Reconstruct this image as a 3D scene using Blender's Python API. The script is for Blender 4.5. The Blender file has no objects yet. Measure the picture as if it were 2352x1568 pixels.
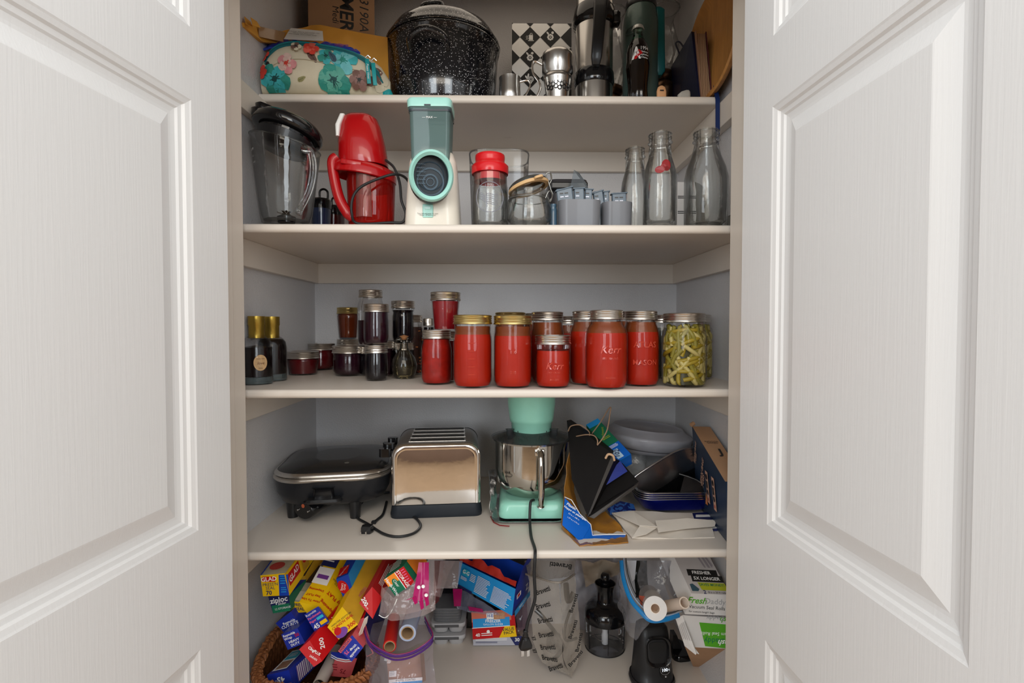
import bpy, bmesh, math, random
from mathutils import Matrix, Vector, noise
random.seed(7)
PI = math.pi
C = bpy.context.scene.collection
scn = bpy.context.scene
H = 1.35                                    # camera height above the floor

# ---------------------------------------------------------------- camera
F = 1200.0
YAW, PITCH = 0.0153, 0.0279
cd = bpy.data.cameras.new('camera'); cam = bpy.data.objects.new('camera', cd); C.objects.link(cam)
cd.sensor_width = 36.0; cd.lens = 36.0 * F / 2352.0; cd.clip_start = 0.02
cam.location = (0, 0, H); cam.rotation_euler = (PI / 2 - PITCH, 0, -YAW)
scn.camera = cam
scn.view_settings.view_transform = 'Standard'; scn.view_settings.look = 'None'
scn.view_settings.gamma = 1.0; scn.view_settings.exposure = 0.10
scn.view_settings.use_curve_mapping = False
scn.cycles.max_bounces = 10; scn.cycles.transparent_max_bounces = 32
scn.cycles.diffuse_bounces = 8; scn.cycles.caustics_reflective = False; scn.cycles.caustics_refractive = False

# ---------------------------------------------------------------- world and daylight
w = bpy.data.worlds.new('world'); scn.world = w; w.use_nodes = True
bg = w.node_tree.nodes['Background']; bg.inputs[0].default_value = (0.92, 0.96, 1.0, 1); bg.inputs[1].default_value = 1.0

def area(name, loc, target, sx, sy, power, col):
    l = bpy.data.lights.new(name, 'AREA'); l.shape = 'RECTANGLE'; l.size = sx; l.size_y = sy
    l.energy = power; l.color = col
    o = bpy.data.objects.new(name, l); C.objects.link(o); o.location = loc
    d = Vector(target) - Vector(loc); o.rotation_euler = d.to_track_quat('-Z', 'Y').to_euler()
    return o
area('window_light_left', (-1.3, -2.6, 1.75), (0, 1.4, 1.3), 1.1, 1.5, 40, (0.86, 0.94, 1.0))
area('window_light_right', (1.1, -2.6, 1.75), (0, 1.4, 1.3), 1.1, 1.5, 34, (0.86, 0.94, 1.0))
area('room_ceiling_light', (0.0, -0.9, 2.35), (0, 0.9, 1.2), 1.6, 0.8, 16, (1.0, 0.90, 0.76))
area('pantry_fill_light', (0.0, 1.38, H + 1.04), (0, 1.45, 1.0), .7, .4, .7, (1.0, 0.86, 0.70))  # added warm fill above the top shelf, no known lamp there

# ---------------------------------------------------------------- pixels to places
CF = Vector((math.sin(YAW) * math.cos(PITCH), math.cos(YAW) * math.cos(PITCH), -math.sin(PITCH)))
CR = Vector((math.cos(YAW), -math.sin(YAW), 0)); CU = CR.cross(CF)
def ray(px, py): return CF + CR * ((px - 1176) / F) + CU * ((784 - py) / F)
def at(px, py, Y):
    d = ray(px, py); k = Y / d.y
    return Vector((d.x * k, Y, H + d.z * k))
def atz(px, py, z):
    d = ray(px, py); k = (z - H) / d.z
    return Vector((d.x * k, d.y * k, z))
def on(px, Y, z): p = at(px, 751, Y); return Vector((p.x, Y, z))
Z1, Z2, Z3, Z4 = H + .5926, H + .2255, H - .1387, H - .5016
Z5 = at(1140, 1433, 1.7389).z
XL, XR, YB, YF = -.6245, .5755, 1.7389, 1.1535
def k(Y, n): return n * Y / F              # n pixels at depth Y in metres

# ---------------------------------------------------------------- materials
MATS = {}
def M(name, col, rough=.5, metal=0.0, coat=0.0, var=.06, scale=40, bump=0.0, bscale=200, aniso=None, spec=.35, stretch=None, trans=0.0, alpha=None):
    if name in MATS: return MATS[name]
    m = bpy.data.materials.new(name); m.use_nodes = True; nt = m.node_tree; N = nt.nodes; L = nt.links
    b = N['Principled BSDF']; b.inputs['Roughness'].default_value = rough; b.inputs['Metallic'].default_value = metal
    b.inputs['Coat Weight'].default_value = coat * .6; b.inputs['Coat Roughness'].default_value = .05
    b.inputs['Specular IOR Level'].default_value = spec; b.inputs['Transmission Weight'].default_value = trans
    tc = N.new('ShaderNodeTexCoord'); mp = N.new('ShaderNodeMapping'); L.new(tc.outputs['Object'], mp.inputs[0])
    if stretch: mp.inputs['Scale'].default_value = stretch
    nz = N.new('ShaderNodeTexNoise'); nz.inputs['Scale'].default_value = scale; nz.inputs['Detail'].default_value = 4
    L.new(mp.outputs[0], nz.inputs['Vector'])
    mx = N.new('ShaderNodeMix'); mx.data_type = 'RGBA'
    mx.inputs[6].default_value = (*[c * (1 - var) for c in col], 1); mx.inputs[7].default_value = (*[min(1, c * (1 + var)) for c in col], 1)
    L.new(nz.outputs[0], mx.inputs[0]); L.new(mx.outputs[2], b.inputs['Base Color'])
    if bump:
        n2 = N.new('ShaderNodeTexNoise'); n2.inputs['Scale'].default_value = bscale; n2.inputs['Detail'].default_value = 3
        L.new(mp.outputs[0], n2.inputs['Vector'])
        bp = N.new('ShaderNodeBump'); bp.inputs['Strength'].default_value = 1; bp.inputs['Distance'].default_value = bump
        L.new(n2.outputs[0], bp.inputs['Height']); L.new(bp.outputs[0], b.inputs['Normal'])
    MATS[name] = m; return m
def G(name, tint=(1, 1, 1), edge=.8, refl=.9, rough=.02, dens=0.0, dcol=None, blend=.5, wob=0.0):
    """thin clear glass or plastic: see-through face on, tinted and mirror-like towards grazing"""
    if name in MATS: return MATS[name]
    m = bpy.data.materials.new(name); m.use_nodes = True; nt = m.node_tree; N = nt.nodes; L = nt.links; N.clear()
    out = N.new('ShaderNodeOutputMaterial'); tr = N.new('ShaderNodeBsdfTransparent'); gl = N.new('ShaderNodeBsdfGlossy')
    gl.inputs['Roughness'].default_value = rough
    lw = N.new('ShaderNodeLayerWeight'); lw.inputs[0].default_value = blend
    mc = N.new('ShaderNodeMix'); mc.data_type = 'RGBA'; mc.inputs[6].default_value = (*tint, 1); mc.inputs[7].default_value = (*[c * edge for c in tint], 1)
    pw = N.new('ShaderNodeMath'); pw.operation = 'POWER'; pw.inputs[1].default_value = 4.0
    L.new(lw.outputs['Facing'], pw.inputs[0]); L.new(pw.outputs[0], mc.inputs[0]); L.new(mc.outputs[2], tr.inputs[0])
    fr = N.new('ShaderNodeFresnel'); fr.inputs[0].default_value = 1.5
    sc_ = N.new('ShaderNodeMath'); sc_.operation = 'MULTIPLY'; sc_.inputs[1].default_value = refl; L.new(fr.outputs[0], sc_.inputs[0])
    mix = N.new('ShaderNodeMixShader'); L.new(sc_.outputs[0], mix.inputs[0]); L.new(tr.outputs[0], mix.inputs[1]); L.new(gl.outputs[0], mix.inputs[2])
    last = mix
    if dens > 0:
        df = N.new('ShaderNodeBsdfDiffuse'); df.inputs[0].default_value = (*(dcol or tint), 1)
        m2 = N.new('ShaderNodeMixShader'); m2.inputs[0].default_value = dens; L.new(mix.outputs[0], m2.inputs[1]); L.new(df.outputs[0], m2.inputs[2])
        last = m2
    if wob:
        tc = N.new('ShaderNodeTexCoord'); nz = N.new('ShaderNodeTexNoise'); nz.inputs['Scale'].default_value = 45; L.new(tc.outputs['Object'], nz.inputs['Vector'])
        bp = N.new('ShaderNodeBump'); bp.inputs['Distance'].default_value = wob; L.new(nz.outputs[0], bp.inputs['Height'])
        L.new(bp.outputs[0], gl.inputs['Normal']); L.new(bp.outputs[0], lw.inputs['Normal']); L.new(bp.outputs[0], fr.inputs['Normal'])
    L.new(last.outputs[0], out.inputs[0]); MATS[name] = m; return m
def special(name, build):
    if name in MATS: return MATS[name]
    m = bpy.data.materials.new(name); m.use_nodes = True; build(m.node_tree, m.node_tree.nodes, m.node_tree.links, m.node_tree.nodes['Principled BSDF'])
    MATS[name] = m; return m
def ramp(N, stops, interp='LINEAR'):
    r = N.new('ShaderNodeValToRGB'); r.color_ramp.interpolation = interp
    e = r.color_ramp.elements
    while len(e) < len(stops): e.new(.5)
    for i, (p, c) in enumerate(stops): e[i].position = p; e[i].color = (*c, 1)
    return r

# ---------------------------------------------------------------- mesh building
def T(x=0, y=0, z=0): return Matrix.Translation((x, y, z))
def R(ax, deg): return Matrix.Rotation(math.radians(deg), 4, ax)
def S(x, y=None, z=None):
    if y is None: y = z = x
    return Matrix.Diagonal((x, y, z, 1))
def basis(o, x, y, z=None):
    x = Vector(x).normalized(); y = Vector(y)
    if z is None: z = x.cross(y).normalized(); y = z.cross(x).normalized()
    m = Matrix((x, y, z)).transposed().to_4x4(); m.translation = Vector(o); return m
TXT = {}
def textgeo(s, bold=0.0, shear=0.0, align='CENTER', spacing=1.0):
    key = (s, bold, shear, align, spacing)
    if key not in TXT:
        cu = bpy.data.curves.new('t', 'FONT'); cu.body = s; cu.size = 1; cu.align_x = align; cu.align_y = 'CENTER'
        cu.offset = bold; cu.shear = shear; cu.resolution_u = 2; cu.space_character = spacing; cu.space_line = .82
        o = bpy.data.objects.new('t', cu); C.objects.link(o)
        bpy.context.view_layer.update()
        me = bpy.data.meshes.new_from_object(o.evaluated_get(bpy.context.evaluated_depsgraph_get()))
        TXT[key] = ([v.co.copy() for v in me.vertices], [tuple(p.vertices) for p in me.polygons])
        bpy.data.objects.remove(o); bpy.data.curves.remove(cu); bpy.data.meshes.remove(me)
    return TXT[key]

class MB:
    def __init__(s): s.sharp = 61; s.v = []; s.f = []; s.mi = []; s.sm = []; s.mats = []
    def slot(s, m):
        if m not in s.mats: s.mats.append(m)
        return s.mats.index(m)
    def add(s, vs, fs, mat, Mx=None, smooth=False):
        n = len(s.v); i = s.slot(mat)
        s.v += [(Mx @ Vector(p)) if Mx is not None else Vector(p) for p in vs]
        flip = Mx is not None and Mx.determinant() < 0
        for f in fs:
            f = [n + q for q in f]; s.f.append(f[::-1] if flip else f); s.mi.append(i); s.sm.append(smooth)
        return s
    def box(s, sx, sy, sz, mat, Mx=None, bev=0.0, seg=2):
        """box centred on the origin of Mx"""
        bm = bmesh.new(); bmesh.ops.create_cube(bm, size=1, matrix=S(sx, sy, sz))
        if bev: bmesh.ops.bevel(bm, geom=bm.edges[:], offset=min(bev, min(sx, sy, sz) * .49), segments=seg, affect='EDGES', profile=.5)
        bm.verts.index_update()
        s.add([v.co.copy() for v in bm.verts], [[v.index for v in f.verts] for f in bm.faces], mat, Mx, False); bm.free(); return s
    def lathe(s, prof, mat, Mx=None, seg=32, sx=1, sy=1, smooth=True, sides=None):
        vs = []; fs = []; n = len(prof)
        for r, z in prof:
            for j in range(seg):
                a = 2 * PI * j / seg; q = 1
                if sides: q = sides(a, z)
                vs.append((r * q * sx * math.cos(a), r * q * sy * math.sin(a), z))
        for i in range(n - 1):
            for j in range(seg):
                k2 = (j + 1) % seg
                fs.append((i * seg + j, i * seg + k2, (i + 1) * seg + k2, (i + 1) * seg + j))
        if prof[0][0] > 1e-5 and getattr(s, 'cap', False): fs.append(tuple(range(seg))[::-1])
        return s.add(vs, fs, mat, Mx, smooth)
    def tube(s, pts, r, mat, seg=8, closed=False, Mx=None, flat=1.0):
        pts = [Vector(p) for p in pts]; n = len(pts); vs = []; fs = []
        rr = r if isinstance(r, (list, tuple)) else [r] * n
        up = None
        for i in range(n):
            a = pts[(i - 1) % n] if (closed or i > 0) else pts[i]; b = pts[(i + 1) % n] if (closed or i < n - 1) else pts[i]
            t = (b - a).normalized() if (b - a).length > 1e-9 else Vector((0, 0, 1))
            if up is None: up = t.orthogonal().normalized()
            up = (up - t * up.dot(t))
            up = up.normalized() if up.length > 1e-6 else t.orthogonal().normalized()
            q = t.cross(up)
            for j in range(seg):
                an = 2 * PI * j / seg
                vs.append(pts[i] + (up * math.cos(an) * flat + q * math.sin(an)) * rr[i])
        for i in range(n if closed else n - 1):
            i2 = (i + 1) % n
            for j in range(seg):
                j2 = (j + 1) % seg; fs.append((i * seg + j, i * seg + j2, i2 * seg + j2, i2 * seg + j))
        if not closed: fs.append(tuple(range(seg))[::-1]); fs.append(tuple((n - 1) * seg + j for j in range(seg)))
        return s.add(vs, fs, mat, Mx, True)
    def prism(s, poly, z0, z1, mat, Mx=None, top=None):
        n = len(poly); ar = sum(poly[i][0] * poly[(i + 1) % n][1] - poly[(i + 1) % n][0] * poly[i][1] for i in range(n))
        if ar < 0: poly = poly[::-1]
        vs = [(x, y, z0) for x, y in poly] + [(x, y, z1) for x, y in poly]
        s.add(vs, [tuple(range(n))[::-1]] + [(i, (i + 1) % n, n + (i + 1) % n, n + i) for i in range(n)], mat, Mx)
        return s.add([(x, y, z1) for x, y in poly], [tuple(range(n))], top or mat, Mx)
    def loft(s, secs, mat, Mx=None, cap0=True, cap1=True, nc=6, smooth=True):
        """rounded-rectangle sections (z, half x, half y, corner radius[, offset x, offset y])"""
        vs = []; fs = []; n = nc * 4
        for sec in secs:
            z, hx, hy, r = sec[:4]; ox, oy = (sec[4], sec[5]) if len(sec) > 4 else (0, 0); r = min(r, hx, hy)
            for q in range(4):
                cx = (hx - r) * (1 if q in (0, 3) else -1); cy = (hy - r) * (1 if q in (0, 1) else -1)
                for j in range(nc):
                    a = PI / 2 * (q + j / (nc - 1)); vs.append((ox + cx + r * math.cos(a), oy + cy + r * math.sin(a), z))
        for i in range(len(secs) - 1):
            for j in range(n):
                j2 = (j + 1) % n; fs.append((i * n + j, i * n + j2, (i + 1) * n + j2, (i + 1) * n + j))
        s.add(vs, fs, mat, Mx, smooth); m = len(secs) - 1
        if cap0: s.add(vs[:n], [tuple(range(n))[::-1]], mat, Mx)
        if cap1: s.add(vs[m * n:], [tuple(range(n))], mat, Mx)
        return s
    def hexa(s, p, mat, bev=0):
        """8 corners: near bl br tr tl, far bl br tr tl"""
        return s.add(p, [(0, 1, 2, 3), (5, 4, 7, 6), (4, 0, 3, 7), (1, 5, 6, 2), (3, 2, 6, 7), (4, 5, 1, 0)], mat)
    def patch(s, fn, nu, nv, mat, thick=0.0, wr=0.0, wf=30, smooth=True, seed=0):
        P = [[Vector(fn(i / nu, j / nv)) for j in range(nv + 1)] for i in range(nu + 1)]
        def nrm(i, j):
            a = P[min(i + 1, nu)][j] - P[max(i - 1, 0)][j]; b = P[i][min(j + 1, nv)] - P[i][max(j - 1, 0)]
            q = a.cross(b); return q.normalized() if q.length > 1e-12 else Vector((0, -1, 0))
        A = []; B = []
        for i in range(nu + 1):
            for j in range(nv + 1):
                p = P[i][j]; q = nrm(i, j)
                if wr: p = p + q * wr * (noise.noise((p + Vector((seed, 0, 0))) * wf) + .5 * abs(noise.noise(p * wf * 2.3 + Vector((seed, 5, 1)))))
                A.append(p); B.append(p - q * thick)
        W = nv + 1; idx = lambda i, j: i * W + j
        fs = [(idx(i, j), idx(i + 1, j), idx(i + 1, j + 1), idx(i, j + 1)) for i in range(nu) for j in range(nv)]
        if not thick: return s.add(A, fs, mat, None, smooth)
        n = len(A); fs2 = fs + [tuple(n + q for q in f)[::-1] for f in fs]
        for i in range(nu): fs2 += [(idx(i + 1, 0), idx(i, 0), n + idx(i, 0), n + idx(i + 1, 0)), (idx(i, nv), idx(i + 1, nv), n + idx(i + 1, nv), n + idx(i, nv))]
        for j in range(nv): fs2 += [(idx(0, j), idx(0, j + 1), n + idx(0, j + 1), n + idx(0, j)), (idx(nu, j + 1), idx(nu, j), n + idx(nu, j), n + idx(nu, j + 1))]
        return s.add(A + B, fs2, mat, None, smooth)
    def poly3(s, pts, mat, thick=.0008):
        """a flat-ish polygon of world points given a thickness"""
        pts = [Vector(p) for p in pts]; n = len(pts); nr = Vector((0, 0, 0))
        for i in range(n): nr += (pts[i] - pts[0]).cross(pts[(i + 1) % n] - pts[0])
        nr.normalize(); vs = pts + [p - nr * thick for p in pts]
        return s.add(vs, [tuple(range(n)), tuple(range(n, 2 * n))[::-1]] + [((i + 1) % n, i, n + i, n + (i + 1) % n) for i in range(n)], mat)
    def disc(s, r, mat, Mx=None, seg=24, ry=None):
        return s.add([(r * math.cos(2 * PI * j / seg), (ry or r) * math.sin(2 * PI * j / seg), 0) for j in range(seg)], [tuple(range(seg))], mat, Mx)
    def text(s, t, size, mat, Mx, bold=0.0, shear=0.0, align='CENTER', sx=1.0, spacing=1.0):
        v, f = textgeo(t, bold, shear, align, spacing)
        return s.add([(p.x * size * sx, p.y * size, 0) for p in v], f, mat, Mx)
    def text_cyl(s, t, size, mat, r, z, ang, Mx=None, bold=0.0, shear=0.0, sx=1.0):
        """lettering wrapped on a cylinder about z; ang = direction it faces (-90 is towards the camera)"""
        v, f = textgeo(t, bold, shear); a0 = math.radians(ang)
        return s.add([(r * math.cos(a0 + p.x * size * sx / r), r * math.sin(a0 + p.x * size * sx / r), z + p.y * size) for p in v], f, mat, Mx)
    def build(s, name, parent=None, origin=None, label=None):
        o0 = Vector(origin) if origin is not None else Vector((0, 0, 0))
        me = bpy.data.meshes.new(name); me.from_pydata([tuple(p - o0) for p in s.v], [], s.f)
        for m in s.mats: me.materials.append(m)
        me.polygons.foreach_set('material_index', s.mi); me.polygons.foreach_set('use_smooth', s.sm); me.update()
        if any(s.sm): me.set_sharp_from_angle(angle=math.radians(s.sharp))
        o = bpy.data.objects.new(name, me); C.objects.link(o)
        if parent is not None: o.parent = parent
        else: o.location = o0
        if label: o['label'] = label
        return o
def thing(name, label, cat, loc=(0, 0, 0), rot=(0, 0, 0), group=None):
    o = bpy.data.objects.new(name, None); C.objects.link(o); o.empty_display_size = .02
    o.location = loc; o.rotation_euler = [math.radians(a) for a in rot]; o['label'] = label; o['category'] = cat
    if group: o['group'] = group
    return o
def tag(o, label, cat, group=None, kind=None):
    o['label'] = label; o['category'] = cat
    if group: o['group'] = group
    if kind: o['kind'] = kind
    return o
def struct(name, mb, origin=None, parent=None):
    o = mb.build(name, parent, origin)
    if parent is None: o['kind'] = 'structure'
    return o
def quad(a, b, c, d):
    a, b, c, d = map(Vector, (a, b, c, d))
    return lambda u, v: a.lerp(b, u).lerp(d.lerp(c, u), v)
def rows(top, bot):
    """patch function between two polylines of world points"""
    def pl(L, u):
        x = u * (len(L) - 1); i = min(int(x), len(L) - 2); return L[i].lerp(L[i + 1], x - i)
    top = [Vector(p) for p in top]; bot = [Vector(p) for p in bot]
    return lambda u, v: pl(bot, u).lerp(pl(top, u), v)
def smooth_path(pts, n=6):
    pts = [Vector(p) for p in pts]; out = []
    for i in range(len(pts) - 1):
        p0 = pts[max(i - 1, 0)]; p1 = pts[i]; p2 = pts[i + 1]; p3 = pts[min(i + 2, len(pts) - 1)]
        for j in range(n):
            t = j / n
            out.append(.5 * ((2 * p1) + (p2 - p0) * t + (2 * p0 - 5 * p1 + 4 * p2 - p3) * t * t + (3 * p1 - p0 - 3 * p2 + p3) * t ** 3))
    out.append(pts[-1]); return out

# ---------------------------------------------------------------- shared materials
white = M('white_print', (.85, .85, .83), .45); black = M('black_print', (.012, .012, .012), .45)
red = M('red_print', (.50, .006, .008), .45, spec=.25); blue = M('blue_print', (.008, .05, .38), .45, spec=.25); navy = M('navy_print', (.012, .018, .10), .45)
yellow = M('yellow_print', (.80, .50, .005), .45, spec=.25); teal = M('teal_print', (.01, .24, .27), .4); sky = M('sky_blue_print', (.02, .30, .68), .4)
green = M('green_print', (.09, .38, .02), .45); grey_p = M('grey_print', (.35, .35, .36), .45); pink = M('pink_print', (.75, .12, .25), .4)
orange = M('orange_print', (.85, .25, .02), .4); brown_p = M('brown_print', (.16, .06, .02), .5); lime = M('lime_print', (.42, .45, .02), .5)
dgreen = M('dark_green_print', (.01, .16, .08), .45); silver_p = M('silver_print', (.45, .46, .52), .35, .3); purple_p = M('purple_print', (.18, .05, .30), .4)
kraft = M('cardboard', (.42, .24, .13), .8, var=.1, scale=25, bump=.0003); tan = M('tan_card', (.55, .36, .22), .75)
bplastic = M('black_plastic', (.012, .012, .013), .32, coat=.3); bgloss = M('glossy_black_plastic', (.006, .006, .007), .12, coat=.6)
steel = M('brushed_steel', (.62, .60, .57), .24, 1, stretch=(1, 1, .05), scale=300, var=.1); chrome = M('polished_steel', (.78, .74, .70), .07, 1, bump=.00025, bscale=22)
lidmetal = M('tin_lid', (.62, .58, .53), .28, 1, bump=.0002, bscale=300); goldlid = M('gold_lid', (.62, .48, .20), .28, 1)
mint = M('mint_plastic', (.30, .66, .52), .28, coat=.4); cord = M('black_cord', (.015, .015, .016), .45)
glass = G('clear_glass', (.985, .993, .988), .62, .75, wob=.0006); jarglass = G('jar_glass', (1, 1, 1), .9, .5, wob=.0003)
plastic = G('clear_plastic', (.95, .96, .97), .45, .8, .08); film = G('plastic_film', (.93, .93, .95), .6, .9, .12, dens=.10, dcol=(.8, .8, .85), wob=.003)
cello = G('cellophane', (.95, .97, .98), .6, 1.0, .08, dens=.18, dcol=(.85, .9, .95), wob=.006)
wood = M('oiled_wood', (.42, .19, .05), .42, var=.35, scale=14, stretch=(1, 8, 1), bump=.0003)
# ================================================================ the setting
def wallmat(nt, N, L, b):
    tc = N.new('ShaderNodeTexCoord'); n = N.new('ShaderNodeTexNoise'); n.inputs['Scale'].default_value = 240; n.inputs['Detail'].default_value = 2
    L.new(tc.outputs['Object'], n.inputs['Vector']); bp = N.new('ShaderNodeBump'); bp.inputs['Distance'].default_value = .0016; bp.inputs['Strength'].default_value = .9
    L.new(n.outputs[0], bp.inputs['Height']); L.new(bp.outputs[0], b.inputs['Normal'])
    b.inputs['Base Color'].default_value = (.61, .60, .605, 1); b.inputs['Roughness'].default_value = .5
wall_m = special('orange_peel_paint', wallmat)
def doorgrain(nt, N, L, b):
    tc = N.new('ShaderNodeTexCoord'); mp = N.new('ShaderNodeMapping'); mp.inputs['Scale'].default_value = (1, 1, .035)
    L.new(tc.outputs['Object'], mp.inputs[0]); n = N.new('ShaderNodeTexNoise'); n.inputs['Scale'].default_value = 260; n.inputs['Detail'].default_value = 3; n.inputs['Distortion'].default_value = .4
    L.new(mp.outputs[0], n.inputs['Vector']); bp = N.new('ShaderNodeBump'); bp.inputs['Distance'].default_value = .00028; bp.inputs['Strength'].default_value = .8
    L.new(n.outputs[0], bp.inputs['Height']); L.new(bp.outputs[0], b.inputs['Normal'])
    b.inputs['Base Color'].default_value = (.80, .795, .785, 1); b.inputs['Roughness'].default_value = .38
door_m = special('door_paint_with_grain', doorgrain)
trim_m = M('cream_trim_paint', (.70, .63, .55), .35, var=.02, scale=8)
def shelfmat(nt, N, L, b):
    tc = N.new('ShaderNodeTexCoord'); n = N.new('ShaderNodeTexNoise'); n.inputs['Scale'].default_value = 9; n.inputs['Detail'].default_value = 8; n.inputs['Roughness'].default_value = .65
    mp = N.new('ShaderNodeMapping'); mp.inputs['Scale'].default_value = (1, 2.5, 2); L.new(tc.outputs['Object'], mp.inputs[0]); L.new(mp.outputs[0], n.inputs['Vector'])
    r = ramp(N, [(.22, (.56, .49, .42)), (.33, (.69, .62, .545)), (1, (.70, .635, .56))]); L.new(n.outputs[0], r.inputs[0]); L.new(r.outputs[0], b.inputs['Base Color'])
    b.inputs['Roughness'].default_value = .38
shelf_m = special('worn_shelf_paint', shelfmat)
floor_m = M('tan_floor', (.40, .26, .15), .45, var=.2, scale=5)
TOP = H + 1.1
def bx(mb, x0, x1, y0, y1, z0, z1, mat, bev=0): return mb.box(x1 - x0, y1 - y0, z1 - z0, mat, T((x0 + x1) / 2, (y0 + y1) / 2, (z0 + z1) / 2), bev)
struct('floor', bx(MB(), -2.6, 2.6, -3.2, YB + .1, -.05, 0, floor_m), (0, 0, 0))
struct('wall_back', bx(MB(), XL - .1, XR + .1, YB, YB + .1, 0, TOP, wall_m), (0, YB, 0))
struct('wall_reflection', bx(MB(), -2.6, 2.6, -3.3, -3.2, 0, 2.6, M('reflection_wall_tone', (.26, .17, .12), .6)), (0, -3.2, 0))  # unseen wall behind the camera, added dark to give reflections contrast
struct('wall_left', bx(MB(), XL - .1, XL, 1.12, YB, 0, TOP, wall_m), (XL, 1.4, 0))
struct('wall_right', bx(MB(), XR, XR + .1, 1.12, YB, 0, TOP, wall_m), (XR, 1.4, 0))
struct('ceiling', bx(MB(), XL - .1, XR + .1, 1.0, YB + .1, TOP, TOP + .08, wall_m), (0, 1.4, TOP))
JL, JR = -.5535, .487
struct('wall_front_left', bx(MB(), -2.6, JL - .02, 1.0, 1.12, 0, TOP, wall_m), (-1.5, 1.06, 0))
struct('wall_front_right', bx(MB(), JR + .02, 2.6, 1.0, 1.12, 0, TOP, wall_m), (1.5, 1.06, 0))
struct('wall_front_top', bx(MB(), JL - .02, JR + .02, 1.0, 1.12, H + .74, TOP, wall_m), (0, 1.06, H + .74))
m = MB(); bx(m, JL - .02, JL, .995, 1.125, 0, H + .74, trim_m, .002); bx(m, JL, JL + .010, 1.02, 1.06, 0, H + .74, trim_m, .002); struct('trim_1', m, (JL, 1.06, 0))
m = MB(); bx(m, JR, JR + .02, .995, 1.125, 0, H + .74, trim_m, .002); bx(m, JR - .006, JR, 1.02, 1.05, 0, H + .74, trim_m, .002); struct('trim_2', m, (JR, 1.06, 0))
m = MB(); bx(m, JL, JR, .995, 1.125, H + .70, H + .74, trim_m, .002); struct('trim_3', m, (0, 1.06, H + .72))

# panelled door leaves swung open towards the viewer; u runs along the leaf from the hinge end, v is height
def door_leaf(name, X_of, Y0, Y1, sgn, stile):
    """one face at X_of(Y); panel layout as on the leaf"""
    m = MB(); fy = lambda u: Y0 - u
    L_ = Y0 - Y1
    Mf = lambda u, v, d: Vector((X_of(fy(u)) + sgn * d, fy(u), H + v))
    def q(pts): m.add([Mf(*p) for p in pts], [(0, 1, 2, 3)] if sgn < 0 else [(3, 2, 1, 0)], door_m)
    zt, zb = .69, -1.335
    pan = [(.495, .605), (-.345, .376), (-1.12, -.55)]
    u0, u1 = stile, L_ - stile
    # stiles and rails
    q([(0, zb, 0), (u0, zb, 0), (u0, zt, 0), (0, zt, 0)]); q([(u1, zb, 0), (L_, zb, 0), (L_, zt, 0), (u1, zt, 0)])
    zs = [zt] + [z for a, b_ in pan for z in (b_, a)] + [zb]
    for i in range(0, len(zs), 2): q([(u0, zs[i + 1], 0), (u1, zs[i + 1], 0), (u1, zs[i], 0), (u0, zs[i], 0)])
    prof = [(0, 0), (.003, -.0015), (.010, -.0035), (.013, -.0075), (.020, -.0085), (.023, -.0115), (.031, -.0125), (.036, -.0125), (.062, -.0035), (.064, -.003)]
    for a, b_ in pan:
        for (i0, d0), (i1, d1) in zip(prof, prof[1:]):
            if i1 * 2 > (b_ - a): break
            r0 = [(u0 + i0, a + i0, -d0), (u1 - i0, a + i0, -d0), (u1 - i0, b_ - i0, -d0), (u0 + i0, b_ - i0, -d0)]
            r1 = [(u0 + i1, a + i1, -d1), (u1 - i1, a + i1, -d1), (u1 - i1, b_ - i1, -d1), (u0 + i1, b_ - i1, -d1)]
            for j in range(4):
                j2 = (j + 1) % 4; q([r0[j], r0[j2], r1[j2], r1[j]])
            last = r1
        q(last)
    # back face, ends
    t = .035
    def q2(pts): m.add([Mf(*p) for p in pts], [(0, 1, 2, 3)], door_m)
    q2([(0, zb, t), (L_, zb, t), (L_, zt, t), (0, zt, t)]); q2([(0, zb, 0), (0, zb, t), (0, zt, t), (0, zt, 0)]); q2([(L_, zb, 0), (L_, zb, t), (L_, zt, t), (L_, zt, 0)])
    q2([(0, zt, 0), (L_, zt, 0), (L_, zt, t), (0, zt, t)]); q2([(0, zb, 0), (L_, zb, 0), (L_, zb, t), (0, zb, t)])
    return struct(name, m, (X_of(Y0), Y0, 0))
door_leaf('door_1', lambda Y: -.5186 + .105 * (Y - .885), .975, .40, -1, .090)
door_leaf('door_2', lambda Y: .459 - .028 * (Y - .90), .999, .41, 1, .102)

# shelves with bullnosed front edges, resting on cleats
def bull(m, x0, x1, y0, y1, z0, z1, mat):
    h = (z1 - z0); r = .008; P = []
    for i in range(7): a = PI / 2 * i / 6; P.append((y0 + r - r * math.sin(a), z0 + r - r * math.cos(a)))
    for i in range(7): a = PI / 2 * i / 6; P.append((y0 + r - r * math.cos(a), z1 - r + r * math.sin(a)))
    P = P + [(y1, z1), (y1, z0)]; n = len(P)
    m.add([(x0, y, z) for y, z in P] + [(x1, y, z) for y, z in P], [tuple(range(n))[::-1], tuple(range(n, 2 * n))] + [(i, (i + 1) % n, n + (i + 1) % n, n + i) for i in range(n)], mat)
SH = [('top shelf, set further back than the others, holding the roasting pan', Z1, 1.350, XL + .003, .5525), ('second shelf from the top, holding the milk bottles', Z2, YF, XL, XR),
      ('middle shelf holding the jars of preserves', Z3, YF, XL, XR), ('fourth shelf down, holding the toaster and mixer', Z4, YF, XL, XR), ('bottom shelf holding the wicker basket', Z5, 1.145, XL, XR)]
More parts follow.
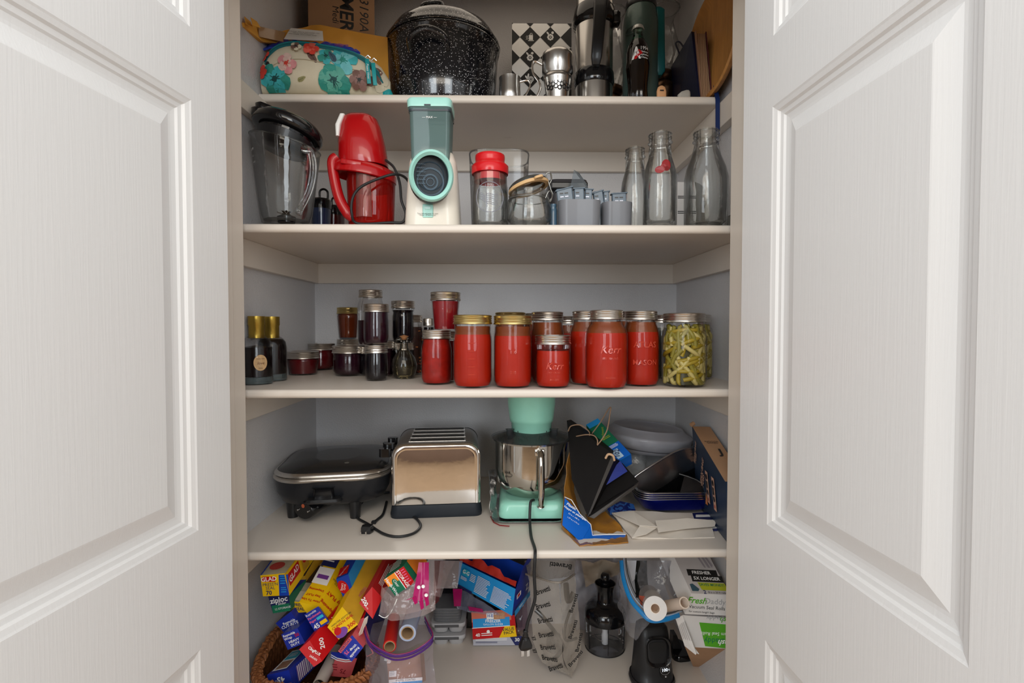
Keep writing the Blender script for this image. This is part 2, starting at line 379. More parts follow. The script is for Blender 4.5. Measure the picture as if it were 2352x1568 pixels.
for lb, z, y0, x0, x1 in SH:
    t = .019 if z < Z1 else .0205
    m = MB(); bull(m, x0, x1, y0, YB, z - t, z, shelf_m)
    o = m.build('shelf_board', None, (0, y0, z)); tag(o, 'cream painted ' + lb, 'shelf', 'painted shelf boards')
    for nm, lb2, (a, b_, c, d) in (('shelf_cleat', 'left wall', (XL, XL + .019, y0 if z < Z1 else 1.145, YB - .019)), ('shelf_cleat', 'right wall', (XR - (.024 if z == Z1 else .019), XR, y0 if z < Z1 else 1.145, YB - .019)), ('shelf_cleat', 'back wall', (XL, XR, YB - .019, YB))):
        if z == Z5: continue
        m = MB(); bx(m, a, b_, c, d, z - t - .064, z - t, trim_m, .0015)
        if nm == 'shelf_cleat' and lb2 != 'back wall' and z == Z1:
            m = MB(); bx(m, a, b_, 1.13, d, z - t - .064, z - t, trim_m, .0015)
        o = m.build(nm, None, ((a + b_) / 2, (c + d) / 2, z - t)); tag(o, 'cream cleat board on the %s under the %s' % (lb2, lb.split(',')[0].replace(' holding', ', holding')), 'cleat', 'cleats under the shelves')
# ================================================================ cartons: shared printed-box builder
def face_mats(w, L, h, Mx):
    return {'end': (Mx @ basis((-w / 2, 0, -h / 2), (1, 0, 0), (0, 0, 1), (0, -1, 0)), w, h),
            'top': (Mx @ basis((-w / 2, 0, h / 2), (1, 0, 0), (0, 1, 0), (0, 0, 1)), w, L),
            'right': (Mx @ basis((w / 2, 0, -h / 2), (0, 1, 0), (0, 0, 1), (1, 0, 0)), L, h),
            'left': (Mx @ basis((-w / 2, L, -h / 2), (0, -1, 0), (0, 0, 1), (-1, 0, 0)), L, h)}
def box_dec(mb, w, L, h, Mx, dec):
    fm = face_mats(w, L, h, Mx); off = .00025
    for d in dec:
        f, kind = d[0], d[1]; m, fw, fh = fm[f]; off += .00004
        if kind == 'R':
            u0, v0, u1, v1, mat = d[2:7]
            mb.add([(u0 * fw, v0 * fh, off), (u1 * fw, v0 * fh, off), (u1 * fw, v1 * fh, off), (u0 * fw, v1 * fh, off)], [(0, 1, 2, 3)], mat, m)
        elif kind == 'P':
            mb.add([(u * fw, v * fh, off) for u, v in d[2]], [tuple(range(len(d[2])))], d[3], m)
        elif kind == 'O':
            u, v, ru, rv, mat = d[2:7]; mb.disc(ru, mat, m @ T(u * fw, v * fh, off), 20, rv)
        elif kind == 'T':
            t, u, v, size, rot, mat = d[2:8]; ex = d[8] if len(d) > 8 else {}
            mb.text(t, size, mat, m @ T(u * fw, v * fh, off) @ R('Z', rot), **ex)
        elif kind == 'L':   # fine print lines
            u0, v0, u1, v1, n, mat = d[2:8]; rr = random.Random(n)
            for i in range(n):
                v = v1 + (v0 - v1) * (i + .3) / n; q = (v1 - v0) / n * .38; e = u0 + (u1 - u0) * rr.uniform(.75, 1)
                mb.add([(u0 * fw, v * fh, off), (e * fw, v * fh, off), (e * fw, (v + q) * fh, off), (u0 * fw, (v + q) * fh, off)], [(0, 1, 2, 3)], mat, m)
def axis_mx(N, Fp, roll=0):
    N = Vector(N); y = (Vector(Fp) - N).normalized(); x = y.cross(Vector((0, 0, 1)))
    x = x.normalized() if x.length > 1e-4 else Vector((1, 0, 0)); z = x.cross(y)
    return basis(N, x, y, z) @ R('Y', roll)

# ================================================================ top shelf
# floral lunch bag
floral_m = M('cream_canvas', (.66, .60, .45), .6, var=.05, scale=60, bump=.0002, bscale=900)
teal_f = M('teal_webbing', (.005, .13, .15), .6); tealp = M('teal_leather', (.01, .30, .32), .45)
o = Vector((-.462, 1.402, Z1))
t = thing('lunch_bag', 'zippered lunch bag in cream canvas with teal, red and pink flowers', 'lunch bag', o, (0, 0, 9))
m = MB(); Mx = R('Y', 90)
secs = []
for i in range(15):
    x = -.160 + .320 * i / 14; q = max(0.0, 1 - abs(x / .161) ** 3.2) ** .5
    hh = (.065 - .008 * (x / .176)) * (.45 + .55 * q); secs.append((x, -hh, 0, 0, 0, 0) if False else (x, hh, .062 * (.35 + .65 * q), min(hh, .045), -hh - .001, 0))
m.loft(secs, floral_m, Mx, nc=8)
from mathutils.bvhtree import BVHTree
bvh = BVHTree.FromPolygons(m.v, m.f)
def skin(x, z, off=.0006):
    h = bvh.ray_cast(Vector((x, -.3, z)), Vector((0, 1, 0)))[0]
    return h + Vector((0, -off, 0)) if h else None
def ztop(x):
    h = bvh.ray_cast(Vector((x, -.035, .4)), Vector((0, 0, -1)))[0]; return h.z if h else 0
lay = [0]
def decal(out, cx, cz, mat):
    lay[0] += 1; off = .0005 + .00004 * lay[0]; c = skin(cx, cz, off); P = [skin(min(max(x, -.157), .157), min(max(z, .003), .122), off) for x, z in out]
    if c is None: return
    for a_, b_ in zip(P, P[1:] + P[:1]):
        if a_ and b_: m.add([c, a_, b_], [(0, 1, 2)], mat)
fr_ = random.Random(5)
def petal(cx, cz, a, L_, w_, mat):
    ca, sa = math.cos(a), math.sin(a); o_ = []
    for i in range(14):
        q = 2 * PI * i / 14; u = L_ * .5 * (1 - math.cos(q)); v = w_ * math.sin(q) * (.5 + .5 * u / L_) * (1 + .12 * math.sin(5 * q)); o_.append((cx + u * ca - v * sa, cz + u * sa + v * ca))
    decal(o_, cx + L_ * .55 * ca, cz + L_ * .55 * sa, mat)
W_ = lambda n, c: M('floral_' + n, c, .6, var=.35, scale=55)
tq, tl, dk, rd, pk, br, ol, ink = W_('turquoise', (.05, .42, .45)), W_('teal', (.03, .27, .22)), W_('deep', (.01, .07, .07)), W_('red', (.62, .05, .03)), W_('pink', (.66, .27, .28)), W_('brown', (.17, .09, .07)), W_('olive', (.30, .28, .12)), W_('ink', (.03, .03, .03))
def flower(cx, cz, R_, c1, c2, cc=dk, n=6):
    for i in range(n): petal(cx, cz, 2 * PI * i / n + fr_.uniform(-.2, .2), R_ * fr_.uniform(.85, 1.1), R_ * .52, (c1, c2)[i % 2])
    for i in range(n): petal(cx, cz, 2 * PI * (i + .5) / n, R_ * .55, R_ * .20, c2)
    decal([(cx + R_ * .2 * math.cos(q) * (1 + .3 * math.sin(4 * q)), cz + R_ * .18 * math.sin(q)) for q in [2 * PI * i / 12 for i in range(12)]], cx, cz, cc)
    for i in range(9): q = fr_.uniform(0, 6.3); petal(cx, cz, q, R_ * .38, R_ * .03, cc)
def leaf(cx, cz, a, L_, mat):
    petal(cx, cz, a, L_, L_ * .30, mat); petal(cx, cz, a, L_ * .95, L_ * .02, ink)
    for q in (.3, .5, .7): petal(cx + L_ * q * math.cos(a), cz + L_ * q * math.sin(a), a + .7, L_ * .25, L_ * .012, ink); petal(cx + L_ * q * math.cos(a), cz + L_ * q * math.sin(a), a - .7, L_ * .25, L_ * .012, ink)
leaf(-.018, .070, 2.2, .036, br); leaf(-.045, .034, 3.6, .022, ol); leaf(-.13, .050, 2.1, .024, ink); leaf(.055, .052, 1.2, .022, br); leaf(.11, .085, -1.2, .026, br)
flower(.125, .045, .030, floral_m, br, br, 5); flower(.045, .082, .036, tq, W_('light_turquoise', (.16, .52, .55)), tl); flower(.005, .088, .022, tq, tl, dk, 5); leaf(.012, .100, -1.0, .030, W_('slate', (.05, .10, .14)))
flower(.022, .030, .042, tl, W_('sea_green', (.10, .38, .30)), dk, 7); flower(-.120, .026, .036, tl, tq, dk, 6); flower(-.090, .062, .026, pk, W_('pale_pink', (.68, .48, .42)), rd, 5); flower(-.030, .104, .020, rd, W_('coral', (.70, .12, .08)), rd, 5)
flower(-.150, .088, .018, rd, rd, rd, 5); flower(-.154, .045, .017, rd, rd, rd, 5); flower(.086, .034, .024, br, W_('mauve_brown', (.25, .14, .12)), ink, 6); flower(-.066, .104, .014, floral_m, br, ink, 5)
m.build('bag_body', t)
m = MB(); xs = [-.146 + .288 * i / 24 for i in range(25)]; zt_ = [ztop(x) for x in xs]; zp = [skin(x, z_ - .014 - .020 * max(0, x / .15) ** 3, .001) for x, z_ in zip(xs, zt_)]; zp = [q for q in zp if q]
m.tube(zp, [.002] + [.0055] * (len(zp) - 2) + [.003], teal_f, 8, flat=.7); m.tube([q + Vector((0, .004, .007)) for q in zp], .0032, teal, 6)
sp_ = [skin(x, z_ * .55 - .004 * math.sin(x * 30), .0004) for x, z_ in zip(xs, zt_)]; m.tube([q for q in sp_ if q], .0012, M('seam', (.45, .38, .26), .7), 6); m.build('zipper', t)
for dx, dz, ln in ((.108, 0, .062), (.123, -.006, .056)):
    m = MB(); m.box(.010, .003, ln, tealp, T(dx, -.073, .054 + dz) @ R('Y', -5), .001)
    m.tube([(dx - .006, -.073, .088 + dz), (dx, -.075, .093 + dz), (dx + .006, -.073, .088 + dz)], .0018, steel, 6)
    if dx < .115: m.text('Poppy Vines', .0075, white, T(dx, -.0748, .054) @ R('Y', -5) @ R('X', 90) @ R('Z', -90), shear=.3)
    m.build('zipper_pull', t)
m = MB(); m.loft([(0, .012, .02, .012), (.02, .016, .03, .015), (.034, .010, .02, .01)], tealp, T(.152, -.01, .0)); m.build('side_tab', t)

# blue crumpled bag wedged under the envelope
bluefilm = M('blue_film', (.015, .06, .55), .25, coat=.5, bump=.002, bscale=60)
P = [(598, 100), (640, 86), (700, 92), (750, 97), (800, 106), (826, 117)]
Q = [(600, 112), (640, 108), (700, 112), (750, 116), (800, 122), (828, 126)]
m = MB(); m.patch(rows([at(x, y, 1.44) for x, y in P], [at(x, y, 1.385) for x, y in Q]), 30, 8, bluefilm, .004, .006, 70)
m.patch(rows([at(x, y - 2, 1.45) for x, y in P[1:5]], [at(x, y + 2, 1.43) for x, y in P[1:5]]), 14, 4, M('mauve_film', (.35, .12, .35), .35), .003, .006, 60, seed=4)
tag(m.build('plastic_bag', None, at(710, 105, 1.42)), 'crumpled blue and mauve plastic bag squashed on the floral lunch bag', 'plastic bag')

# padded envelope
env = M('manila_envelope', (.75, .36, .05), .5, var=.12, scale=12, bump=.0006, bscale=30); tape = M('packing_tape', (.35, .20, .09), .2, coat=.5)
t = thing('padded_envelope', 'yellow padded mailing envelope with an address label, draped over the lunch bag', 'envelope', at(740, 90, 1.47))
og = at(740, 90, 1.47)
tp = [(561, 52), (592, 60), (640, 74), (715, 59), (740, 60), (800, 70), (890, 86)]
bt = [(563, 62), (603, 96), (650, 101), (700, 100), (745, 104), (818, 118), (893, 188)]
m = MB(); ey = lambda x: 1.275 + .20 * min(1, max(0, (x - 561) / 110)) ** .8; f = rows([at(x, y, ey(x)) for x, y in tp], [at(x, y, min(ey(x) - .004, 1.425) + (.03 if x > 800 else 0)) for x, y in bt]); m.patch(f, 40, 12, env, .010, .004, 18)
for a, b_, c, d in (((561, 38), (575, 50), (580, 62), (564, 55)), ((575, 40), (590, 50), (598, 64), (580, 58))): m.poly3([at(*a, 1.28), at(*b_, 1.30), at(*c, 1.29), at(*d, 1.27)], env)
m.build('envelope_body', t, og)
m = MB(); m.patch(quad(at(652, 90, 1.405), at(743, 94, 1.405), at(741, 71, 1.43), at(668, 64, 1.43)), 8, 4, white, .0006, .001, 30)
lb = basis(at(697, 79, 1.4155), at(743, 94, 1.405) - at(652, 90, 1.405), at(697, 68, 1.43) - at(697, 90, 1.405))
for i, s_ in enumerate(('NATIONAL PRESTO INDUSTRIES, INC.', '3925 N. HASTINGS WAY', 'EAU CLAIRE, WISCONSIN 54703')): m.text(s_, .0052, black, lb @ T(0, .006 - .006 * i, .0025) @ R('Z', -4))
m.build('address_label', t, og)
m = MB(); m.patch(quad(at(594, 84, 1.345), at(650, 96, 1.400), at(655, 74, 1.425), at(594, 60, 1.340)), 6, 4, tape, .0006, .001, 30); m.build('tape_strip', t, og)

# cardboard carton behind
o = at(713, 100, 1.60); o.z = Z1; Mx = T(*o) @ T(.095, 0, .23) @ T(0, 0, 0) @ R('Z', 20)
m = MB(); m.box(.19, .085, .46, kraft, Mx @ T(0, .0425, 0), .001)
box_dec(m, .19, .085, .46, Mx, [('end', 'T', 'AMERI', .56, .78, .055, -90, black, dict(bold=.02)), ('end', 'T', 'Medi', .40, .735, .026, -90, black), ('end', 'T', '23190A', .83, .79, .038, -90, black, dict(shear=.15)), ('end', 'R', .555, .9, .565, 1, black)])
tag(m.build('cardboard_box', None, o), 'tall brown cardboard carton with black printing, behind the yellow envelope', 'box')

# speckled roaster
def speck(nt, N, L, b):
    tc = N.new('ShaderNodeTexCoord'); col = None
    v = N.new('ShaderNodeTexVoronoi'); v.inputs['Scale'].default_value = 270; v.inputs['Randomness'].default_value = 1; L.new(tc.outputs['Object'], v.inputs['Vector'])
    sp = N.new('ShaderNodeSeparateColor'); L.new(v.outputs['Color'], sp.inputs[0])
    c = N.new('ShaderNodeMath'); c.operation = 'MULTIPLY'; c.inputs[1].default_value = .36; L.new(sp.outputs[0], c.inputs[0])
    lt = N.new('ShaderNodeMath'); lt.operation = 'LESS_THAN'; L.new(v.outputs['Distance'], lt.inputs[0]); L.new(c.outputs[0], lt.inputs[1])
    mx = N.new('ShaderNodeMix'); mx.data_type = 'RGBA'; mx.inputs[6].default_value = (.006, .007, .010, 1); mx.inputs[7].default_value = (.62, .62, .64, 1)
    L.new(lt.outputs[0], mx.inputs[0]); L.new(mx.outputs[2], b.inputs['Base Color']); b.inputs['Roughness'].default_value = .16; b.inputs['Coat Weight'].default_value = .6
speck_m = special('speckled_enamel', speck)
t = thing('roasting_pan', 'black speckled enamel roasting pan with its lid on', 'roasting pan', on(1021, 1.552, Z1) + Vector((0, 0, .001)), (0, 0, -8))
rx, ry = .163, .165
m = MB(); prof = [(.0, .012), (.55, .004), (.74, .0), (.82, .006), (.88, .03), (.93, .08), (.965, .17), (.975, .200), (1.0, .204), (1.005, .209), (.985, .212), (.96, .206), (.9, .08), (.7, .02), (0, .02)]
m.lathe([(r, z) for r, z in prof], speck_m, seg=56, sx=rx, sy=ry)
for a in range(-60, 61, 15): m.tube([(rx * .5 * math.sin(math.radians(a)), -ry * .5 * math.cos(math.radians(a)), .004), (rx * .86 * math.sin(math.radians(a)), -ry * .86 * math.cos(math.radians(a)), .012)], .006, speck_m, 8)
m.build('pan_body', t)
for s_ in (-1, 1):
    m = MB(); m.tube(smooth_path([(-.052, s_ * (ry * .89), .136), (-.044, s_ * (ry + .014), .158), (0, s_ * (ry + .026), .172), (.044, s_ * (ry + .014), .158), (.052, s_ * (ry * .89), .136)], 6), .008, speck_m, 8, flat=.6); m.build('side_handle', t)
m = MB(); m.lathe([(1.0, .213), (1.015, .216), (1.005, .222), (.955, .226), (.94, .238), (.86, .258), (.75, .268), (.5, .276), (0, .280)], speck_m, seg=56, sx=rx, sy=ry); lid = m.build('pan_lid', t)
m = MB(); m.tube(smooth_path([(-.030, -.118, .262), (-.022, -.118, .278), (.022, -.118, .278), (.030, -.118, .262)], 5), .005, speck_m, 8); m.build('lid_handle', lid)

# steel cream pitcher
def hgt(py, Y, z): return at(1176, py, Y).z - z
Yp = 1.41; hh = hgt(180, Yp, Z1)
t = thing('cream_pitcher', 'small steel cream pitcher beside the roasting pan', 'pitcher', on(1171, Yp, Z1))
m = MB(); m.lathe([(0, 0), (.025, 0), (.028, .004), (.0285, .03), (.0275, hh - .01), (.0285, hh), (.0265, hh), (.0255, .01), (0, .008)], steel, seg=28); m.build('body', t)
m = MB(); m.tube(smooth_path([(.026, 0, hh - .01), (.048, 0, hh - .006), (.053, 0, hh - .022), (.034, 0, .012), (.026, 0, .01)], 6), .0028, chrome, 8, flat=.6); m.build('handle', t)

# checker gift box
Yk = 1.60; wk = k(Yk, 135); hk = hgt(53, Yk, Z1)
o = at(1244, 300, Yk); o.z = Z1; t = thing('patterned_box', 'tall white box with a black diamond pattern and little kitchen icons', 'box', o)
m = MB(); m.box(wk, .07, hk, white, T(0, .035, hk / 2), .0015)
pt_ = k(Yk, 46); x0 = -wk / 2 + k(Yk, 41); z0 = hk - k(Yk, 31)
ff = T(-wk / 2, -.0006, 0) @ R('X', 90)
for i in range(-2, 4):
    for j in range(-1, 8):
        cx, cz = k(Yk, 41) + pt_ * i, hk - k(Yk, 31) - pt_ * j; h2 = pt_ / 2
        dd = [(cx - h2, cz), (cx, cz - h2), (cx + h2, cz), (cx, cz + h2)]
        if cx - h2 > wk or cx + h2 < 0 or cz - h2 > hk: continue
        for ax, lim, sg in ((0, 0, 1), (0, wk, -1), (1, hk, -1), (1, 0, 1)):
            out = []
            for q_ in range(len(dd)):
                a_, b_ = dd[q_ - 1], dd[q_]; da, db = (a_[ax] - lim) * sg, (b_[ax] - lim) * sg
                if da * db < 0: tq = da / (da - db); out.append((a_[0] + (b_[0] - a_[0]) * tq, a_[1] + (b_[1] - a_[1]) * tq))
                if db >= 0: out.append(b_)
            dd = out
        if len(dd) < 3: continue
        m.add([(a, b_, 0) for a, b_ in dd], [tuple(range(len(dd)))], black, ff)
        if not (.01 < cx < wk - .01) or cz > hk - .01 or cz < .01: continue
        c = ff @ T(cx, cz, .0003); q = pt_ / 46
        if (i + j) % 3 == 0:   # mug with steam
            m.box(9 * q, 11 * q, .0001, white, c @ T(2 * q, -1 * q, 0)); m.tube([(q * x, q * y, 0) for x, y in ((0, 4), (1, 8), (4, 8), (5, 4))], q * .8, white, 5, Mx=c); m.box(13 * q, 1.5 * q, .0001, white, c @ T(2 * q, -8 * q, 0))
            for s_ in (0, 1): m.tube([(q * (-9 + 3 * s_), q * -6, 0), (q * (-7 + 3 * s_), q * -3, 0), (q * (-9 + 3 * s_), 0, 0), (q * (-7 + 3 * s_), q * 3, 0)], q * .6, white, 5, Mx=c)
        elif (i + j) % 3 == 1:  # flower
            for a in range(0, 360, 45): m.disc(2.6 * q, white, c @ R('Z', a) @ T(5 * q, 0, 0) @ T(0, 0, .00002 * a / 45), 10)
            m.disc(3.2 * q, black, c @ T(0, 0, .0004), 12); m.disc(1.6 * q, white, c @ T(0, 0, .0005), 12)
            m.disc(2 * q, white, c @ T(-6 * q, 9 * q, 0) @ R('Z', 40), 10, 4 * q); m.disc(3 * q, white, c @ T(5 * q, 10 * q, 0), 12)
        else:                   # lemon and leaves
            m.disc(6.5 * q, white, c @ T(2 * q, -2 * q, 0), 18); m.disc(5 * q, black, c @ T(2 * q, -2 * q, .0001), 18); m.disc(4.3 * q, white, c @ T(2 * q, -2 * q, .0002), 18)
            for a in range(0, 180, 45): m.box(8 * q, .7 * q, .0001, black, c @ T(2 * q, -2 * q, .0004) @ R('Z', a))
            m.add([(-1 * q, -8 * q, 0), (5 * q, -8 * q, 0), (2 * q, -13 * q, 0)], [(0, 1, 2)], white, c)
            for a, xx, yy in ((35, -8, 2), (-10, -4, 6)): m.disc(2 * q, white, c @ T(xx * q, yy * q, 0) @ R('Z', a), 12, 5 * q)
m.build('box_body', t, None)

# steel canister over a pierced cup
Yc = 1.40; c0 = on(1279, Yc, Z1); hh = hgt(122, Yc, Z1); r1 = k(Yc, 35); r2 = k(Yc, 32)
t = thing('flour_sifter', 'round steel sifter with a pierced flower pattern low down', 'sifter', c0)
m = MB(); m.lathe([(0, 0), (r2 * .8, 0), (r2 * .86, .03), (r2 * .96, .055), (r2, .058), (r2, .066), (r2 * .95, .068), (r2 * .95, .072), (r1, .078), (r1, hh - .016), (r1 * 1.02, hh - .012), (r1 * .98, hh - .004), (r1 * .8, hh + .002), (0, hh + .004)], steel, seg=40); m.build('body', t)
m = MB()
for a in (-130, -90, -50):
    for p in range(5):
        q = math.radians(72 * p); ca = math.radians(a) ; rr = r2 * .90
        m.tube([(rr * math.cos(ca + (.009 * math.cos(q) + .005 * math.cos(w_)) / rr), rr * math.sin(ca + (.009 * math.cos(q) + .005 * math.cos(w_)) / rr), .036 + .009 * math.sin(q) + .005 * math.sin(w_)) for w_ in [2 * PI * z / 8 for z in range(8)]], .0011, bplastic, 5, closed=True)
m.build('pierced_pattern', t)
m = MB(); m.tube(smooth_path([(-r1, 0, hh - .03), (-r1 - .022, 0, hh - .022), (-r1 - .024, 0, hh - .05), (-r1 - .004, 0, .045), (-r1 - .016, 0, .012)], 6), .0035, chrome, 8, flat=.6); m.build('handle', t)

# steel press with black bands
Yf_ = 1.45; r = k(Yf_, 42); c0 = on(1362, Yf_, Z1); hh = hgt(-25, Yf_, Z1); z = lambda py: hgt(py, Yf_, Z1)
t = thing('coffee_press', 'tall brushed steel press pot with black bands and a black strap handle', 'press pot', c0)
m = MB(); m.lathe([(0, 0), (r, 0), (r, z(20)), (r * .98, z(5)), (r * .92, hh), (r * .5, hh + .01), (0, hh + .01)], steel, seg=40); m.build('body', t)
m = MB(); m.lathe([(r * 1.02, z(200)), (r * 1.08, z(195)), (r * 1.06, z(172)), (r * 1.02, z(168))], bgloss, seg=40); m.build('band', t)
m = MB(); m.lathe([(r * 1.0, z(65)), (r * 1.14, z(60)), (r * 1.16, z(45)), (r * 1.05, z(22)), (r * .98, z(18))], bgloss, seg=40); m.box(.022, .03, .035, bgloss, T(r * 1.08, -.02, z(52)), .006); m.build('band', t)
m = MB(); m.loft([(z(175), .010, .006, .003, -.006, -r - .012), (z(160), .014, .008, .004, -.006, -r - .020), (z(95), .016, .008, .004, -.001, -r - .024), (z(35), .018, .010, .004, .006, -r - .012)], bplastic, nc=4); m.build('handle', t)

# hurricane oil lamps
brass = M('aged_brass', (.16, .09, .05), .35, .9)
for px_, Y_, s_, lb_ in ((1404, 1.60, .95, 'behind the steel press pot'), (1521, 1.62, 1.1, 'between green flask and blue notebook')):
    c0 = on(px_, Y_, Z1); top = hgt(18 if px_ > 1500 else 26, Y_, Z1)
    t = thing('oil_lamp', 'clear oil lamp with a beaded glass chimney, ' + lb_, 'oil lamp', c0, group=None)
    m = MB(); fz = .085 if px_ > 1500 else .03; m.lathe([(0, 0), (.042, 0), (.044, .006), (.020, .02), (.012, .03 + fz * .4), (.014, .03 + fz * .7), (.034, .045 + fz), (.036, .06 + fz), (.020, .075 + fz)], brass, seg=28); m.build('font', t)
    bz = MB(); bz.lathe([(.022, .075), (.030, .082), (.030, .10), (.02, .106), (.012, .112)], brass, seg=24); bz.tube([(.028, 0, .09), (.05, 0, .092)], .002, brass, 6); bz.disc(.008, brass, T(.05, 0, .092) @ R('Y', 90)); bz.v = [q_ + Vector((0, 0, fz)) for q_ in bz.v]; bz.build('burner', t)
    m = MB(); R_ = .040 * s_; pr = [(.024, .10 + fz), (.030, .12 + fz), (.042, .15 + fz), (.044, .18 + fz), (.033, .22 + fz), (.026, .25 + fz), (.028, top - .03), (R_, top)]
    m.lathe(pr, glass, seg=28); m.tube([(R_ * math.cos(a), R_ * math.sin(a), top) for a in [2 * PI * i / 28 for i in range(28)]], [.0016 + .0012 * (i % 2) for i in range(28)], glass, 6, closed=True); m.build('chimney', t)

# green vacuum flask
Yt = 1.47; r = k(Yt, 40); z = lambda py: hgt(py, Yt, Z1); c0 = on(1467, Yt, Z1)
hammer = M('hammered_green_enamel', (.075, .12, .105), .35, .2, coat=.3, bump=.0004, bscale=160); tealh = M('teal_plastic', (.008, .12, .13), .35)
t = thing('vacuum_flask', 'large green hammered vacuum flask with a teal side handle', 'flask', c0)
m = MB(); m.lathe([(0, 0), (r * .95, 0), (r, .006), (r, z(60)), (r * .94, z(40)), (r * .80, z(18)), (0, z(18))], hammer, seg=40); m.build('body', t)
m = MB(); m.lathe([(r * .84, z(20)), (r * .88, z(14)), (r * .84, z(6)), (r * .7, z(6))], bplastic, seg=36); m.build('neck_ring', t)
m = MB(); m.lathe([(r * .80, z(8)), (r * .78, z(-30)), (0, z(-30))], steel, seg=36); m.build('cup_lid', t)
m = MB(); m.loft([(z(178), .008, .010, .004, r * .95, -.012), (z(170), .012, .012, .005, r * 1.02, -.016), (z(30), .012, .012, .005, r * .98, -.014), (z(22), .008, .010, .004, r * .9, -.010)], tealh, nc=4); m.build('handle', t)
m = MB()
m.text_cyl('STANLEY', .0105, M('embossed_badge', (.12, .15, .14), .3, .6), r + .0012, z(84), -128, bold=.02)
m.tube([((r + .001) * math.cos(a), (r + .001) * math.sin(a), z(84) + .010 * math.sin(q)) for a, q in [(math.radians(-128) + .5 * math.cos(w_) , w_) for w_ in [2 * PI * i / 24 for i in range(24)]]], .0009, M('embossed_badge', (0, 0, 0)), 5, closed=True); m.build('badge', t)

# dark soda bottle
Yb_ = 1.392; c0 = on(1461, Yb_, Z1); z = lambda py: hgt(py, Yb_, Z1); K = Yb_ / F
cola = M('dark_cola', (.006, .003, .002), .06, coat=1.0); greeng = G('green_bottle_glass', (.62, .80, .70), .35, 1.0)
t = thing('soda_bottle', 'contour glass soda bottle full of dark drink with white lettering about 1994', 'bottle', c0)
fl = lambda a, zz: 1 + (.035 * math.cos(10 * a) if zz < z(155) else 0)
pr = [(0, .004), (21 * K, .002), (23 * K, .006), (21.5 * K, .03), (22 * K, .045), (26 * K, .085), (26.5 * K, z(150)), (25.5 * K, z(142)), (25.5 * K, z(120)), (22 * K, z(105)), (16 * K, z(94))]
m = MB(); m.lathe(pr, cola, seg=60, sides=fl); m.build('bottle_body', t)
m = MB(); m.lathe([(16 * K, z(94)), (12.5 * K, z(86)), (11 * K, z(76)), (11.5 * K, z(70)), (10.5 * K, z(66))], greeng, seg=28); m.lathe([(12.9 * K, z(90)), (13 * K, z(87)), (12.4 * K, z(86))], dgreen, seg=28); m.build('neck', t)
m = MB(); m.lathe([(13 * K, z(67)), (13.2 * K, z(65)), (11.5 * K, z(59)), (9 * K, z(57)), (0, z(57))], M('bottle_cap', (.65, .66, .62), .3, .4), seg=42, sides=lambda a, zz: 1 + (.05 * math.cos(21 * a) if zz < z(64) else 0)); m.build('cap', t)
m = MB(); rr = 25.7 * K; emblem = MB()
m.text_cyl('1994', .0125, white, rr, z(121), -70, bold=.01)
for i, s_ in enumerate(('National', 'Basketball', 'Champs')): m.text_cyl(s_, .0065, white, rr, z(129 + 6.3 * i), -68, bold=.015)
emblem.text_cyl('A', .042, white, rr * 1.014, z(133), -112, bold=.035, sx=.75); 
emblem.add([(rr * 1.01 * math.cos(math.radians(a)), rr * 1.01 * math.sin(math.radians(a)), zz) for a, zz in ((-128, z(146)), (-112, z(132)), (-100, z(124)), (-88, z(128)), (-80, z(133)), (-92, z(136)), (-104, z(141)), (-116, z(148)))], [tuple(range(8))], red); m.build('printed_lettering', t); emblem.build('printed_emblem', t)

# utensil ends
m = MB(); m.loft([(0, .012, .005, .005), (.004, .013, .006, .006), (.018, .013, .006, .006), (.028, .010, .005, .005), (.032, .004, .003, .003)], M('pale_wood', (.62, .33, .16), .5), R('Z', 8), nc=6); m.box(.010, .002, .003, bplastic, T(-.001, -.0062, .018)); m.tube([(.0, .004, .01), (.01, .2, .012)], .005, MATS['pale_wood'])
tag(m.build('wooden_spoon', None, None), 'pale wooden spoon handle with a hanging slot, beside the green flask', 'spoon').location = on(1515, 1.368, Z1)
m = MB(); m.loft([(0, .016, .006, .006), (.010, .017, .008, .008), (.018, .012, .006, .006, .004, 0), (.022, .005, .003, .003, .008, 0)], M('grey_melamine', (.40, .38, .34), .4)); m.tube([(.0, .004, .008), (-.01, .16, .010)], .005, MATS['grey_melamine'])
tag(m.build('serving_spoon', None, None), 'grey rounded spoon end poking out in front of the dark blue notebook', 'spoon').location = on(1566, 1.37, Z1)

# notebook, book, board, strap
nb = M('navy_leather', (.004, .008, .035), .4, coat=.2, bump=.0003, bscale=150)
t = thing('notebook', 'dark blue leather notebook with a loop, leaning against a thick book', 'notebook', on(1575, 1.5, Z1)); og = on(1575, 1.5, Z1)
g0 = at(1606, 219, 1.375); g0.z = Z1 + .001; g1 = at(1549, 219, 1.60); g1.z = Z1 + .001
a0, a1 = at(1588, 72, 1.375), at(1541, 155, 1.60); th = Vector((.009, .003, 0))
m = MB(); m.hexa([g0, g0 + th, a0 + th, a0, g1, g1 + th, a1 + th, a1], nb); m.build('cover', t, og)
m = MB(); m.tube(smooth_path([at(1560, 122, 1.50), at(1552, 100, 1.53), at(1560, 96, 1.52), at(1570, 108, 1.48)], 5), .0025, nb, 6, flat=.5); m.build('pen_loop', t, og)
pages = special('page_edges', lambda nt, N, L, b: (lambda tc, wv, r: (setattr(wv.inputs['Scale'], 'default_value', 70), setattr(wv.inputs['Distortion'], 'default_value', 1.5), L.new(tc.outputs['Object'], wv.inputs[0]), L.new(wv.outputs[0], r.inputs[0]), L.new(r.outputs[0], b.inputs['Base Color'])))(N.new('ShaderNodeTexCoord'), N.new('ShaderNodeTexWave'), ramp(N, [(0, (.16, .09, .05)), (1, (.42, .27, .16))])))
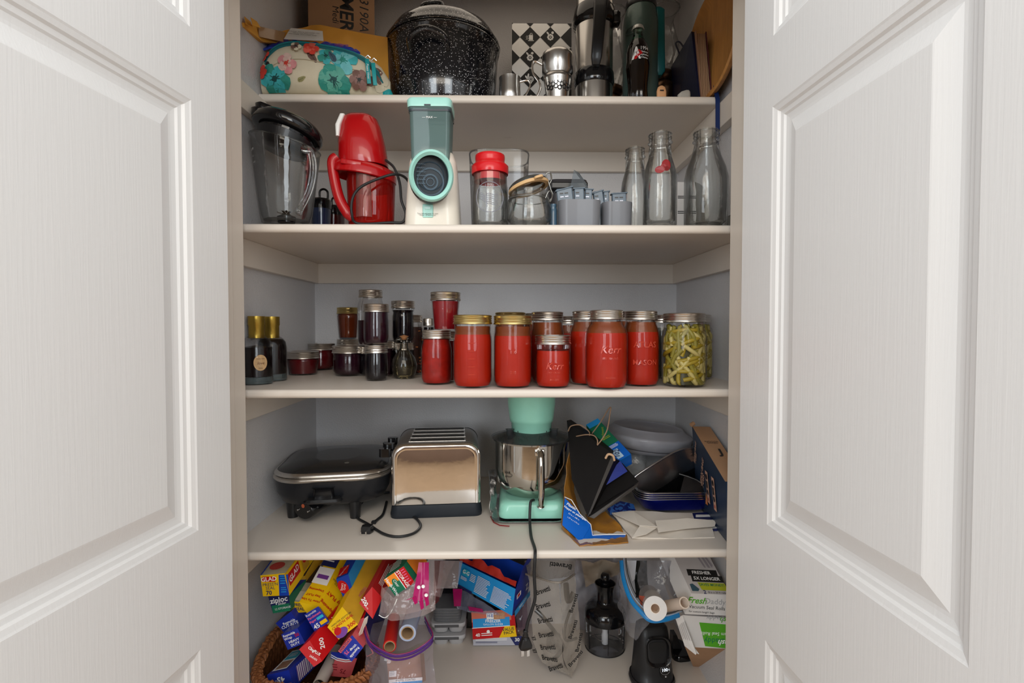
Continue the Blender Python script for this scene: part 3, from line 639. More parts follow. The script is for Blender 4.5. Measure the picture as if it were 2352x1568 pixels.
t = thing('hardback_book', 'thick old hardback book with browned page edges, between notebook and wooden board', 'book', on(1620, 1.45, Z1)); og = on(1620, 1.45, Z1)
g0 = at(1612, 219, 1.37); g0.z = Z1 + .001; a0 = at(1598, 76, 1.37); w_ = Vector((.026, .004, 0)); d_ = Vector((.022, .16, 0)); c_ = Vector((.0025, 0, 0))
m = MB(); m.hexa([g0, g0 + w_, a0 + w_, a0, g0 + d_, g0 + w_ + d_, a0 + w_ + d_, a0 + d_], pages); m.build('page_block', t, og)
dred = M('dark_red_cloth', (.07, .012, .015), .6)
for q in (Vector((-.0026, 0, 0)), w_):
    m = MB(); up = Vector((0, 0, .004)); f0 = Vector((0, -.004, 0)); m.hexa([g0 + q + f0, g0 + q + c_ + f0, a0 + q + c_ + f0 + up, a0 + q + f0 + up, g0 + q + d_, g0 + q + c_ + d_, a0 + q + c_ + d_ + up, a0 + q + d_ + up], dred if q.x > 0 else M('tan_cloth', (.28, .15, .09), .6)); m.build('book_cover', t, og)
m = MB(); m.lathe([(0, -.006), (.120, -.006), (.136, .002), (.140, .014), (.136, .018), (.128, .014), (.115, .004), (0, .003)], wood, T(.549, 1.368, Z1 + .141) @ R('Z', 6) @ R('Y', -88), seg=64)
tag(m.build('wooden_platter', None, (.549, 1.368, Z1 + .141)), 'large round wooden platter standing on edge against the right wall', 'platter')
m = MB(); pth = [at(1640, 150, 1.38), at(1641, 185, 1.372), at(1645, 214, 1.350), at(1648, 228, 1.335), at(1648, 260, 1.336), at(1648, 300, 1.337), at(1646, 332, 1.337)]
m.patch(rows([p + Vector((-.0055, 0, 0)) for p in pth], [p + Vector((.0055, 0, 0)) for p in pth]), 18, 2, M('blue_ribbon', (.004, .02, .10), .5), .0015)
tag(m.build('strap', None, pth[3]), 'dark blue strap hanging down over the right end of the top shelf', 'strap')
# ================================================================ second shelf
bglass = M('dark_cup_glass', (.02, .02, .04), .08, coat=.8)
def hz(z0): return lambda Y: (lambda py: at(1176, py, Y).z - z0)
# blender jug
Yj = 1.30; c0 = on(661, Yj, Z2); z = hz(Z2)(Yj); K = Yj / F
t = thing('blender_jug', 'clear glass blender jug with a black lid resting crooked on top', 'blender jug', c0)
m = MB(); m.lathe([(0, .002), (60 * K, .002), (66 * K, .006), (64 * K, .014), (50 * K, .018), (0, .018)], bgloss, seg=40); m.build('base_ring', t)
tl = lambda a, zz: 1 + .0 * a
m = MB(); h0 = z(335)
pr = [(.0, .022), (44 * K, .020), (52 * K, .028), (56 * K, .05), (62 * K, .10), (68 * K, .16), (74 * K, h0)]
vsz = len(m.v); m.lathe(pr, glass, seg=44); m.lathe([(72 * K, h0), (66 * K, .16), (60 * K, .10), (54 * K, .055), (48 * K, .034), (0, .03)], glass, seg=44)
for i in range(len(m.v)):
    p = m.v[i]
    if p.z > .1: p.z += (p.z - .1) / (h0 - .1) * (-p.x * .22)
m.tube([(74 * K * math.cos(a), 74 * K * math.sin(a), h0 - 74 * K * math.cos(a) * .22) for a in [2 * PI * i / 40 for i in range(40)]], .0018, glass, 6, closed=True)
m.build('glass_jar', t)
m = MB(); m.tube(smooth_path([(.060, -.045, .195), (.078, -.05, .188), (.084, -.048, .15), (.074, -.045, .10), (.052, -.045, .055), (.045, -.04, .045)], 7), [.010] * 36 + [.009], glass, 10, flat=.8); m.build('handle', t)
m = MB(); m.lathe([(0, .03), (.02, .03), (.022, .044), (.010, .05), (0, .062)], bgloss, seg=24)
for a in range(4): m.box(.045, .006, .0015, steel, T(0, 0, .05) @ R('Z', a * 45) @ R('Y', 12))
m.build('blade_unit', t)
m = MB(); m.text_cyl('CUPS', .008, white, 70.5 * K, h0 - .028, -140); m.text_cyl('- 6', .008, white, 69 * K, h0 - .043, -140); m.text_cyl('5 1/2', .006, white, 68 * K, h0 - .058, -136); m.build('measuring_marks', t)
m = MB(); Lx = T(.004, 0, h0 + .024) @ R('Y', 14) @ R('X', -8)
m.lathe([(0, -.040), (.058, -.040), (.062, -.036), (.064, -.004), (.078, -.002), (.083, .006), (.080, .020), (.070, .030), (.050, .034), (0, .034)], bgloss, Lx, seg=48)
m.lathe([(.050, -.03), (.066, -.03), (.070, -.012), (.066, -.01)], bplastic, Lx, seg=48)
for a, zz in ((-62, .036), (-75, .018)): m.loft([(0, .020, .014, .012), (.012, .024, .016, .014), (.018, .018, .012, .010)], bgloss, Lx @ T(-.058, -.02 if a > -70 else -.03, zz - .004) @ R('Z', 20)); 
m.build('lid', t)

# two dark drinking-cup style containers behind
for px_, Y_, w_, top, lb_, cm in ((740, 1.46, 44, 455, 'navy blender cup with a black lid and loop, behind the blender jug', M('navy_cup', (.02, .03, .07), .1, coat=.8)), (768, 1.55, 50, 472, 'dark red and black cup with a loop lid, beside the red ice machine', M('maroon_cup', (.06, .008, .008), .1, coat=.8))):
    c0 = on(px_, Y_, Z2); r = k(Y_, w_ / 2); h_ = at(0, top, Y_).z - Z2
    t = thing('travel_cup', lb_, 'cup', c0); m = MB(); m.lathe([(0, 0), (r * .8, 0), (r * .85, .004), (r, h_ * .75), (r, h_ * .8)], cm, seg=28); m.build('cup', t)
    m = MB(); m.lathe([(r * 1.04, h_ * .78), (r * 1.05, h_ * .95), (r * .9, h_), (0, h_)], bgloss, seg=28); m.build('lid', t)
    m = MB(); m.tube(smooth_path([(-r * .1, 0, h_), (-r * .1, 0, h_ + .022), (r * .3, 0, h_ + .028), (r * .7, 0, h_ + .02), (r * .7, 0, h_)], 5), .003, bgloss, 8); m.build('loop', t)

# red ice machine
Ym = 1.33; c0 = on(852, Ym, Z2); z = hz(Z2)(Ym); K = Ym / F; X = lambda px: (px - 852) * K
redp = M('glossy_red_plastic', (.42, .004, .006), .22, coat=.5, var=.03); redt = G('translucent_red', (.85, .10, .06), .5, .8, dens=.28, dcol=(.55, .015, .01))
t = thing('ice_shaver', 'glossy red electric shaved ice machine with a side handle', 'kitchen appliance', c0)
m = MB(); m.loft([(z(386), 53 * K, .050, .045, X(840), 0), (z(370), 54 * K, .054, .05, X(838), 0), (z(330), 51 * K, .053, .048, X(834), .004), (z(295), 46 * K, .046, .043, X(830), .008), (z(275), 40 * K, .036, .034, X(828), .010), (z(265), 28 * K, .024, .022, X(827), .012), (z(262), 14 * K, .012, .010, X(827), .012)], redp, nc=8); dome = m.build('motor_housing', t)
m = MB(); m.loft([(z(325), .004, .024, .004, X(789), -.012), (z(300), .006, .026, .005, X(790), -.012), (z(272), .006, .018, .005, X(797), -.008)], white); m.build('side_panel', dome)
m = MB(); Cx = T(X(840), 0, z(393)) @ R('Y', 9)
m.lathe([(.058, .012), (.075, .006), (.082, -.006), (.083, -.020), (.079, -.022), (.076, -.006), (.058, .004)], redp, Cx, seg=48, sy=.8)
m.box(.05, .006, .012, redp, Cx @ T(-.015, -.062, -.002), .002); m.build('collar', t)
m = MB(); m.lathe([(0, .004), (.050, .004), (.055, .01), (.058, z(470)), (.060, z(420)), (.060, z(400))], redt, T(X(855), 0, 0), seg=40, sy=.85); m.build('ice_bowl', t)
m = MB(); m.lathe([(.0, z(508)), (.023, z(508)), (.023, z(398))], G('rosy_clear', (.95, .75, .72), .5, .9, dens=.12, dcol=(.8, .5, .45)), T(X(850), -.034, 0), seg=28)
m.lathe([(0, z(440)), (.048, z(440)), (.052, z(405))], M('dark_red_inner', (.05, .002, .003), .2, coat=.5), T(X(855), .006, 0), seg=32, sy=.8); m.build('inner_chute', t)
m = MB(); m.loft([(0, .05, .045, .04, X(860), 0), (.010, .058, .048, .045, X(858), 0), (.014, .054, .045, .042, X(858), 0)], redp); m.build('base', t)
m = MB(); m.tube(smooth_path([(X(786), -.03, z(372)), (X(778), -.034, z(385)), (X(784), -.036, z(430)), (X(795), -.038, z(470)), (X(812), -.038, z(500)), (X(822), -.036, z(512))], 6), [.013] * 25 + [.012, .011, .010, .010, .009, .008], redp, 12, flat=1.0); m.build('handle', t)
m = MB(); m.tube(smooth_path([at(886, 368, 1.30), at(905, 385, 1.28), at(918, 420, 1.27), at(922, 460, 1.26), at(932, 490, 1.26), at(925, 510, 1.26), at(895, 511, 1.255), at(822, 513, 1.25), at(808, 490, 1.24), at(810, 455, 1.24), at(828, 430, 1.24), at(870, 410, 1.24), at(910, 400, 1.25), at(935, 412, 1.30), at(945, 440, 1.36)], 7), .0032, cord, 8); m.build('power_cord', t, c0)

# mint and white rotary slicer
Ys = 1.24; c0 = on(998, Ys, Z2); z = hz(Z2)(Ys); K = Ys / F; X = lambda px: (px - 998) * K
cream = M('cream_plastic', (.80, .74, .64), .3, coat=.3); mint2 = M('pale_mint_plastic', (.36, .68, .60), .3, coat=.3); smoke = G('smoky_plastic', (.55, .68, .66), .5, .7, .05, dens=.45, dcol=(.20, .30, .29)); dgrey = M('dark_grey_plastic', (.03, .04, .05), .35)
t = thing('food_slicer', 'white rotary food slicer with mint trim, grey chute and open round drum', 'kitchen appliance', c0)
m = MB(); m.loft([(0, 60 * K, .055, .03), (.006, 61 * K, .057, .03), (z(470), 58 * K, .054, .03), (z(420), 55 * K, .05, .03), (z(380), 52 * K, .045, .03), (z(360), 46 * K, .038, .03), (z(352), 38 * K, .03, .025)], cream, nc=8); m.build('base', t)
m = MB(); m.loft([(z(395), 41 * K, .036, .008, X(996), -.014), (z(272), 45 * K, .040, .010, X(996), -.014), (z(268), 47 * K, .042, .010, X(996), -.014)], smoke, nc=5)
m.loft([(z(278), 46.5 * K, .0415, .01, X(996), -.014), (z(274), 46.8 * K, .042, .01, X(996), -.014)], dgrey, cap0=False, cap1=False)
m.text('— MAX —', .007, white, T(X(996), -.0555, z(292)) @ R('X', 90)); m.build('feed_chute', t)
m = MB(); m.loft([(z(268), 48 * K, .043, .012, X(995), -.014), (z(252), 49 * K, .044, .014, X(995), -.014), (z(248), 46 * K, .041, .012, X(995), -.014)], mint2, nc=6); m.box(.014, .002, .003, dgrey, T(X(992), -.058, z(266))); m.build('chute_cap', t)
dpos = at(990, 404, 1.140) - c0
Dx = T(*dpos) @ R('Z', 12) @ R('X', 14) @ R('X', 90)
m = MB(); q = 49 * 1.14 / F
m.lathe([(q * .80, .012), (q * .93, .018), (q * 1.02, .014), (q * 1.03, .002), (q * .96, -.008), (q * .80, -.004), (q * .80, .012)], mint2, Dx @ S(1, 1.13, 1), seg=48); m.build('drum_ring', t)
m = MB(); m.lathe([(q * .82, .008), (q * .80, -.022), (0, -.022)], dgrey, Dx @ S(1, 1.1, 1), seg=40)
m.lathe([(q * .62, -.019), (q * .66, -.021)], M('slate_plastic', (.10, .15, .20), .4), Dx, seg=32)
for rr in (.16, .30, .34, .58, .62): m.lathe([(q * rr, -.0205), (q * (rr + .03), -.0205)], M('slate_plastic', (0, 0, 0)), Dx @ T(.0, -.012, .002), seg=28)
for i in range(5):
    for j in range(6): m.box(.0035, .0012, .0012, M('slate_plastic', (0, 0, 0)), Dx @ T(-q * .62 + .004 * i, -.016 + .008 * j, -.004 - .003 * i) @ R('Z', 25))
m.build('drum', t)
m = MB(); m.lathe([(q * .9, -.004), (q * .99, -.010), (q * .95, -.05), (q * .90, -.05)], bplastic, Dx @ S(1, 1.13, 1) @ T(0, -.006, 0), seg=40); m.box(.038, .012, .014, dgrey, T(X(992), -.062, z(469)), .003); m.box(.026, .002, .008, M('slate_plastic', (0, 0, 0)), T(X(992), -.069, z(469)), .001); m.build('release_clip', t)
m = MB(); m.box(.0235, .004, .030, mint2, T(X(992), -.057, z(497)), .0018); m.box(.014, .003, .007, M('pale_mint_light', (.55, .8, .75), .3), T(X(992), -.0595, z(491)), .001)
m.text('Turn left and press to open\nPower off before use', .0042, black, T(X(992), -.0600, z(505)) @ R('X', 90)); m.build('push_button', t)

# clear square pitcher behind, jar with red lid, clip-top jar
Yp = 1.44; c0 = on(1147, Yp, Z2); K = Yp / F; hh = hz(Z2)(Yp)(364)
m = MB(); m.loft([(.002, 58 * K, .060, .02), (.01, 60 * K, .064, .022), (hh, 66 * K, .075, .025)], plastic, cap1=False); m.loft([(hh * .74, 60 * K, .068, .022), (hh * .745, 63 * K, .07, .022)], plastic, cap0=False, cap1=False)
m.tube([(66 * K * 1.0 * (abs(math.cos(a)) ** .5) * (1 if math.cos(a) > 0 else -1), .075 * (abs(math.sin(a)) ** .5) * (1 if math.sin(a) > 0 else -1), hh) for a in [2 * PI * i / 48 for i in range(48)]], .0022, plastic, 6, closed=True)
tag(m.build('plastic_pitcher', None, None), 'open square clear plastic container, behind the jar with the red lid', 'container').location = c0
Yr = 1.23; c0 = on(1126, Yr, Z2); z = hz(Z2)(Yr); K = Yr / F
t = thing('glass_canister', 'clear embossed glass jar with a stepped red plastic lid', 'jar', c0)
m = MB(); m.lathe([(0, .003), (37 * K, .002), (40 * K, .006), (41 * K, .02), (41 * K, z(440)), (39 * K, z(426)), (38 * K, z(400))], glass, seg=44); m.lathe([(36 * K, z(400)), (37 * K, z(430)), (39 * K, z(445)), (38 * K, .02), (33 * K, .012), (0, .012)], glass, seg=44); m.build('jar_body', t)
m = MB(); rr = 41.4 * K; embo = G('embossed_glass', (.80, .80, .86), .3, 1.0, dens=.25, dcol=(.6, .6, .68))
m.tube([(rr * math.cos(math.radians(-90) + .80 * math.cos(a)), rr * math.sin(math.radians(-90) + .80 * math.cos(a)), z(462) + .034 * math.sin(a)) for a in [2 * PI * i / 40 for i in range(40)]], .0009, embo, 6, closed=True)
m.text_cyl('1776', .012, embo, rr, z(438), -90, bold=.01)
for i in range(14):
    a = math.radians(-90 - 38 + 76 * i / 13); m.text_cyl('*', .009, embo, rr, z(489) + .006 * abs((i - 6.5) / 6.5) ** 2, math.degrees(a))
for j in range(6): m.tube([(rr * math.cos(math.radians(-100 + x)), rr * math.sin(math.radians(-100 + x)), z(456 + 4.4 * j) + .0016 * math.sin(x / 5)) for x in range(0, 40, 4)], .0007, embo, 5)
m.tube([(rr * math.cos(math.radians(-100)), rr * math.sin(math.radians(-100)), z(452)), (rr * math.cos(math.radians(-98)), rr * math.sin(math.radians(-98)), z(485))], .0008, embo, 5)
for j in range(5): m.tube([(rr * math.cos(math.radians(-104 - 2 * x)), rr * math.sin(math.radians(-104 - 2 * x)), z(458 + 3.6 * j) + .001 * x - .0018 * (x - 4) ** 2 * .1) for x in range(0, 10)], .0007, embo, 5)
m.build('embossing', t)
redlid = M('red_lid_plastic', (.60, .006, .010), .28, coat=.4, var=.03)
m = MB(); m.lathe([(41 * K, z(402)), (42 * K, z(398)), (42 * K, z(384)), (38 * K, z(380)), (34 * K, z(377)), (33 * K, z(372)), (34 * K, z(366)), (33.5 * K, z(359)), (31 * K, z(357)), (0, z(357))], redlid, seg=44); m.lathe([(40 * K, z(400)), (36 * K, z(402)), (36 * K, z(418))], redlid, seg=44); m.build('lid', t)

Yc = 1.21; c0 = on(1214, Yc, Z2); z = hz(Z2)(Yc); K = Yc / F
t = thing('clip_top_jar', 'round glass clip-top jar with its lid ajar on a tan rubber seal', 'jar', c0)
m = MB(); m.lathe([(0, .003), (42 * K, .002), (50 * K, .008), (53 * K, .022), (52 * K, z(480)), (48 * K, z(462)), (44 * K, z(456)), (46 * K, z(452)), (44 * K, z(448)), (46 * K, z(444)), (44 * K, z(438))], glass, seg=44); m.lathe([(42 * K, z(440)), (42 * K, z(456)), (49 * K, z(478)), (50 * K, .022), (42 * K, .012), (0, .012)], glass, seg=44); m.build('jar_body', t)
Lx = T(0, 0, z(431)) @ R('Y', -16) @ R('X', -6)
lid = MB(); lid.lathe([(43 * K, 0), (45 * K, .002), (45 * K, .008), (38 * K, .014), (0, .016)], G('grey_lid_glass', (.55, .57, .55), .35, 1, dens=.3, dcol=(.12, .12, .11)), Lx, seg=40); lid = lid.build('lid', t)
m = MB(); m.lathe([(38 * K, -.004), (47 * K, -.004), (48 * K, .0), (47 * K, .003), (38 * K, .003)], M('tan_rubber', (.60, .38, .18), .55), Lx, seg=40); m.loft([(-.003, .010, .008, .006), (.002, .010, .008, .006)], MATS['tan_rubber'], Lx @ T(.022, -47 * K, 0)); m.build('rubber_seal', lid)
m = MB(); wire = M('bail_wire', (.30, .30, .28), .3, .9)
m.tube(smooth_path([(46 * K, -.006, z(465)), (54 * K, -.008, z(450)), (50 * K, -.01, z(438)), (44 * K, -.012, z(420)), (38 * K, -.008, z(404)), (48 * K, -.008, z(398)), (52 * K, 0, z(412)), (46 * K, 0, z(424))], 6), .0016, wire, 6)
m.tube(smooth_path([(36 * K, -.03, z(462)), (44 * K, -.03, z(446)), (52 * K, -.02, z(452)), (48 * K, -.014, z(466)), (40 * K, -.02, z(454))], 5), .0015, wire, 6)
m.tube([(45.5 * K * math.cos(a), 45.5 * K * math.sin(a), z(459)) for a in [2 * PI * i / 30 for i in range(30)]], .0012, wire, 6, closed=True); m.build('wire_bail', t)

# grey tubs of shredder inserts, waffle plate, scraper, small flask
gt = M('grey_tub_plastic', (.17, .175, .19), .38, coat=.2, var=.03); gb = M('blue_grey_plastic', (.10, .14, .18), .3, coat=.3)
for a_, b_, top, Y_, lb_ in ((1279, 1375, 466, 1.22, 'left one of two grey plastic tubs holding slotted inserts'), (1377, 1446, 470, 1.25, 'right one of two grey plastic tubs, beside the milk bottles')):
    K = Y_ / F; z = hz(Z2)(Y_); c0 = on((a_ + b_) / 2, Y_, Z2); hw = (b_ - a_) / 2 * K
    m = MB(); m.loft([(0, hw * .93, .035, .018), (.004, hw * .95, .036, .02), (z(top), hw, .04, .022), (z(top), hw - .002, .038, .02), (.01, hw * .92, .034, .018)], gt, nc=7, cap1=True, cap0=True)
    tag(m.build('plastic_tub', None, None), lb_, 'tub', 'grey plastic tubs').location = c0
n_ = 0
for px_, top, w_, tilt, Y_, lb_ in ((1300, 432, 36, 14, 1.22, 'shiny blue-grey slotted insert standing at the left of the left tub'), (1327, 431, 22, 4, 1.225, 'middle slotted insert with an oval hole, in the left tub'), (1345, 433, 16, -2, 1.23, 'narrow grey insert at the right end of the left tub'),
                                (1378, 438, 22, 16, 1.25, 'tilted dark insert at the left end of the right tub'), (1390, 438, 12, 6, 1.255, 'slim grey insert in the middle of the right tub'), (1418, 442, 32, 4, 1.25, 'wide slotted insert at the right end of the right tub')):
    K = Y_ / F; z = hz(Z2)(Y_); c0 = on(px_ + 4, Y_, Z2 + .012); hh = z(top) - .012; hw = w_ / 2 * K
    m = MB(); Mx = R('Y', -tilt * .5); m.box(hw * 2, .012, hh, gb, Mx @ T(0, 0, hh / 2), .002); m.box(hw * 2 + .006, .016, .003, gb, Mx @ T(0, 0, hh - .002) @ R('Y', -tilt * .6), .001)
    for i in range(3):
        for j in (range(2) if w_ > 30 else range(1)): m.box(.008 if w_ > 14 else .004, .0015, .0025, silver_p if i % 2 else bplastic, Mx @ T(-hw * .4 + j * .011, -.0065, hh - .012 - i * .008))
    tag(m.build('shredder_insert', None, None), lb_, 'shredder insert', 'slotted inserts in the grey tubs').location = c0
Y_ = 1.48; K = Y_ / F; z = hz(Z2)(Y_); c0 = on(1300, Y_, Z2)
t = thing('waffle_maker', 'black waffle maker standing behind the grey tubs', 'waffle maker', c0)
m = MB(); m.loft([(0, .045, .05, .02), (z(430), .055, .055, .025), (z(422), .052, .05, .02)], M('charcoal_plastic', (.035, .032, .035), .4)); m.build('body', t)
m = MB(); m.box(.10, .02, .02, bplastic, T(0, -.06, z(440)), .004); m.build('handle', t)
m = MB(); m.poly3([at(1308, 437, 1.36), at(1318, 391, 1.38), at(1330, 398, 1.38), at(1345, 420, 1.37), at(1353, 438, 1.36)], G('clear_scraper', (.80, .84, .86), .5, .9, dens=.1, dcol=(.5, .55, .6)), .002)
m.poly3([at(1308, 437, 1.36), at(1353, 438, 1.36), at(1345, 505, 1.34), at(1315, 505, 1.34)], MATS['clear_scraper'], .002)
tag(m.build('bowl_scraper', None, at(1330, 505, 1.34)), 'clear curved plastic scraper sticking up behind the left grey tub', 'scraper')
Y_ = 1.22; K = Y_ / F; z = hz(Z2)(Y_)
m = MB(); m.lathe([(0, 0), (9 * K, 0), (9 * K, z(482)), (7 * K, z(476)), (8 * K, z(474)), (8 * K, z(469)), (0, z(468))], M('slate_blue_glass', (.06, .12, .18), .1, coat=.8), seg=24)
tag(m.build('spice_bottle', None, None), 'slim slate-blue bottle between the clip-top jar and the grey tub', 'bottle').location = on(1270, Y_, Z2)

# milk bottles
def milk(px_, w_, top, Y_, lb_, logo=False):
    K = Y_ / F; z = hz(Z2)(Y_); c0 = on(px_, Y_, Z2); r = w_ / 2 * K; hh = z(top)
    t = thing('milk_bottle', lb_, 'bottle', c0, group='empty glass milk bottles')
    n = .54 * r if w_ > 90 else .62 * r
    sq = lambda a, zz: (1 + .05 * abs(math.sin(2 * a)) ** 1.5) if zz < hh * .6 else 1
    m = MB(); m.lathe([(0, .004), (r * .86, .002), (r * .96, .010), (r * .97, hh * .30), (r * .97, hh * .52), (r * .90, hh * .62), (r * .68, hh * .74), (n * 1.05, hh * .84), (n * 1.0, hh * .87), (n * 1.18, hh * .89), (n * 1.02, hh * .91), (n * 1.12, hh * .935), (n * 1.0, hh * .955), (n * 1.08, hh * .98), (n * .95, hh)], glass, seg=48, sides=sq)
    m.lathe([(n * .8, hh), (n * .85, hh * .85), (r * .85, hh * .62), (r * .89, hh * .5), (r * .88, .02), (r * .6, .012), (0, .016)], glass, seg=48, sides=sq); m.build('bottle_glass', t)
    for q in range(3): 
        m = MB(); m.tube([(n * 1.08 * math.cos(a), n * 1.08 * math.sin(a), hh * (.905 + .03 * q) + .002 * a / 6.3) for a in [2 * PI * i / 28 for i in range(28)]], .0016, glass, 6)
    m.build('thread_ring', t)
    if logo:
        m = MB(); rp = M('dark_red_print', (.28, .012, .015), .35)
        for a, zz, sx_, sy_ in ((-84, .62, .011, .013), (-93, .615, .007, .004), (-107, .575, .011, .008)):
            rr = r * .93 if zz > .6 else r * .99; aa = math.radians(a); m.add([(rr * math.cos(aa + sx_ * math.cos(b_) / rr), rr * math.sin(aa + sx_ * math.cos(b_) / rr), hh * zz + sy_ * math.sin(b_)) for b_ in [2 * PI * i / 16 for i in range(16)]], [tuple(range(16))], rp)
        m.build('printed_logo', t)
    return t
milk(1513, 76, 303, 1.215, 'empty glass milk bottle with a dark red print, in front of another', True)
milk(1456, 64, 338, 1.32, 'empty glass milk bottle half hidden behind the one with the red print')
milk(1618, 96, 297, 1.235, 'widest empty glass milk bottle, against the right wall')
# striped paper box and mesh bag behind the bottles
Y_ = 1.40; z = hz(Z2)(Y_); K = Y_ / F
m = MB(); w_ = 44 * K; hh = z(416); m.box(w_, .05, hh, M('white_card', (.80, .77, .76), .6), T(0, .025, hh / 2), .001)
for zz in (449, 453, 484, 488): m.box(w_ * .96, .0008, .0018, black, T(0, -.0006, z(zz)))
tag(m.build('white_carton', None, None), 'white card box with thin double black lines, behind the right milk bottles', 'box').location = on(1575, Y_, Z2)
mesh = M('grey_mesh', (.20, .19, .17), .7, bump=.001, bscale=500, var=.5, scale=400)
m = MB(); m.patch(rows([at(1598, 418, 1.40), at(1615, 428, 1.36)], [at(1600, 515, 1.40), at(1628, 520, 1.31)]), 8, 14, mesh, .004, .004, 40)
m.patch(rows([at(1628, 512, 1.30), at(1660, 500, 1.30), at(1690, 488, 1.30)], [at(1628, 520, 1.25), at(1660, 520, 1.25), at(1690, 518, 1.25)]), 10, 5, mesh, .004, .003, 40, seed=3)
tag(m.build('mesh_bag', None, at(1620, 520, 1.32)), 'grey mesh bag slumped behind and beside the widest milk bottle', 'mesh bag')
# ================================================================ middle shelf: preserves
tomato = M('tomato_puree', (.42, .015, .003), .45, coat=.0, spec=.2, var=.18, scale=22); tomato2 = M('chunky_tomato', (.29, .008, .003), .45, spec=.2, var=.45, scale=70)
serum = M('tomato_water', (.20, .045, .012), .35, spec=.2, var=.1); amber = M('amber_jelly', (.17, .028, .006), .15, coat=.6, var=.15); plum = M('plum_jam', (.022, .004, .010), .15, coat=.7, var=.3)
ruby = M('ruby_jelly', (.10, .006, .008), .15, coat=.6, var=.15); darkj = M('black_jam', (.006, .004, .006), .15, coat=.7, var=.3); redj = M('red_pepper_jelly', (.24, .006, .010), .2, coat=.5, var=.3, scale=60)
GRP = 'mason jars of preserves on the middle shelf'
lid_cache = {}
def lid_mb(r, h, mat, seg=48):
    m = MB(); m.sharp = 38; m.lathe([(r * 1.01, 0), (r * 1.05, .0008), (r * 1.03, h * .2), (r * 1.0, h * .28), (r * 1.025, h * .42), (r * .995, h * .52), (r * 1.03, h * .66), (r * 1.0, h * .74), (r * 1.03, h * .92), (r * 1.0, h), (r * .90, h + .0008), (r * .88, h - .0006), (0, h - .0004)], mat, seg=seg, sides=lambda a, zz: 1 + (.006 * math.cos(60 * a) if zz > h * .8 else 0)); return m
def jar(label, px0, px1, ytop, base=None, Y=None, zb=None, fill=tomato, kind='quart', lidm=lidmetal, lidw=None, top_band=0, group=GRP, level=.955, text=None, chunks=None, lidh=None, name='mason_jar'):
    """px0..px1 the body's width, ytop the lid's top; stands on the shelf with its front foot at pixel row base, or at Y on height zb"""
    zb = Z3 if zb is None else zb; pc = (px0 + px1) / 2
    if Y is None:
        yf = atz(pc, base, zb).y; r = (px1 - px0) / 2 * yf / (F - (px1 - px0) / 2); Y = yf + r
    r = k(Y, (px1 - px0) / 2); hh = at(pc, ytop, Y).z - zb; c0 = on(pc, Y, zb)
    t = thing(name, label, 'jar', c0, group=group)
    rl = (k(Y, lidw / 2) if lidw else r * (.86 if kind == 'quart' else .97)); hl = lidh or .0205
    hb = hh - hl * .95                     # glass top
    if kind == 'quart': top_band = top_band and top_band + .003
    if kind == 'quart': pr = [(0, .003), (r * .80, .001), (r * .90, .005), (r, .016), (r, hb * .70), (r * .985, hb * .78), (r * .93, hb * .86), (rl * .98, hb * .925), (rl * .96, hb)]
    elif kind == 'pint': pr = [(0, .003), (r * .80, .001), (r * .90, .005), (r, .014), (r, hb * .68), (r * .97, hb * .80), (rl * .98, hb * .92), (rl * .96, hb)]
    elif kind == 'taper': pr = [(0, .003), (r * .78, .001), (r * .84, .004), (r * .86, .012), (r * .97, hb * .8), (r * .985, hb * .9), (rl * .97, hb * .92), (rl * .96, hb)]
    else: pr = [(0, .003), (r * .80, .001), (r * .93, .006), (r, .014), (r, hb * .72), (r * .96, hb * .86), (rl * .98, hb * .92), (rl * .96, hb)]
    def rad(z):
        for (a, za), (b_, zb2) in zip(pr[1:], pr[2:]):
            if z <= zb2: return a + (b_ - a) * max(0, (z - za)) / max(1e-6, zb2 - za)
        return pr[-1][0]
    m = MB(); m.lathe(pr, jarglass, seg=44)
    if text:
        for (s_, sz, zz, sh) in text: m.text_cyl(s_, sz, embossr, rad(hb * zz) + .0006, hb * zz, -90, bold=.012, shear=sh)
    m.build('glass', t)
    if fill:
        zt = hb * level; zc = zt - top_band
        pts = [(0, .0045)] + [(max(0, rad(z) - .0022), z) for z in [.0045 + (zc - .0045) * i / 12 for i in range(13)]]
        if not top_band: pts += [(0, zc)]
        m = MB(); m.lathe(pts, fill, seg=40)
        if top_band: m.lathe([(max(0, rad(z) - .0022), z) for z in [zc + top_band * i / 5 for i in range(6)]] + [(0, zt)], serum, seg=40)
        if chunks: chunks(m, rad, hb)
        m.build('contents', t)
    m = lid_mb(rl, hl, lidm); m.v = [p + Vector((0, 0, hb - .002)) for p in m.v]; m.build('lid', t)
    t['_r'] = r
    return t
embossr = M('embossed_jar_glass', (.52, .055, .03), .15, coat=.8, var=.02)
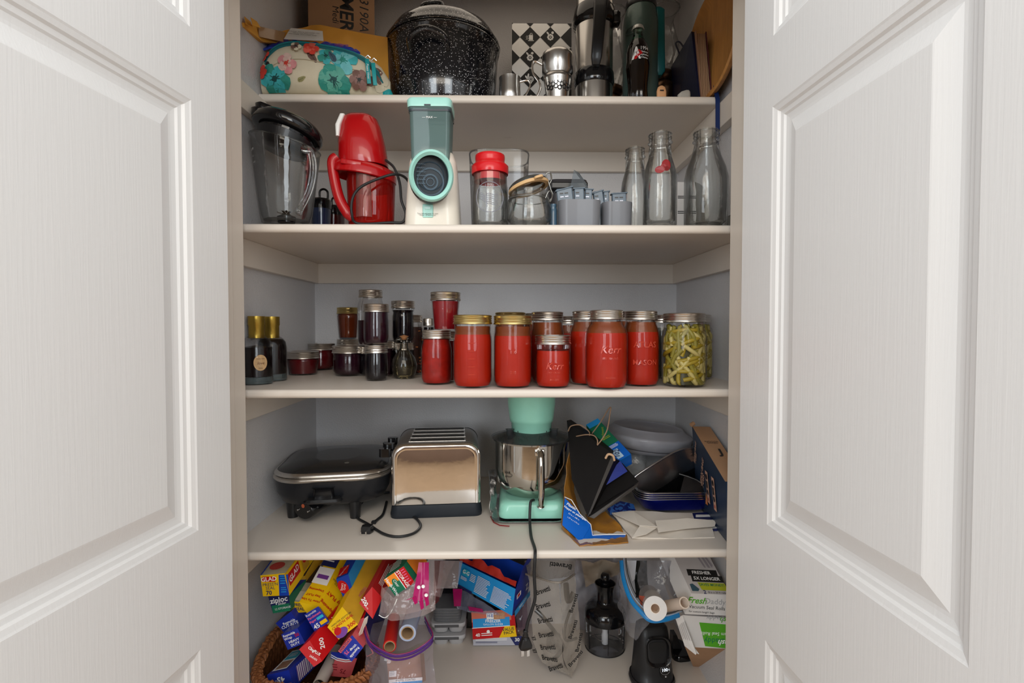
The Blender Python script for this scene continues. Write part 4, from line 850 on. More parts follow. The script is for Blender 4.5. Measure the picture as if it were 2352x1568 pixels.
# front row, left to right
for a_, b_, tp_, bs_, lb_ in ((555, 623, 726, 885, 'squat bottle of dark syrup with a gold foil neck, nearest the left door'), (592, 656, 727, 877, 'squat bottle of dark syrup with a gold foil neck, second from the left door')):
    pc = (a_ + b_) / 2; yf = atz(pc, bs_, Z3).y; r = k(yf, (b_ - a_) / 2) * 1.02; Y = yf + r; K = Y / F; z = lambda py: at(pc, py, Y).z - Z3
    t = thing('syrup_bottle', lb_, 'bottle', on(pc, Y, Z3), group='gold-necked syrup bottles'); hh = z(tp_)
    pr = [(0, .002), (r * .92, .001), (r, .006), (r, z(795)), (r * .93, z(785)), (r * .75, z(777)), (r * .50, z(772)), (r * .48, hh - .01)]
    m = MB(); m.lathe(pr, jarglass, seg=40); m.lathe([(r * .97, .003), (r * .97, .018)], G('thick_base_glass', (.65, .72, .72), .4, 1, dens=.25, dcol=(.25, .32, .33)), seg=40); m.build('glass', t)
    m = MB(); lv = z(792) if a_ < 560 else z(778)
    m.lathe([(0, .019), (r * .96, .019), (r * .96, min(lv, z(797)))] + ([(r * .90, z(785)), (r * .72, z(778))] if a_ > 560 else []) + [(0, lv)], M('dark_syrup', (.006, .003, .003), .2, coat=.3, var=.2), seg=40); m.build('contents', t)
    m = MB(); m.lathe([(r * .50, z(776)), (r * .50, z(748)), (r * .54, z(746)), (r * .54, hh), (0, hh)], M('gold_foil', (.42, .28, .05), .32, .9, bump=.0006, bscale=90), seg=32); m.build('foil_neck', t)
    m = MB(); ca = -52 if a_ < 560 else -118; rr = r * 1.008; lab = M('tan_sticker', (.58, .36, .17), .6, var=.12, scale=300)
    m.add([(rr * math.cos(math.radians(ca) + .0155 * math.cos(q) / rr), rr * math.sin(math.radians(ca) + .0155 * math.cos(q) / rr), z(831) + .019 * math.sin(q)) for q in [2 * PI * i / 28 for i in range(28)]], [tuple(range(28))], lab)
    m.text_cyl('made with', .0042, brown_p, rr + .0003, z(822), ca); m.text_cyl('love', .0095, brown_p, rr + .0003, z(832), ca, shear=.3); m.text_cyl('enjoy', .0045, brown_p, rr + .0003, z(843), ca); m.build('round_sticker', t)
jar('shallow wide jar of ruby jelly with a silver lid, beside the gold-necked bottles', 659, 731, 806, 863, fill=ruby, kind='taper', level=.95)
jar('short dark jam jar standing behind the shallow ruby jar', 705, 766, 788, 851, fill=ruby, kind='squat', lidw=62)
jar('squat jar of dark plum jam with an embossed panel, in front of the jam stack', 766, 836, 793, 865, fill=plum, kind='squat', lidw=72, text=None)
j8 = jar('small jam jar whose silver lid carries the gold-lidded amber jar', 776, 824, 778, 848, fill=darkj, kind='squat', lidw=50)
jar('small dark jar just showing between the plum jar and the taller dark jar', 832, 864, 793, 857, fill=darkj, kind='squat', lidw=32)
jar('dark jam jar with a silver lid, left of the small oil cruet', 858, 906, 782, 865, fill=plum, kind='taper', lidw=54)
Yq = 1.34
t8 = at(800, 778, 1.245); 
jar('slim jar of amber jelly with a gold lid, on top of the jam stack', 775, 826, 706, Y=j8.location.y, zb=j8.location.z + (at(800, 778, j8.location.y).z - Z3) + .0006, fill=amber, kind='taper', lidm=goldlid, level=.97)
jb = jar('dark jar underneath the tall half-clear jar at the back', 826, 882, 794, Y=1.50, fill=darkj, kind='squat', lidw=54)
jar('tall half-clear jar with dark contents at the back, highest on the jam stack', 822, 882, 666, Y=1.50, zb=Z3 + at(854, 794, 1.50).z - Z3 + .0006, fill=plum, kind='quart', level=.52)
jc = jar('dark jar supporting the round dark plum jar', 838, 890, 791, Y=1.36, fill=darkj, kind='squat', lidw=50)
jar('round jar of dark plum jam on the upper tier, right of the amber jar', 836, 893, 698, Y=1.36, zb=at(864, 791, 1.36).z + .0006, fill=plum, kind='pint', lidw=56, level=.98)
jd = jar('dark jar supporting the blackberry jar at the back', 900, 952, 786, Y=1.50, fill=darkj, kind='squat', lidw=50)
jar('jar of black berries at the back, right of the tall half-clear jar', 901, 951, 691, Y=1.50, zb=at(926, 786, 1.50).z + .0006, fill=darkj, kind='quart', lidw=52, level=.93)
def peppers(m, rad, hb):
    rr = random.Random(3); cm = [M('dried_chili', (.20, .02, .008), .4), M('dark_dried', (.03, .008, .006), .5), M('orange_peel', (.45, .14, .03), .5)]
    for i in range(70):
        z = rr.uniform(.01, hb * .9); a = rr.uniform(-PI, 0); q = rad(z) - .006
        c = Vector((q * math.cos(a), q * math.sin(a), z)); d = Vector((rr.uniform(-1, 1), rr.uniform(-.3, .3), rr.uniform(-1, 1))).normalized() * .009
        m.tube([c - d, c + Vector((0, -.001, .002)), c + d], [.0016, .0028, .0012], cm[i % 3], 6)
jar('clear jar packed with dried red chillies, behind the small oil cruet', 911, 972, 723, 862, fill=M('dried_mix', (.035, .012, .008), .6, var=.5, scale=90), kind='quart', lidw=55, level=.9, chunks=peppers)
jar('small dark jar with a silver lid, peeping between chilli jar and red jelly', 970, 1000, 731, Y=1.55, fill=darkj, kind='quart', lidw=26)
je = jar('red jar hidden behind the round tomato jar, carrying the red jelly', 993, 1052, 760, Y=1.33, fill=redj, kind='taper', lidw=60)
jar('tall jar of seedy red jelly with a silver lid, standing highest above the tomato jars', 991, 1056, 671, Y=1.33, zb=at(1023, 760, 1.33).z + .0006, fill=redj, kind='taper', lidw=67, level=.95)
jar('small rounded jar of chunky tomato with a silver lid, left end of the tomato row', 967, 1038, 757, 885, fill=tomato2, kind='pint', lidw=64, level=.97)
jar('gold-lidded quart of tomato with measuring marks, left of its gold-lidded twin', 1041, 1130, 723, 893, lidm=goldlid, lidw=86, top_band=.016, text=[('—', .014, .70, 0), ('—', .014, .58, 0), ('—', .014, .46, 0), ('—', .014, .34, 0), ('—', .014, .22, 0)])
jar('gold-lidded quart of tomato with faint embossing, right of its gold-lidded twin', 1134, 1222, 724, 893, lidm=goldlid, lidw=86, top_band=.018, text=[('100', .010, .56, 0), ('200', .009, .25, 0)])
jar('gold-rimmed quart behind the right gold-lidded jar', 1134, 1210, 717, Y=1.36, lidm=goldlid, lidw=68, top_band=.02)
jar('silver-lidded quart of tomato directly behind the small pint', 1219, 1296, 716, Y=1.31, lidw=71, top_band=.03)
jar('small pint of tomato with a silver lid and script embossing, in the front row', 1230, 1310, 769, 893, kind='squat', lidw=80, level=.84, top_band=.0, fill=tomato, text=[('Kerr', .021, .50, .3), ('SELF SEALING', .0045, .36, 0), ('MASON', .006, .20, 0)])
jar('quart of tomato half hidden behind the script-embossed quart', 1309, 1392, 714, 886, lidw=70, top_band=.02)
jar('front quart of tomato embossed with a script name, under a silver lid', 1345, 1441, 712, 896, lidw=74, top_band=.022, text=[('Kerr', .024, .56, .3), ('SELF SEALING', .006, .44, 0), ('MASON', .006, .17, 0)])
jar('quart of tomato embossed with block capitals, beside the jar of beans', 1430, 1514, 714, 889, lidw=72, top_band=.020, text=[('ATLAS', .019, .62, 0), ('MASON', .017, .36, 0)])
jar('quart at the back, seen between the script and block-lettered jars', 1410, 1480, 715, Y=1.42, lidw=60, top_band=.02)
jar('quart at the back, seen left of the second silver-lidded quart', 1280, 1330, 726, Y=1.52, lidw=44, top_band=.02)
jar('quart at the back, lid showing beside the gold-rimmed quart', 1200, 1262, 719, Y=1.48, lidw=52, top_band=.02)
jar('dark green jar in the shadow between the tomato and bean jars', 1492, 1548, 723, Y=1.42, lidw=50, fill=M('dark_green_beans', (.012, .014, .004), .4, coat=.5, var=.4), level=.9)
def beans(m, rad, hb):
    rr = random.Random(11); bm_ = [M('yellow_green_bean', (.36, .26, .02), .4, coat=.1, var=.2), M('olive_bean', (.26, .22, .03), .4, coat=.1, var=.2), M('pale_bean', (.55, .46, .16), .4)]
    for i in range(84):
        z = rr.uniform(.014, hb * .88); a = rr.uniform(-PI * 1.05, .05 * PI); L_ = rr.uniform(.020, .036); th_ = rr.gauss(PI / 2, .55) if i % 6 else rr.uniform(0, .5)
        pts = []
        for j in range(6):
            s_ = (j - 2.5) / 2.5 * L_; zz = min(max(z + s_ * math.sin(th_), .010), hb * .93); aa = a + s_ * math.cos(th_) / .04 + .08 * math.sin(j + i)
            q = max(.004, rad(zz) - .0065 - .0055 * (i % 2)); pts.append((q * math.cos(aa), q * math.sin(aa), zz))
        m.tube(smooth_path(pts, 3), .0050, bm_[i % 3], 7)
brine = M('dark_brine', (.05, .045, .008), .3, var=.4, scale=40)  # dark olive brine in the middle of the bean jars
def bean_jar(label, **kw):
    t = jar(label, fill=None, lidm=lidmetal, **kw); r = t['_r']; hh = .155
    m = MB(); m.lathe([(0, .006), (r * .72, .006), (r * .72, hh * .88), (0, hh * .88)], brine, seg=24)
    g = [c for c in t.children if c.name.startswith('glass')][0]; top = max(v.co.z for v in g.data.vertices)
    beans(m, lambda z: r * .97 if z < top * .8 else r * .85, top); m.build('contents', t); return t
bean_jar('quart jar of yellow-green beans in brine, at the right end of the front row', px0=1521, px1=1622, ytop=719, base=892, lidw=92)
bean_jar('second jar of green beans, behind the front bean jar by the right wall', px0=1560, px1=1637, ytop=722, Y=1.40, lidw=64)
# cruet
pc, Yc = 928, atz(928, 871, Z3).y + .028; K = Yc / F; z = lambda py: at(pc, py, Yc).z - Z3; cg = G('smoky_glass', (.86, .84, .80), .35, 1.0, dens=.03, dcol=(.22, .19, .15))
t = thing('oil_cruet', 'small round-bellied glass oil cruet with a loop handle, in front of the chilli jar', 'cruet', on(pc, Yc, Z3))
m = MB(); m.lathe([(0, .003), (20 * K, .001), (24 * K, .006), (29 * K, z(845)), (29.5 * K, z(837)), (25 * K, z(820)), (14 * K, z(806)), (9 * K, z(798)), (8 * K, z(784)), (9 * K, z(779)), (12 * K, z(776))], cg, seg=36); m.lathe([(0, .004), (20 * K, .004), (26 * K, z(850)), (27 * K, z(838)), (0, z(838))], G('leftover_oil', (.80, .76, .62), .6, .5, dens=.10, dcol=(.25, .2, .12)), seg=30); m.build('body', t)
m = MB(); m.tube(smooth_path([(-8 * K, 0, z(780)), (-18 * K, 0, z(781)), (-20 * K, 0, z(795)), (-17 * K, 0, z(812)), (-14 * K, 0, z(820))], 6), .003, cg, 8); m.build('handle', t)
m = MB(); m.lathe([(6 * K, z(780)), (6 * K, z(776)), (11 * K, z(772)), (0, z(769))], M('cork', (.45, .20, .08), .7), seg=20); m.build('stopper', t)
for o in list(C.objects):
    if '_r' in o: del o['_r']
# ================================================================ fourth shelf
def on4(px, Y, z=None): return on(px, Y, Z4 if z is None else z)
# electric skillet
c0 = Vector((-.468, 1.478, Z4)); t = thing('electric_skillet', 'black electric skillet with a glass lid and steel rim', 'skillet', c0, (0, 0, 9))
blk = M('satin_black_enamel', (.010, .011, .014), .35, coat=.2, bump=.0001, bscale=800)
m = MB(); m.loft([(.036, .080, .090, .05), (.038, .112, .122, .06), (.050, .132, .142, .07), (.075, .144, .154, .075), (.108, .147, .158, .08)], blk, nc=10); m.build('pan', t)
m = MB(); m.loft([(.108, .148, .159, .08), (.112, .152, .163, .083), (.116, .152, .163, .083), (.119, .147, .158, .08)], lidmetal, nc=10, cap0=False, cap1=False); m.loft([(.119, .146, .157, .08), (.123, .150, .161, .082), (.128, .148, .159, .081), (.131, .142, .153, .078)], steel, nc=10, cap0=False, cap1=False); rim = m.build('lid_rim', t)
m = MB(); m.loft([(.129, .143, .154, .078), (.134, .136, .147, .075), (.140, .11, .12, .07), (.143, .06, .07, .05)], M('dark_lid_glass', (.018, .018, .019), .22, coat=.3, var=.05), nc=10); m.lathe([(0, .0), (.010, 0), (.010, .004), (0, .006)], M('vent_metal', (.4, .4, .36), .3, .8), T(.035, -.098, .1365), seg=16); m.build('glass_lid', t)
for x, y in ((-.105, -.085), (.058, -.118), (-.085, .10), (.080, .09)):
    m = MB(); m.lathe([(0, 0), (.013, 0), (.014, .01), (.017, .046), (.0, .048)], bplastic, T(x, y, 0), seg=20); m.build('leg', t)
for s_ in (-1, 1):
    m = MB(); m.loft([(.060, .042, .014, .012), (.064, .045, .018, .014), (.070, .040, .014, .012)], bplastic, T(-.012, s_ * .165, 0)); m.loft([(.068, .026, .010, .006), (.092, .024, .008, .006), (.096, .028, .012, .006)], bgloss, T(-.014, s_ * .155, 0)); m.build('side_handle', t)
m = MB(); a = at(697, 1172, 1.325) - c0; b_ = at(762, 1140, 1.42) - c0; Rz = R('Z', -9); a, b_ = Rz @ a, Rz @ b_
dv = (b_ - a).normalized(); Bx = basis(a, dv.cross(Vector((0, 0, 1))).normalized(), Vector((0, 0, 1)).cross(Vector((0, 0, 1))) if False else dv.cross(Vector((0, 0, 1))).cross(dv) * 1, dv)
m.lathe([(.026, 0), (.030, .003), (.029, .03), (.026, .10), (0, .10)], bgloss, Bx @ S(1, .75, 1), seg=32); m.lathe([(.029, .001), (.027, .003), (.026, .010), (0, .011)], bplastic, Bx @ S(1, .75, 1), seg=32)
m.disc(.029, bgloss, Bx @ T(0, 0, -.0002) @ S(1, .75, 1), 32)
pr_ = m.build('probe_socket', t)
m = MB()
for dx in (-.0165, .0165): m.lathe([(0, 0), (.0022, 0), (.0022, -.0025), (0, -.003)], chrome, Bx @ T(dx, 0, -.0005), seg=10)
m.build('contact_pins', pr_)
m = MB(); m.lathe([(0, -.0012), (.005, -.001), (.005, 0)], M('orange_indicator', (.45, .10, .04), .3), Bx @ T(0, .012, -.0003), seg=16); m.build('indicator_lamp', pr_)

# toaster
c0 = Vector((at(1000, 751, 1.36).x, 1.365, Z4)); rz = 5; t = thing('toaster', 'polished steel four-slot toaster with a black base', 'toaster', c0, (0, 0, rz))
W, D, HT = .117, .235, .196
m = MB()
def arch(w, z0, h, r, n=9):
    P = [(-w, z0)]
    for i in range(n): a_ = PI - PI / 2 * i / (n - 1); P.append((-w + r + r * math.cos(a_), h - r + r * math.sin(a_)))
    for i in range(n): a_ = PI / 2 - PI / 2 * i / (n - 1); P.append((w - r + r * math.cos(a_), h - r + r * math.sin(a_)))
    return P + [(w, z0)]
def arch_loft(m, secs, mat, Mx=None, smooth=True):
    n = len(arch(*secs[0][1:])); vs = []; fs = []
    for s_ in secs:
        for x, z_ in arch(*s_[1:]): vs.append((x, s_[0], z_))
    for i in range(len(secs) - 1):
        for j in range(n - 1): fs.append((i * n + j, i * n + j + 1, (i + 1) * n + j + 1, (i + 1) * n + j))
    m.add(vs, fs, mat, Mx, smooth)
arch_loft(m, [(.016, W - .004, .035, HT - .004, .035), (.019, W - .001, .035, HT - .001, .036), (D - .02, W - .001, .035, HT - .001, .036)], M('satin_steel', (.55, .56, .58), .42, 1)); m.build('body', t)
m = MB(); arch_loft(m, [(0.000, W - .016, .036, HT - .016, .026), (-.001, W - .010, .036, HT - .010, .030), (.002, W - .002, .036, HT - .002, .034), (.008, W, .036, HT, .036), (.017, W - .001, .036, HT - .001, .036)], chrome)
fr = arch(W - .016, .036, HT - .016, .026); n = len(fr)
def bow(u, v):
    x = (-1 + 2 * u) * (W - .0155); zt = HT - .016; rr_ = .026; ex = max(0, abs(x) - (W - .016 - rr_)); zt -= rr_ - math.sqrt(max(0, rr_ ** 2 - ex ** 2)) if ex > 0 else 0
    z_ = .036 + (zt - .036) * v; return Vector((x, -.002 * (1 - (2 * u - 1) ** 4) * (1 - (2 * v - 1) ** 4), z_))
m.patch(bow, 24, 16, chrome); m.build('front_panel', t)
m = MB(); arch_loft(m, [(D, W - .016, .036, HT - .016, .026), (D - .002, W - .002, .036, HT - .002, .034), (D - .02, W, .036, HT, .036)], chrome); m.patch(lambda u, v: Vector(bow(u, v)) * Vector((1, 0, 1)).x if False else Vector((bow(u, v).x, D, bow(u, v).z)), 8, 8, chrome); m.build('back_panel', t)
for i in range(4):
    y = .042 + .050 * i
    m = MB(); m.box(.152, .028, .0025, steel, T(.002, y, HT - .0004), .0008); m.box(.144, .021, .002, black, T(.002, y, HT + .0003)); m.build('toast_slot', t)
m = MB(); m.loft([(0, W + .003, .118, .02, 0, .118), (.010, W + .004, .121, .02, 0, .118), (.034, W, .118, .02, 0, .118)], M('dark_slate_plastic', (.014, .018, .024), .4), nc=6); m.build('base', t)
for i, y in enumerate((.045, .072, .120, .147)):
    if i % 2: continue
    m = MB(); m.loft([(-.011, .016, .010, .008), (.011, .016, .010, .008)], bgloss, T(-W - .020, y, .165)); m.loft([(-.010, .013, .009, .007), (.013, .014, .010, .008)], bgloss, T(-W - .012, y + .022, .172)); m.box(.012, .008, .006, bplastic, T(-W - .003, y, .165)); m.build('lever', t)
z0 = Z4 + .004
pw = lambda px, py, dz=.004: atz(px, py, Z4 + dz)
m = MB(); m.tube(smooth_path([pw(895, 1130), pw(855, 1136), pw(830, 1155), pw(818, 1178), pw(822, 1190), pw(845, 1203), pw(880, 1225), pw(915, 1232), pw(950, 1224), pw(966, 1207), pw(955, 1190), pw(935, 1180)], 7), .0034, cord, 8)
m.tube(smooth_path([pw(888, 1152), pw(880, 1180), pw(868, 1192), pw(858, 1200)], 6), [.0036] * 15 + [.0045, .005, .006, .007], cord, 8); cdo = m.build('power_cord', t, None)
plg = MB(); p0, p1 = pw(858, 1200, .009), pw(840, 1218, .009); Bx = axis_mx(p1, p0); plg.loft([(0, .012, .009, .004), (.012, .015, .010, .005), (.026, .009, .007, .004)], bplastic, Bx @ R('X', -90)); 
for dx in (-.006, .006): plg.box(.0016, .016, .006, chrome, Bx @ T(dx, -.008, 0))
po = plg.build('plug', cdo)
for ob in (cdo, po):
    inv = (T(*c0) @ R('Z', rz)).inverted()
    ob.data.transform(inv)

# foil tray under mixer
foil = M('crinkled_foil', (.70, .70, .72), .28, 1, bump=.0012, bscale=120)
c0 = Vector((at(1212, 751, 1.43).x, 1.43, Z4)); t = thing('foil_tray', 'crumpled foil tray with red trim underneath the mint mixer', 'tray', c0)
m = MB(); wv = lambda a, zz: 1 + .012 * math.sin(22 * a) + .01 * math.sin(7 * a)
def traysec(z_, h1, h2): return (z_, h1, h2, .03)
m.loft([(.0008, .085, .10, .03), (.0015, .088, .104, .03), (.006, .094, .112, .035), (.006, .098, .116, .035), (.003, .096, .113, .035), (.002, .086, .102, .03)], foil, nc=8); m.build('tray_body', t)
m = MB(); m.patch(rows([at(1122, 1080, 1.46), at(1140, 1078, 1.48), at(1140, 1110, 1.44), at(1140, 1165, 1.39), at(1150, 1200, 1.345)], [at(1122, 1082, 1.45), at(1124, 1100, 1.43), at(1127, 1130, 1.40), at(1126, 1180, 1.36), at(1146, 1211, 1.325)]), 34, 6, foil, .002, .006, 60); m.build('folded_rim', t, c0)
m = MB(); m.tube([pw(1127, 1186, .002), pw(1134, 1199, .002), pw(1148, 1206, .002), pw(1170, 1208, .002)], .0015, M('dull_red', (.22, .02, .02), .5), 6); m.build('red_trim', t, c0)

# stand mixer
Ym = 1.43; c0 = Vector((at(1221, 751, Ym).x, Ym, Z4)); K = Ym / F; z = lambda py, Y_=Ym: at(1220, py, Y_).z - Z4
t = thing('stand_mixer', 'mint green stand mixer with a large polished steel bowl', 'mixer', c0)
zz0 = .008
m = MB(); m.loft([(zz0, .088, .098, .02), (zz0 + .006, .090, .100, .022), (.040, .086, .098, .024), (.048, .080, .092, .026), (.050, .070, .082, .03)], mint, nc=8, cap1=True)
m.box(.02, .0012, .004, M('grey_badge', (.4, .5, .48), .4), T(0, -.098, .03)); m.build('base', t)
m = MB(); m.loft([(.05, .035, .028, .02, 0, .105), (.25, .030, .026, .02, 0, .105), (.34, .035, .05, .02, 0, .085)], mint); m.build('column', t)
bowl = MB(); rb = 92 * K
zr = z(1003); bowl.lathe([(0, .046), (.058, .046), (.066, .050), (.084, .066), (rb * .86, .085), (rb * .90, .105), (rb * .91, .120), (rb * .91, .128), (rb * .91, .16), (rb * .91, zr - .012), (rb * .91, zr - .004), (rb * .97, zr - .004), (rb * .985, zr), (rb * .90, zr), (rb * .88, .12), (.06, .06), (0, .06)], M('mirror_steel_bowl', (.55, .52, .47), .10, 1, bump=.0003, bscale=15), seg=64); bo = bowl.build('bowl', t)
m = MB(); m.tube(smooth_path([(.016, -rb * .90, zr - .022), (.018, -rb * .97, zr - .020), (.019, -rb * 1.10, zr - .045), (.019, -rb * 1.10, .075), (.018, -rb * 1.04, .046)], 6), [.010] * 24 + [.012], M('mirror_steel_bowl', (0, 0, 0)), 12, flat=.8); m.box(.026, .006, .018, MATS['mirror_steel_bowl'], T(.016, -rb * .905, zr - .020), .002); m.build('bowl_handle', bo)
m = MB(); m.lathe([(rb * 1.0, zr + .001), (rb * 1.01, zr + .003), (rb * .90, zr + .006), (rb * .60, zr + .016), (.045, zr + .022), (.045, zr + .004)], G('grey_clear_plastic', (.70, .72, .74), .4, .9, .05, dens=.15, dcol=(.18, .19, .2)), seg=56)
for x in (-.06, .06): m.lathe([(0, zr + .004), (.009, zr + .004), (.009, zr + .026), (.012, zr + .028), (0, zr + .03)], MATS['grey_clear_plastic'], T(x, -.03, 0), seg=14)
for a_ in (-130, -110, -70, -50): m.box(.004, .002, .028, bplastic, T(.048 * math.cos(math.radians(a_)), .048 * math.sin(math.radians(a_)), zr + .012) @ R('Y', (a_ + 90) * .8))
m.build('splash_guard', t)
m = MB(); Hs = lambda py: z(py); m.lathe([(.0, zr + .010), (38 * K, Hs(995)), (45 * K, Hs(988)), (46 * K, Hs(968)), (49 * K, Hs(966)), (50 * K, Hs(958)), (51 * K, Hs(950)), (54 * K, Hs(925)), (55 * K, .345), (0, .345)], mint, seg=48, sides=lambda a, z_: 1 + .015 * math.cos(4 * a)); m.build('motor_head', t)
Yc = 1.137
m = MB(); pth = [at(1226, 1148, 1.335), at(1219, 1152, 1.315), at(1217, 1175, 1.305), at(1217, 1200, 1.29), at(1220, 1232, 1.23), at(1228, 1258, 1.165), at(1229, 1275, 1.140), at(1227, 1320, Yc), at(1229, 1370, Yc), at(1222, 1400, Yc), at(1212, 1430, Yc), at(1208, 1450, Yc)]
m.tube(smooth_path(pth, 7), .0036, cord, 8); cdo = m.build('power_cord', t, c0)
m = MB(); Bx = T(*at(1207, 1450, Yc)) @ R('Z', 20); m.lathe([(.0045, .004), (.006, 0), (.0045, -.004), (.0065, -.008), (.005, -.012), (.009, -.016)], bplastic, Bx, seg=18); m.loft([(-.040, .006, .006, .003), (-.036, .014, .009, .004), (-.030, .014, .009, .004), (-.014, .008, .007, .004)], bplastic, Bx)
for dx in (-.006, .006): m.box(.0065, .0016, .018, chrome, Bx @ T(dx, -.001 if dx > 0 else .003, -.047))
m.build('plug', cdo, c0)

# brown and blue napkin wrapper
gold = M('brown_gold_wrapper', (.30, .13, .02), .35, coat=.4, var=.25, scale=15, bump=.002, bscale=40); bl = M('bright_blue_wrapper', (.004, .12, .55), .35, coat=.3, var=.05)
og = pw(1360, 1230, 0); t = thing('napkin_packet', 'opened brown and blue plastic wrapper of napkins hanging off the stack by the mixer', 'packet', og)
m = MB()
A_ = [at(1312, 1000, 1.40), at(1304, 1060, 1.38), at(1296, 1120, 1.345), at(1293, 1160, 1.31), at(1289, 1206, 1.262)]
B_ = [at(1322, 1000, 1.41), at(1316, 1062, 1.40), at(1318, 1130, 1.375), at(1332, 1180, 1.34), at(1345, 1205, 1.27)]
m.patch(rows(A_, B_), 24, 8, gold, .002, .004, 30)
m.patch(rows([at(1289, 1206, 1.262), at(1332, 1243, 1.22), at(1380, 1236, 1.23), at(1440, 1228, 1.24)], [pw(1290, 1214, .003), pw(1332, 1252, .003), pw(1385, 1249, .003), pw(1443, 1245, .003)]), 24, 3, gold, .003, .002, 60)
m.patch(rows([at(1345, 1180, 1.335), at(1365, 1182, 1.34), at(1391, 1175, 1.35), at(1424, 1205, 1.28)], [at(1358, 1206, 1.28), at(1361, 1230, 1.245), at(1400, 1230, 1.245), at(1437, 1231, 1.24)]), 24, 12, gold, .002, .006, 25)
m.build('wrapper', t, og)
m = MB(); f_ = quad(at(1291, 1204, 1.258), at(1334, 1244, 1.212), at(1357, 1204, 1.268), at(1297, 1142, 1.318))
m.patch(lambda u, v: f_(u, v) + Vector((0, -.003, 0)), 14, 10, bl, .001, .0015, 20)
m.patch(rows([at(1357, 1204, 1.268), at(1362, 1228, 1.24), at(1400, 1229, 1.238), at(1436, 1228, 1.238)], [at(1334, 1244, 1.212), at(1362, 1240, 1.216), at(1400, 1238, 1.218), at(1440, 1236, 1.22)]), 14, 3, bl, .001)
m.tube([at(1297, 1141, 1.313), at(1313, 1148, 1.305), at(1332, 1180, 1.285), at(1357, 1204, 1.262), at(1361, 1229, 1.236), at(1400, 1227, 1.236), at(1437, 1227, 1.236)], .0011, white, 6)
Bt = basis(at(1322, 1188, 1.268), at(1357, 1204, 1.268) - at(1297, 1142, 1.318), at(1297, 1142, 1.318) - at(1291, 1204, 1.258)) @ R('Z', 16)
for i, (s_, sz) in enumerate((('Plastic', .0105), ('Nappe en plastique', .0080), ('54 in x 108 in', .0055), ('1.37 m x 2.74 m', .005))): m.text(s_, sz, white, Bt @ T((-.022, -.006, -.004, .000)[i], .016 - .0105 * i, .0065), bold=.02 if i < 2 else 0)
m.build('printed_label', t, og)

# black gift bag lying on its side
paper = M('black_paper', (.008, .007, .007), .55, spec=.15, var=.2, bump=.0006, bscale=14); og = at(1380, 1100, 1.36)
t = thing('gift_bag', 'black paper gift bag lying half open with tan twine handles', 'gift bag', og)
A, B, Cc, Dd = at(1302, 966, 1.42), at(1407, 1042, 1.30), at(1350, 1186, 1.265), at(1313, 1100, 1.33)
m = MB(); m.patch(quad(Dd, Cc, B, A), 10, 10, paper, .0012, .002, 12)
m.poly3([A, at(1311, 964, 1.45), at(1372, 1005, 1.42), at(1410, 1036, 1.36), B], paper); m.build('front_panel', t, og)
m = MB(); gus = M('grey_paper_gusset', (.075, .068, .064), .5, bump=.0004, bscale=30); B2 = at(1412, 1052, 1.285)
m.poly3([B, B2, at(1356, 1180, 1.262), Cc], gus); m.tube(smooth_path([at(1391, 1052, 1.285), at(1397, 1043, 1.28), at(1408, 1046, 1.28), at(1411, 1057, 1.285)], 4), .003, tan, 8); m.build('side_gusset', t, og)
m = MB(); m.poly3([B2, at(1425, 1058, 1.36), at(1360, 1150, 1.36), at(1356, 1180, 1.27)], paper); m.poly3([at(1425, 1058, 1.37), at(1467, 1106, 1.31), at(1360, 1178, 1.275), at(1352, 1180, 1.28)], paper)
m.poly3([at(1467, 1106, 1.31), at(1462, 1118, 1.32), at(1364, 1190, 1.262), at(1351, 1186, 1.262)], M('grey_paper_gusset', (0, 0, 0))); m.poly3([at(1467, 1108, 1.30), at(1362, 1181, 1.262), at(1351, 1187, 1.255), at(1356, 1176, 1.27), at(1410, 1140, 1.29)], paper); m.build('back_panel', t, og)
m = MB(); m.poly3([at(1424, 1058, 1.335), at(1441, 1082, 1.325), at(1381, 1121, 1.305), at(1400, 1085, 1.32)], M('royal_blue_lining', (.005, .02, .22), .4)); m.build('blue_lining', t, og)
m = MB(); m.poly3([at(1310, 1007, 1.44), at(1320, 1010, 1.44), at(1317, 1035, 1.40), at(1311, 1040, 1.40)], MATS['royal_blue_lining']); m.build('blue_flap', t, og)
for pts in ([at(1305, 990, 1.40), at(1312, 978, 1.395), at(1333, 976, 1.39), at(1352, 990, 1.385), at(1354, 1000, 1.37)], [at(1318, 1003, 1.39), at(1345, 998, 1.36), at(1364, 1000, 1.345), at(1372, 1010, 1.33), at(1372, 1021, 1.325)], [at(1372, 1022, 1.325), at(1385, 1005, 1.32), at(1395, 985, 1.32), at(1401, 950, 1.33), at(1403, 936, 1.33), at(1397, 940, 1.34), at(1380, 968, 1.37), at(1360, 995, 1.39)]):
    m = MB(); m.tube(smooth_path(pts, 7), .0017, M('tan_twine', (.30, .19, .12), .7), 6); m.build('twine_handle', t, og)

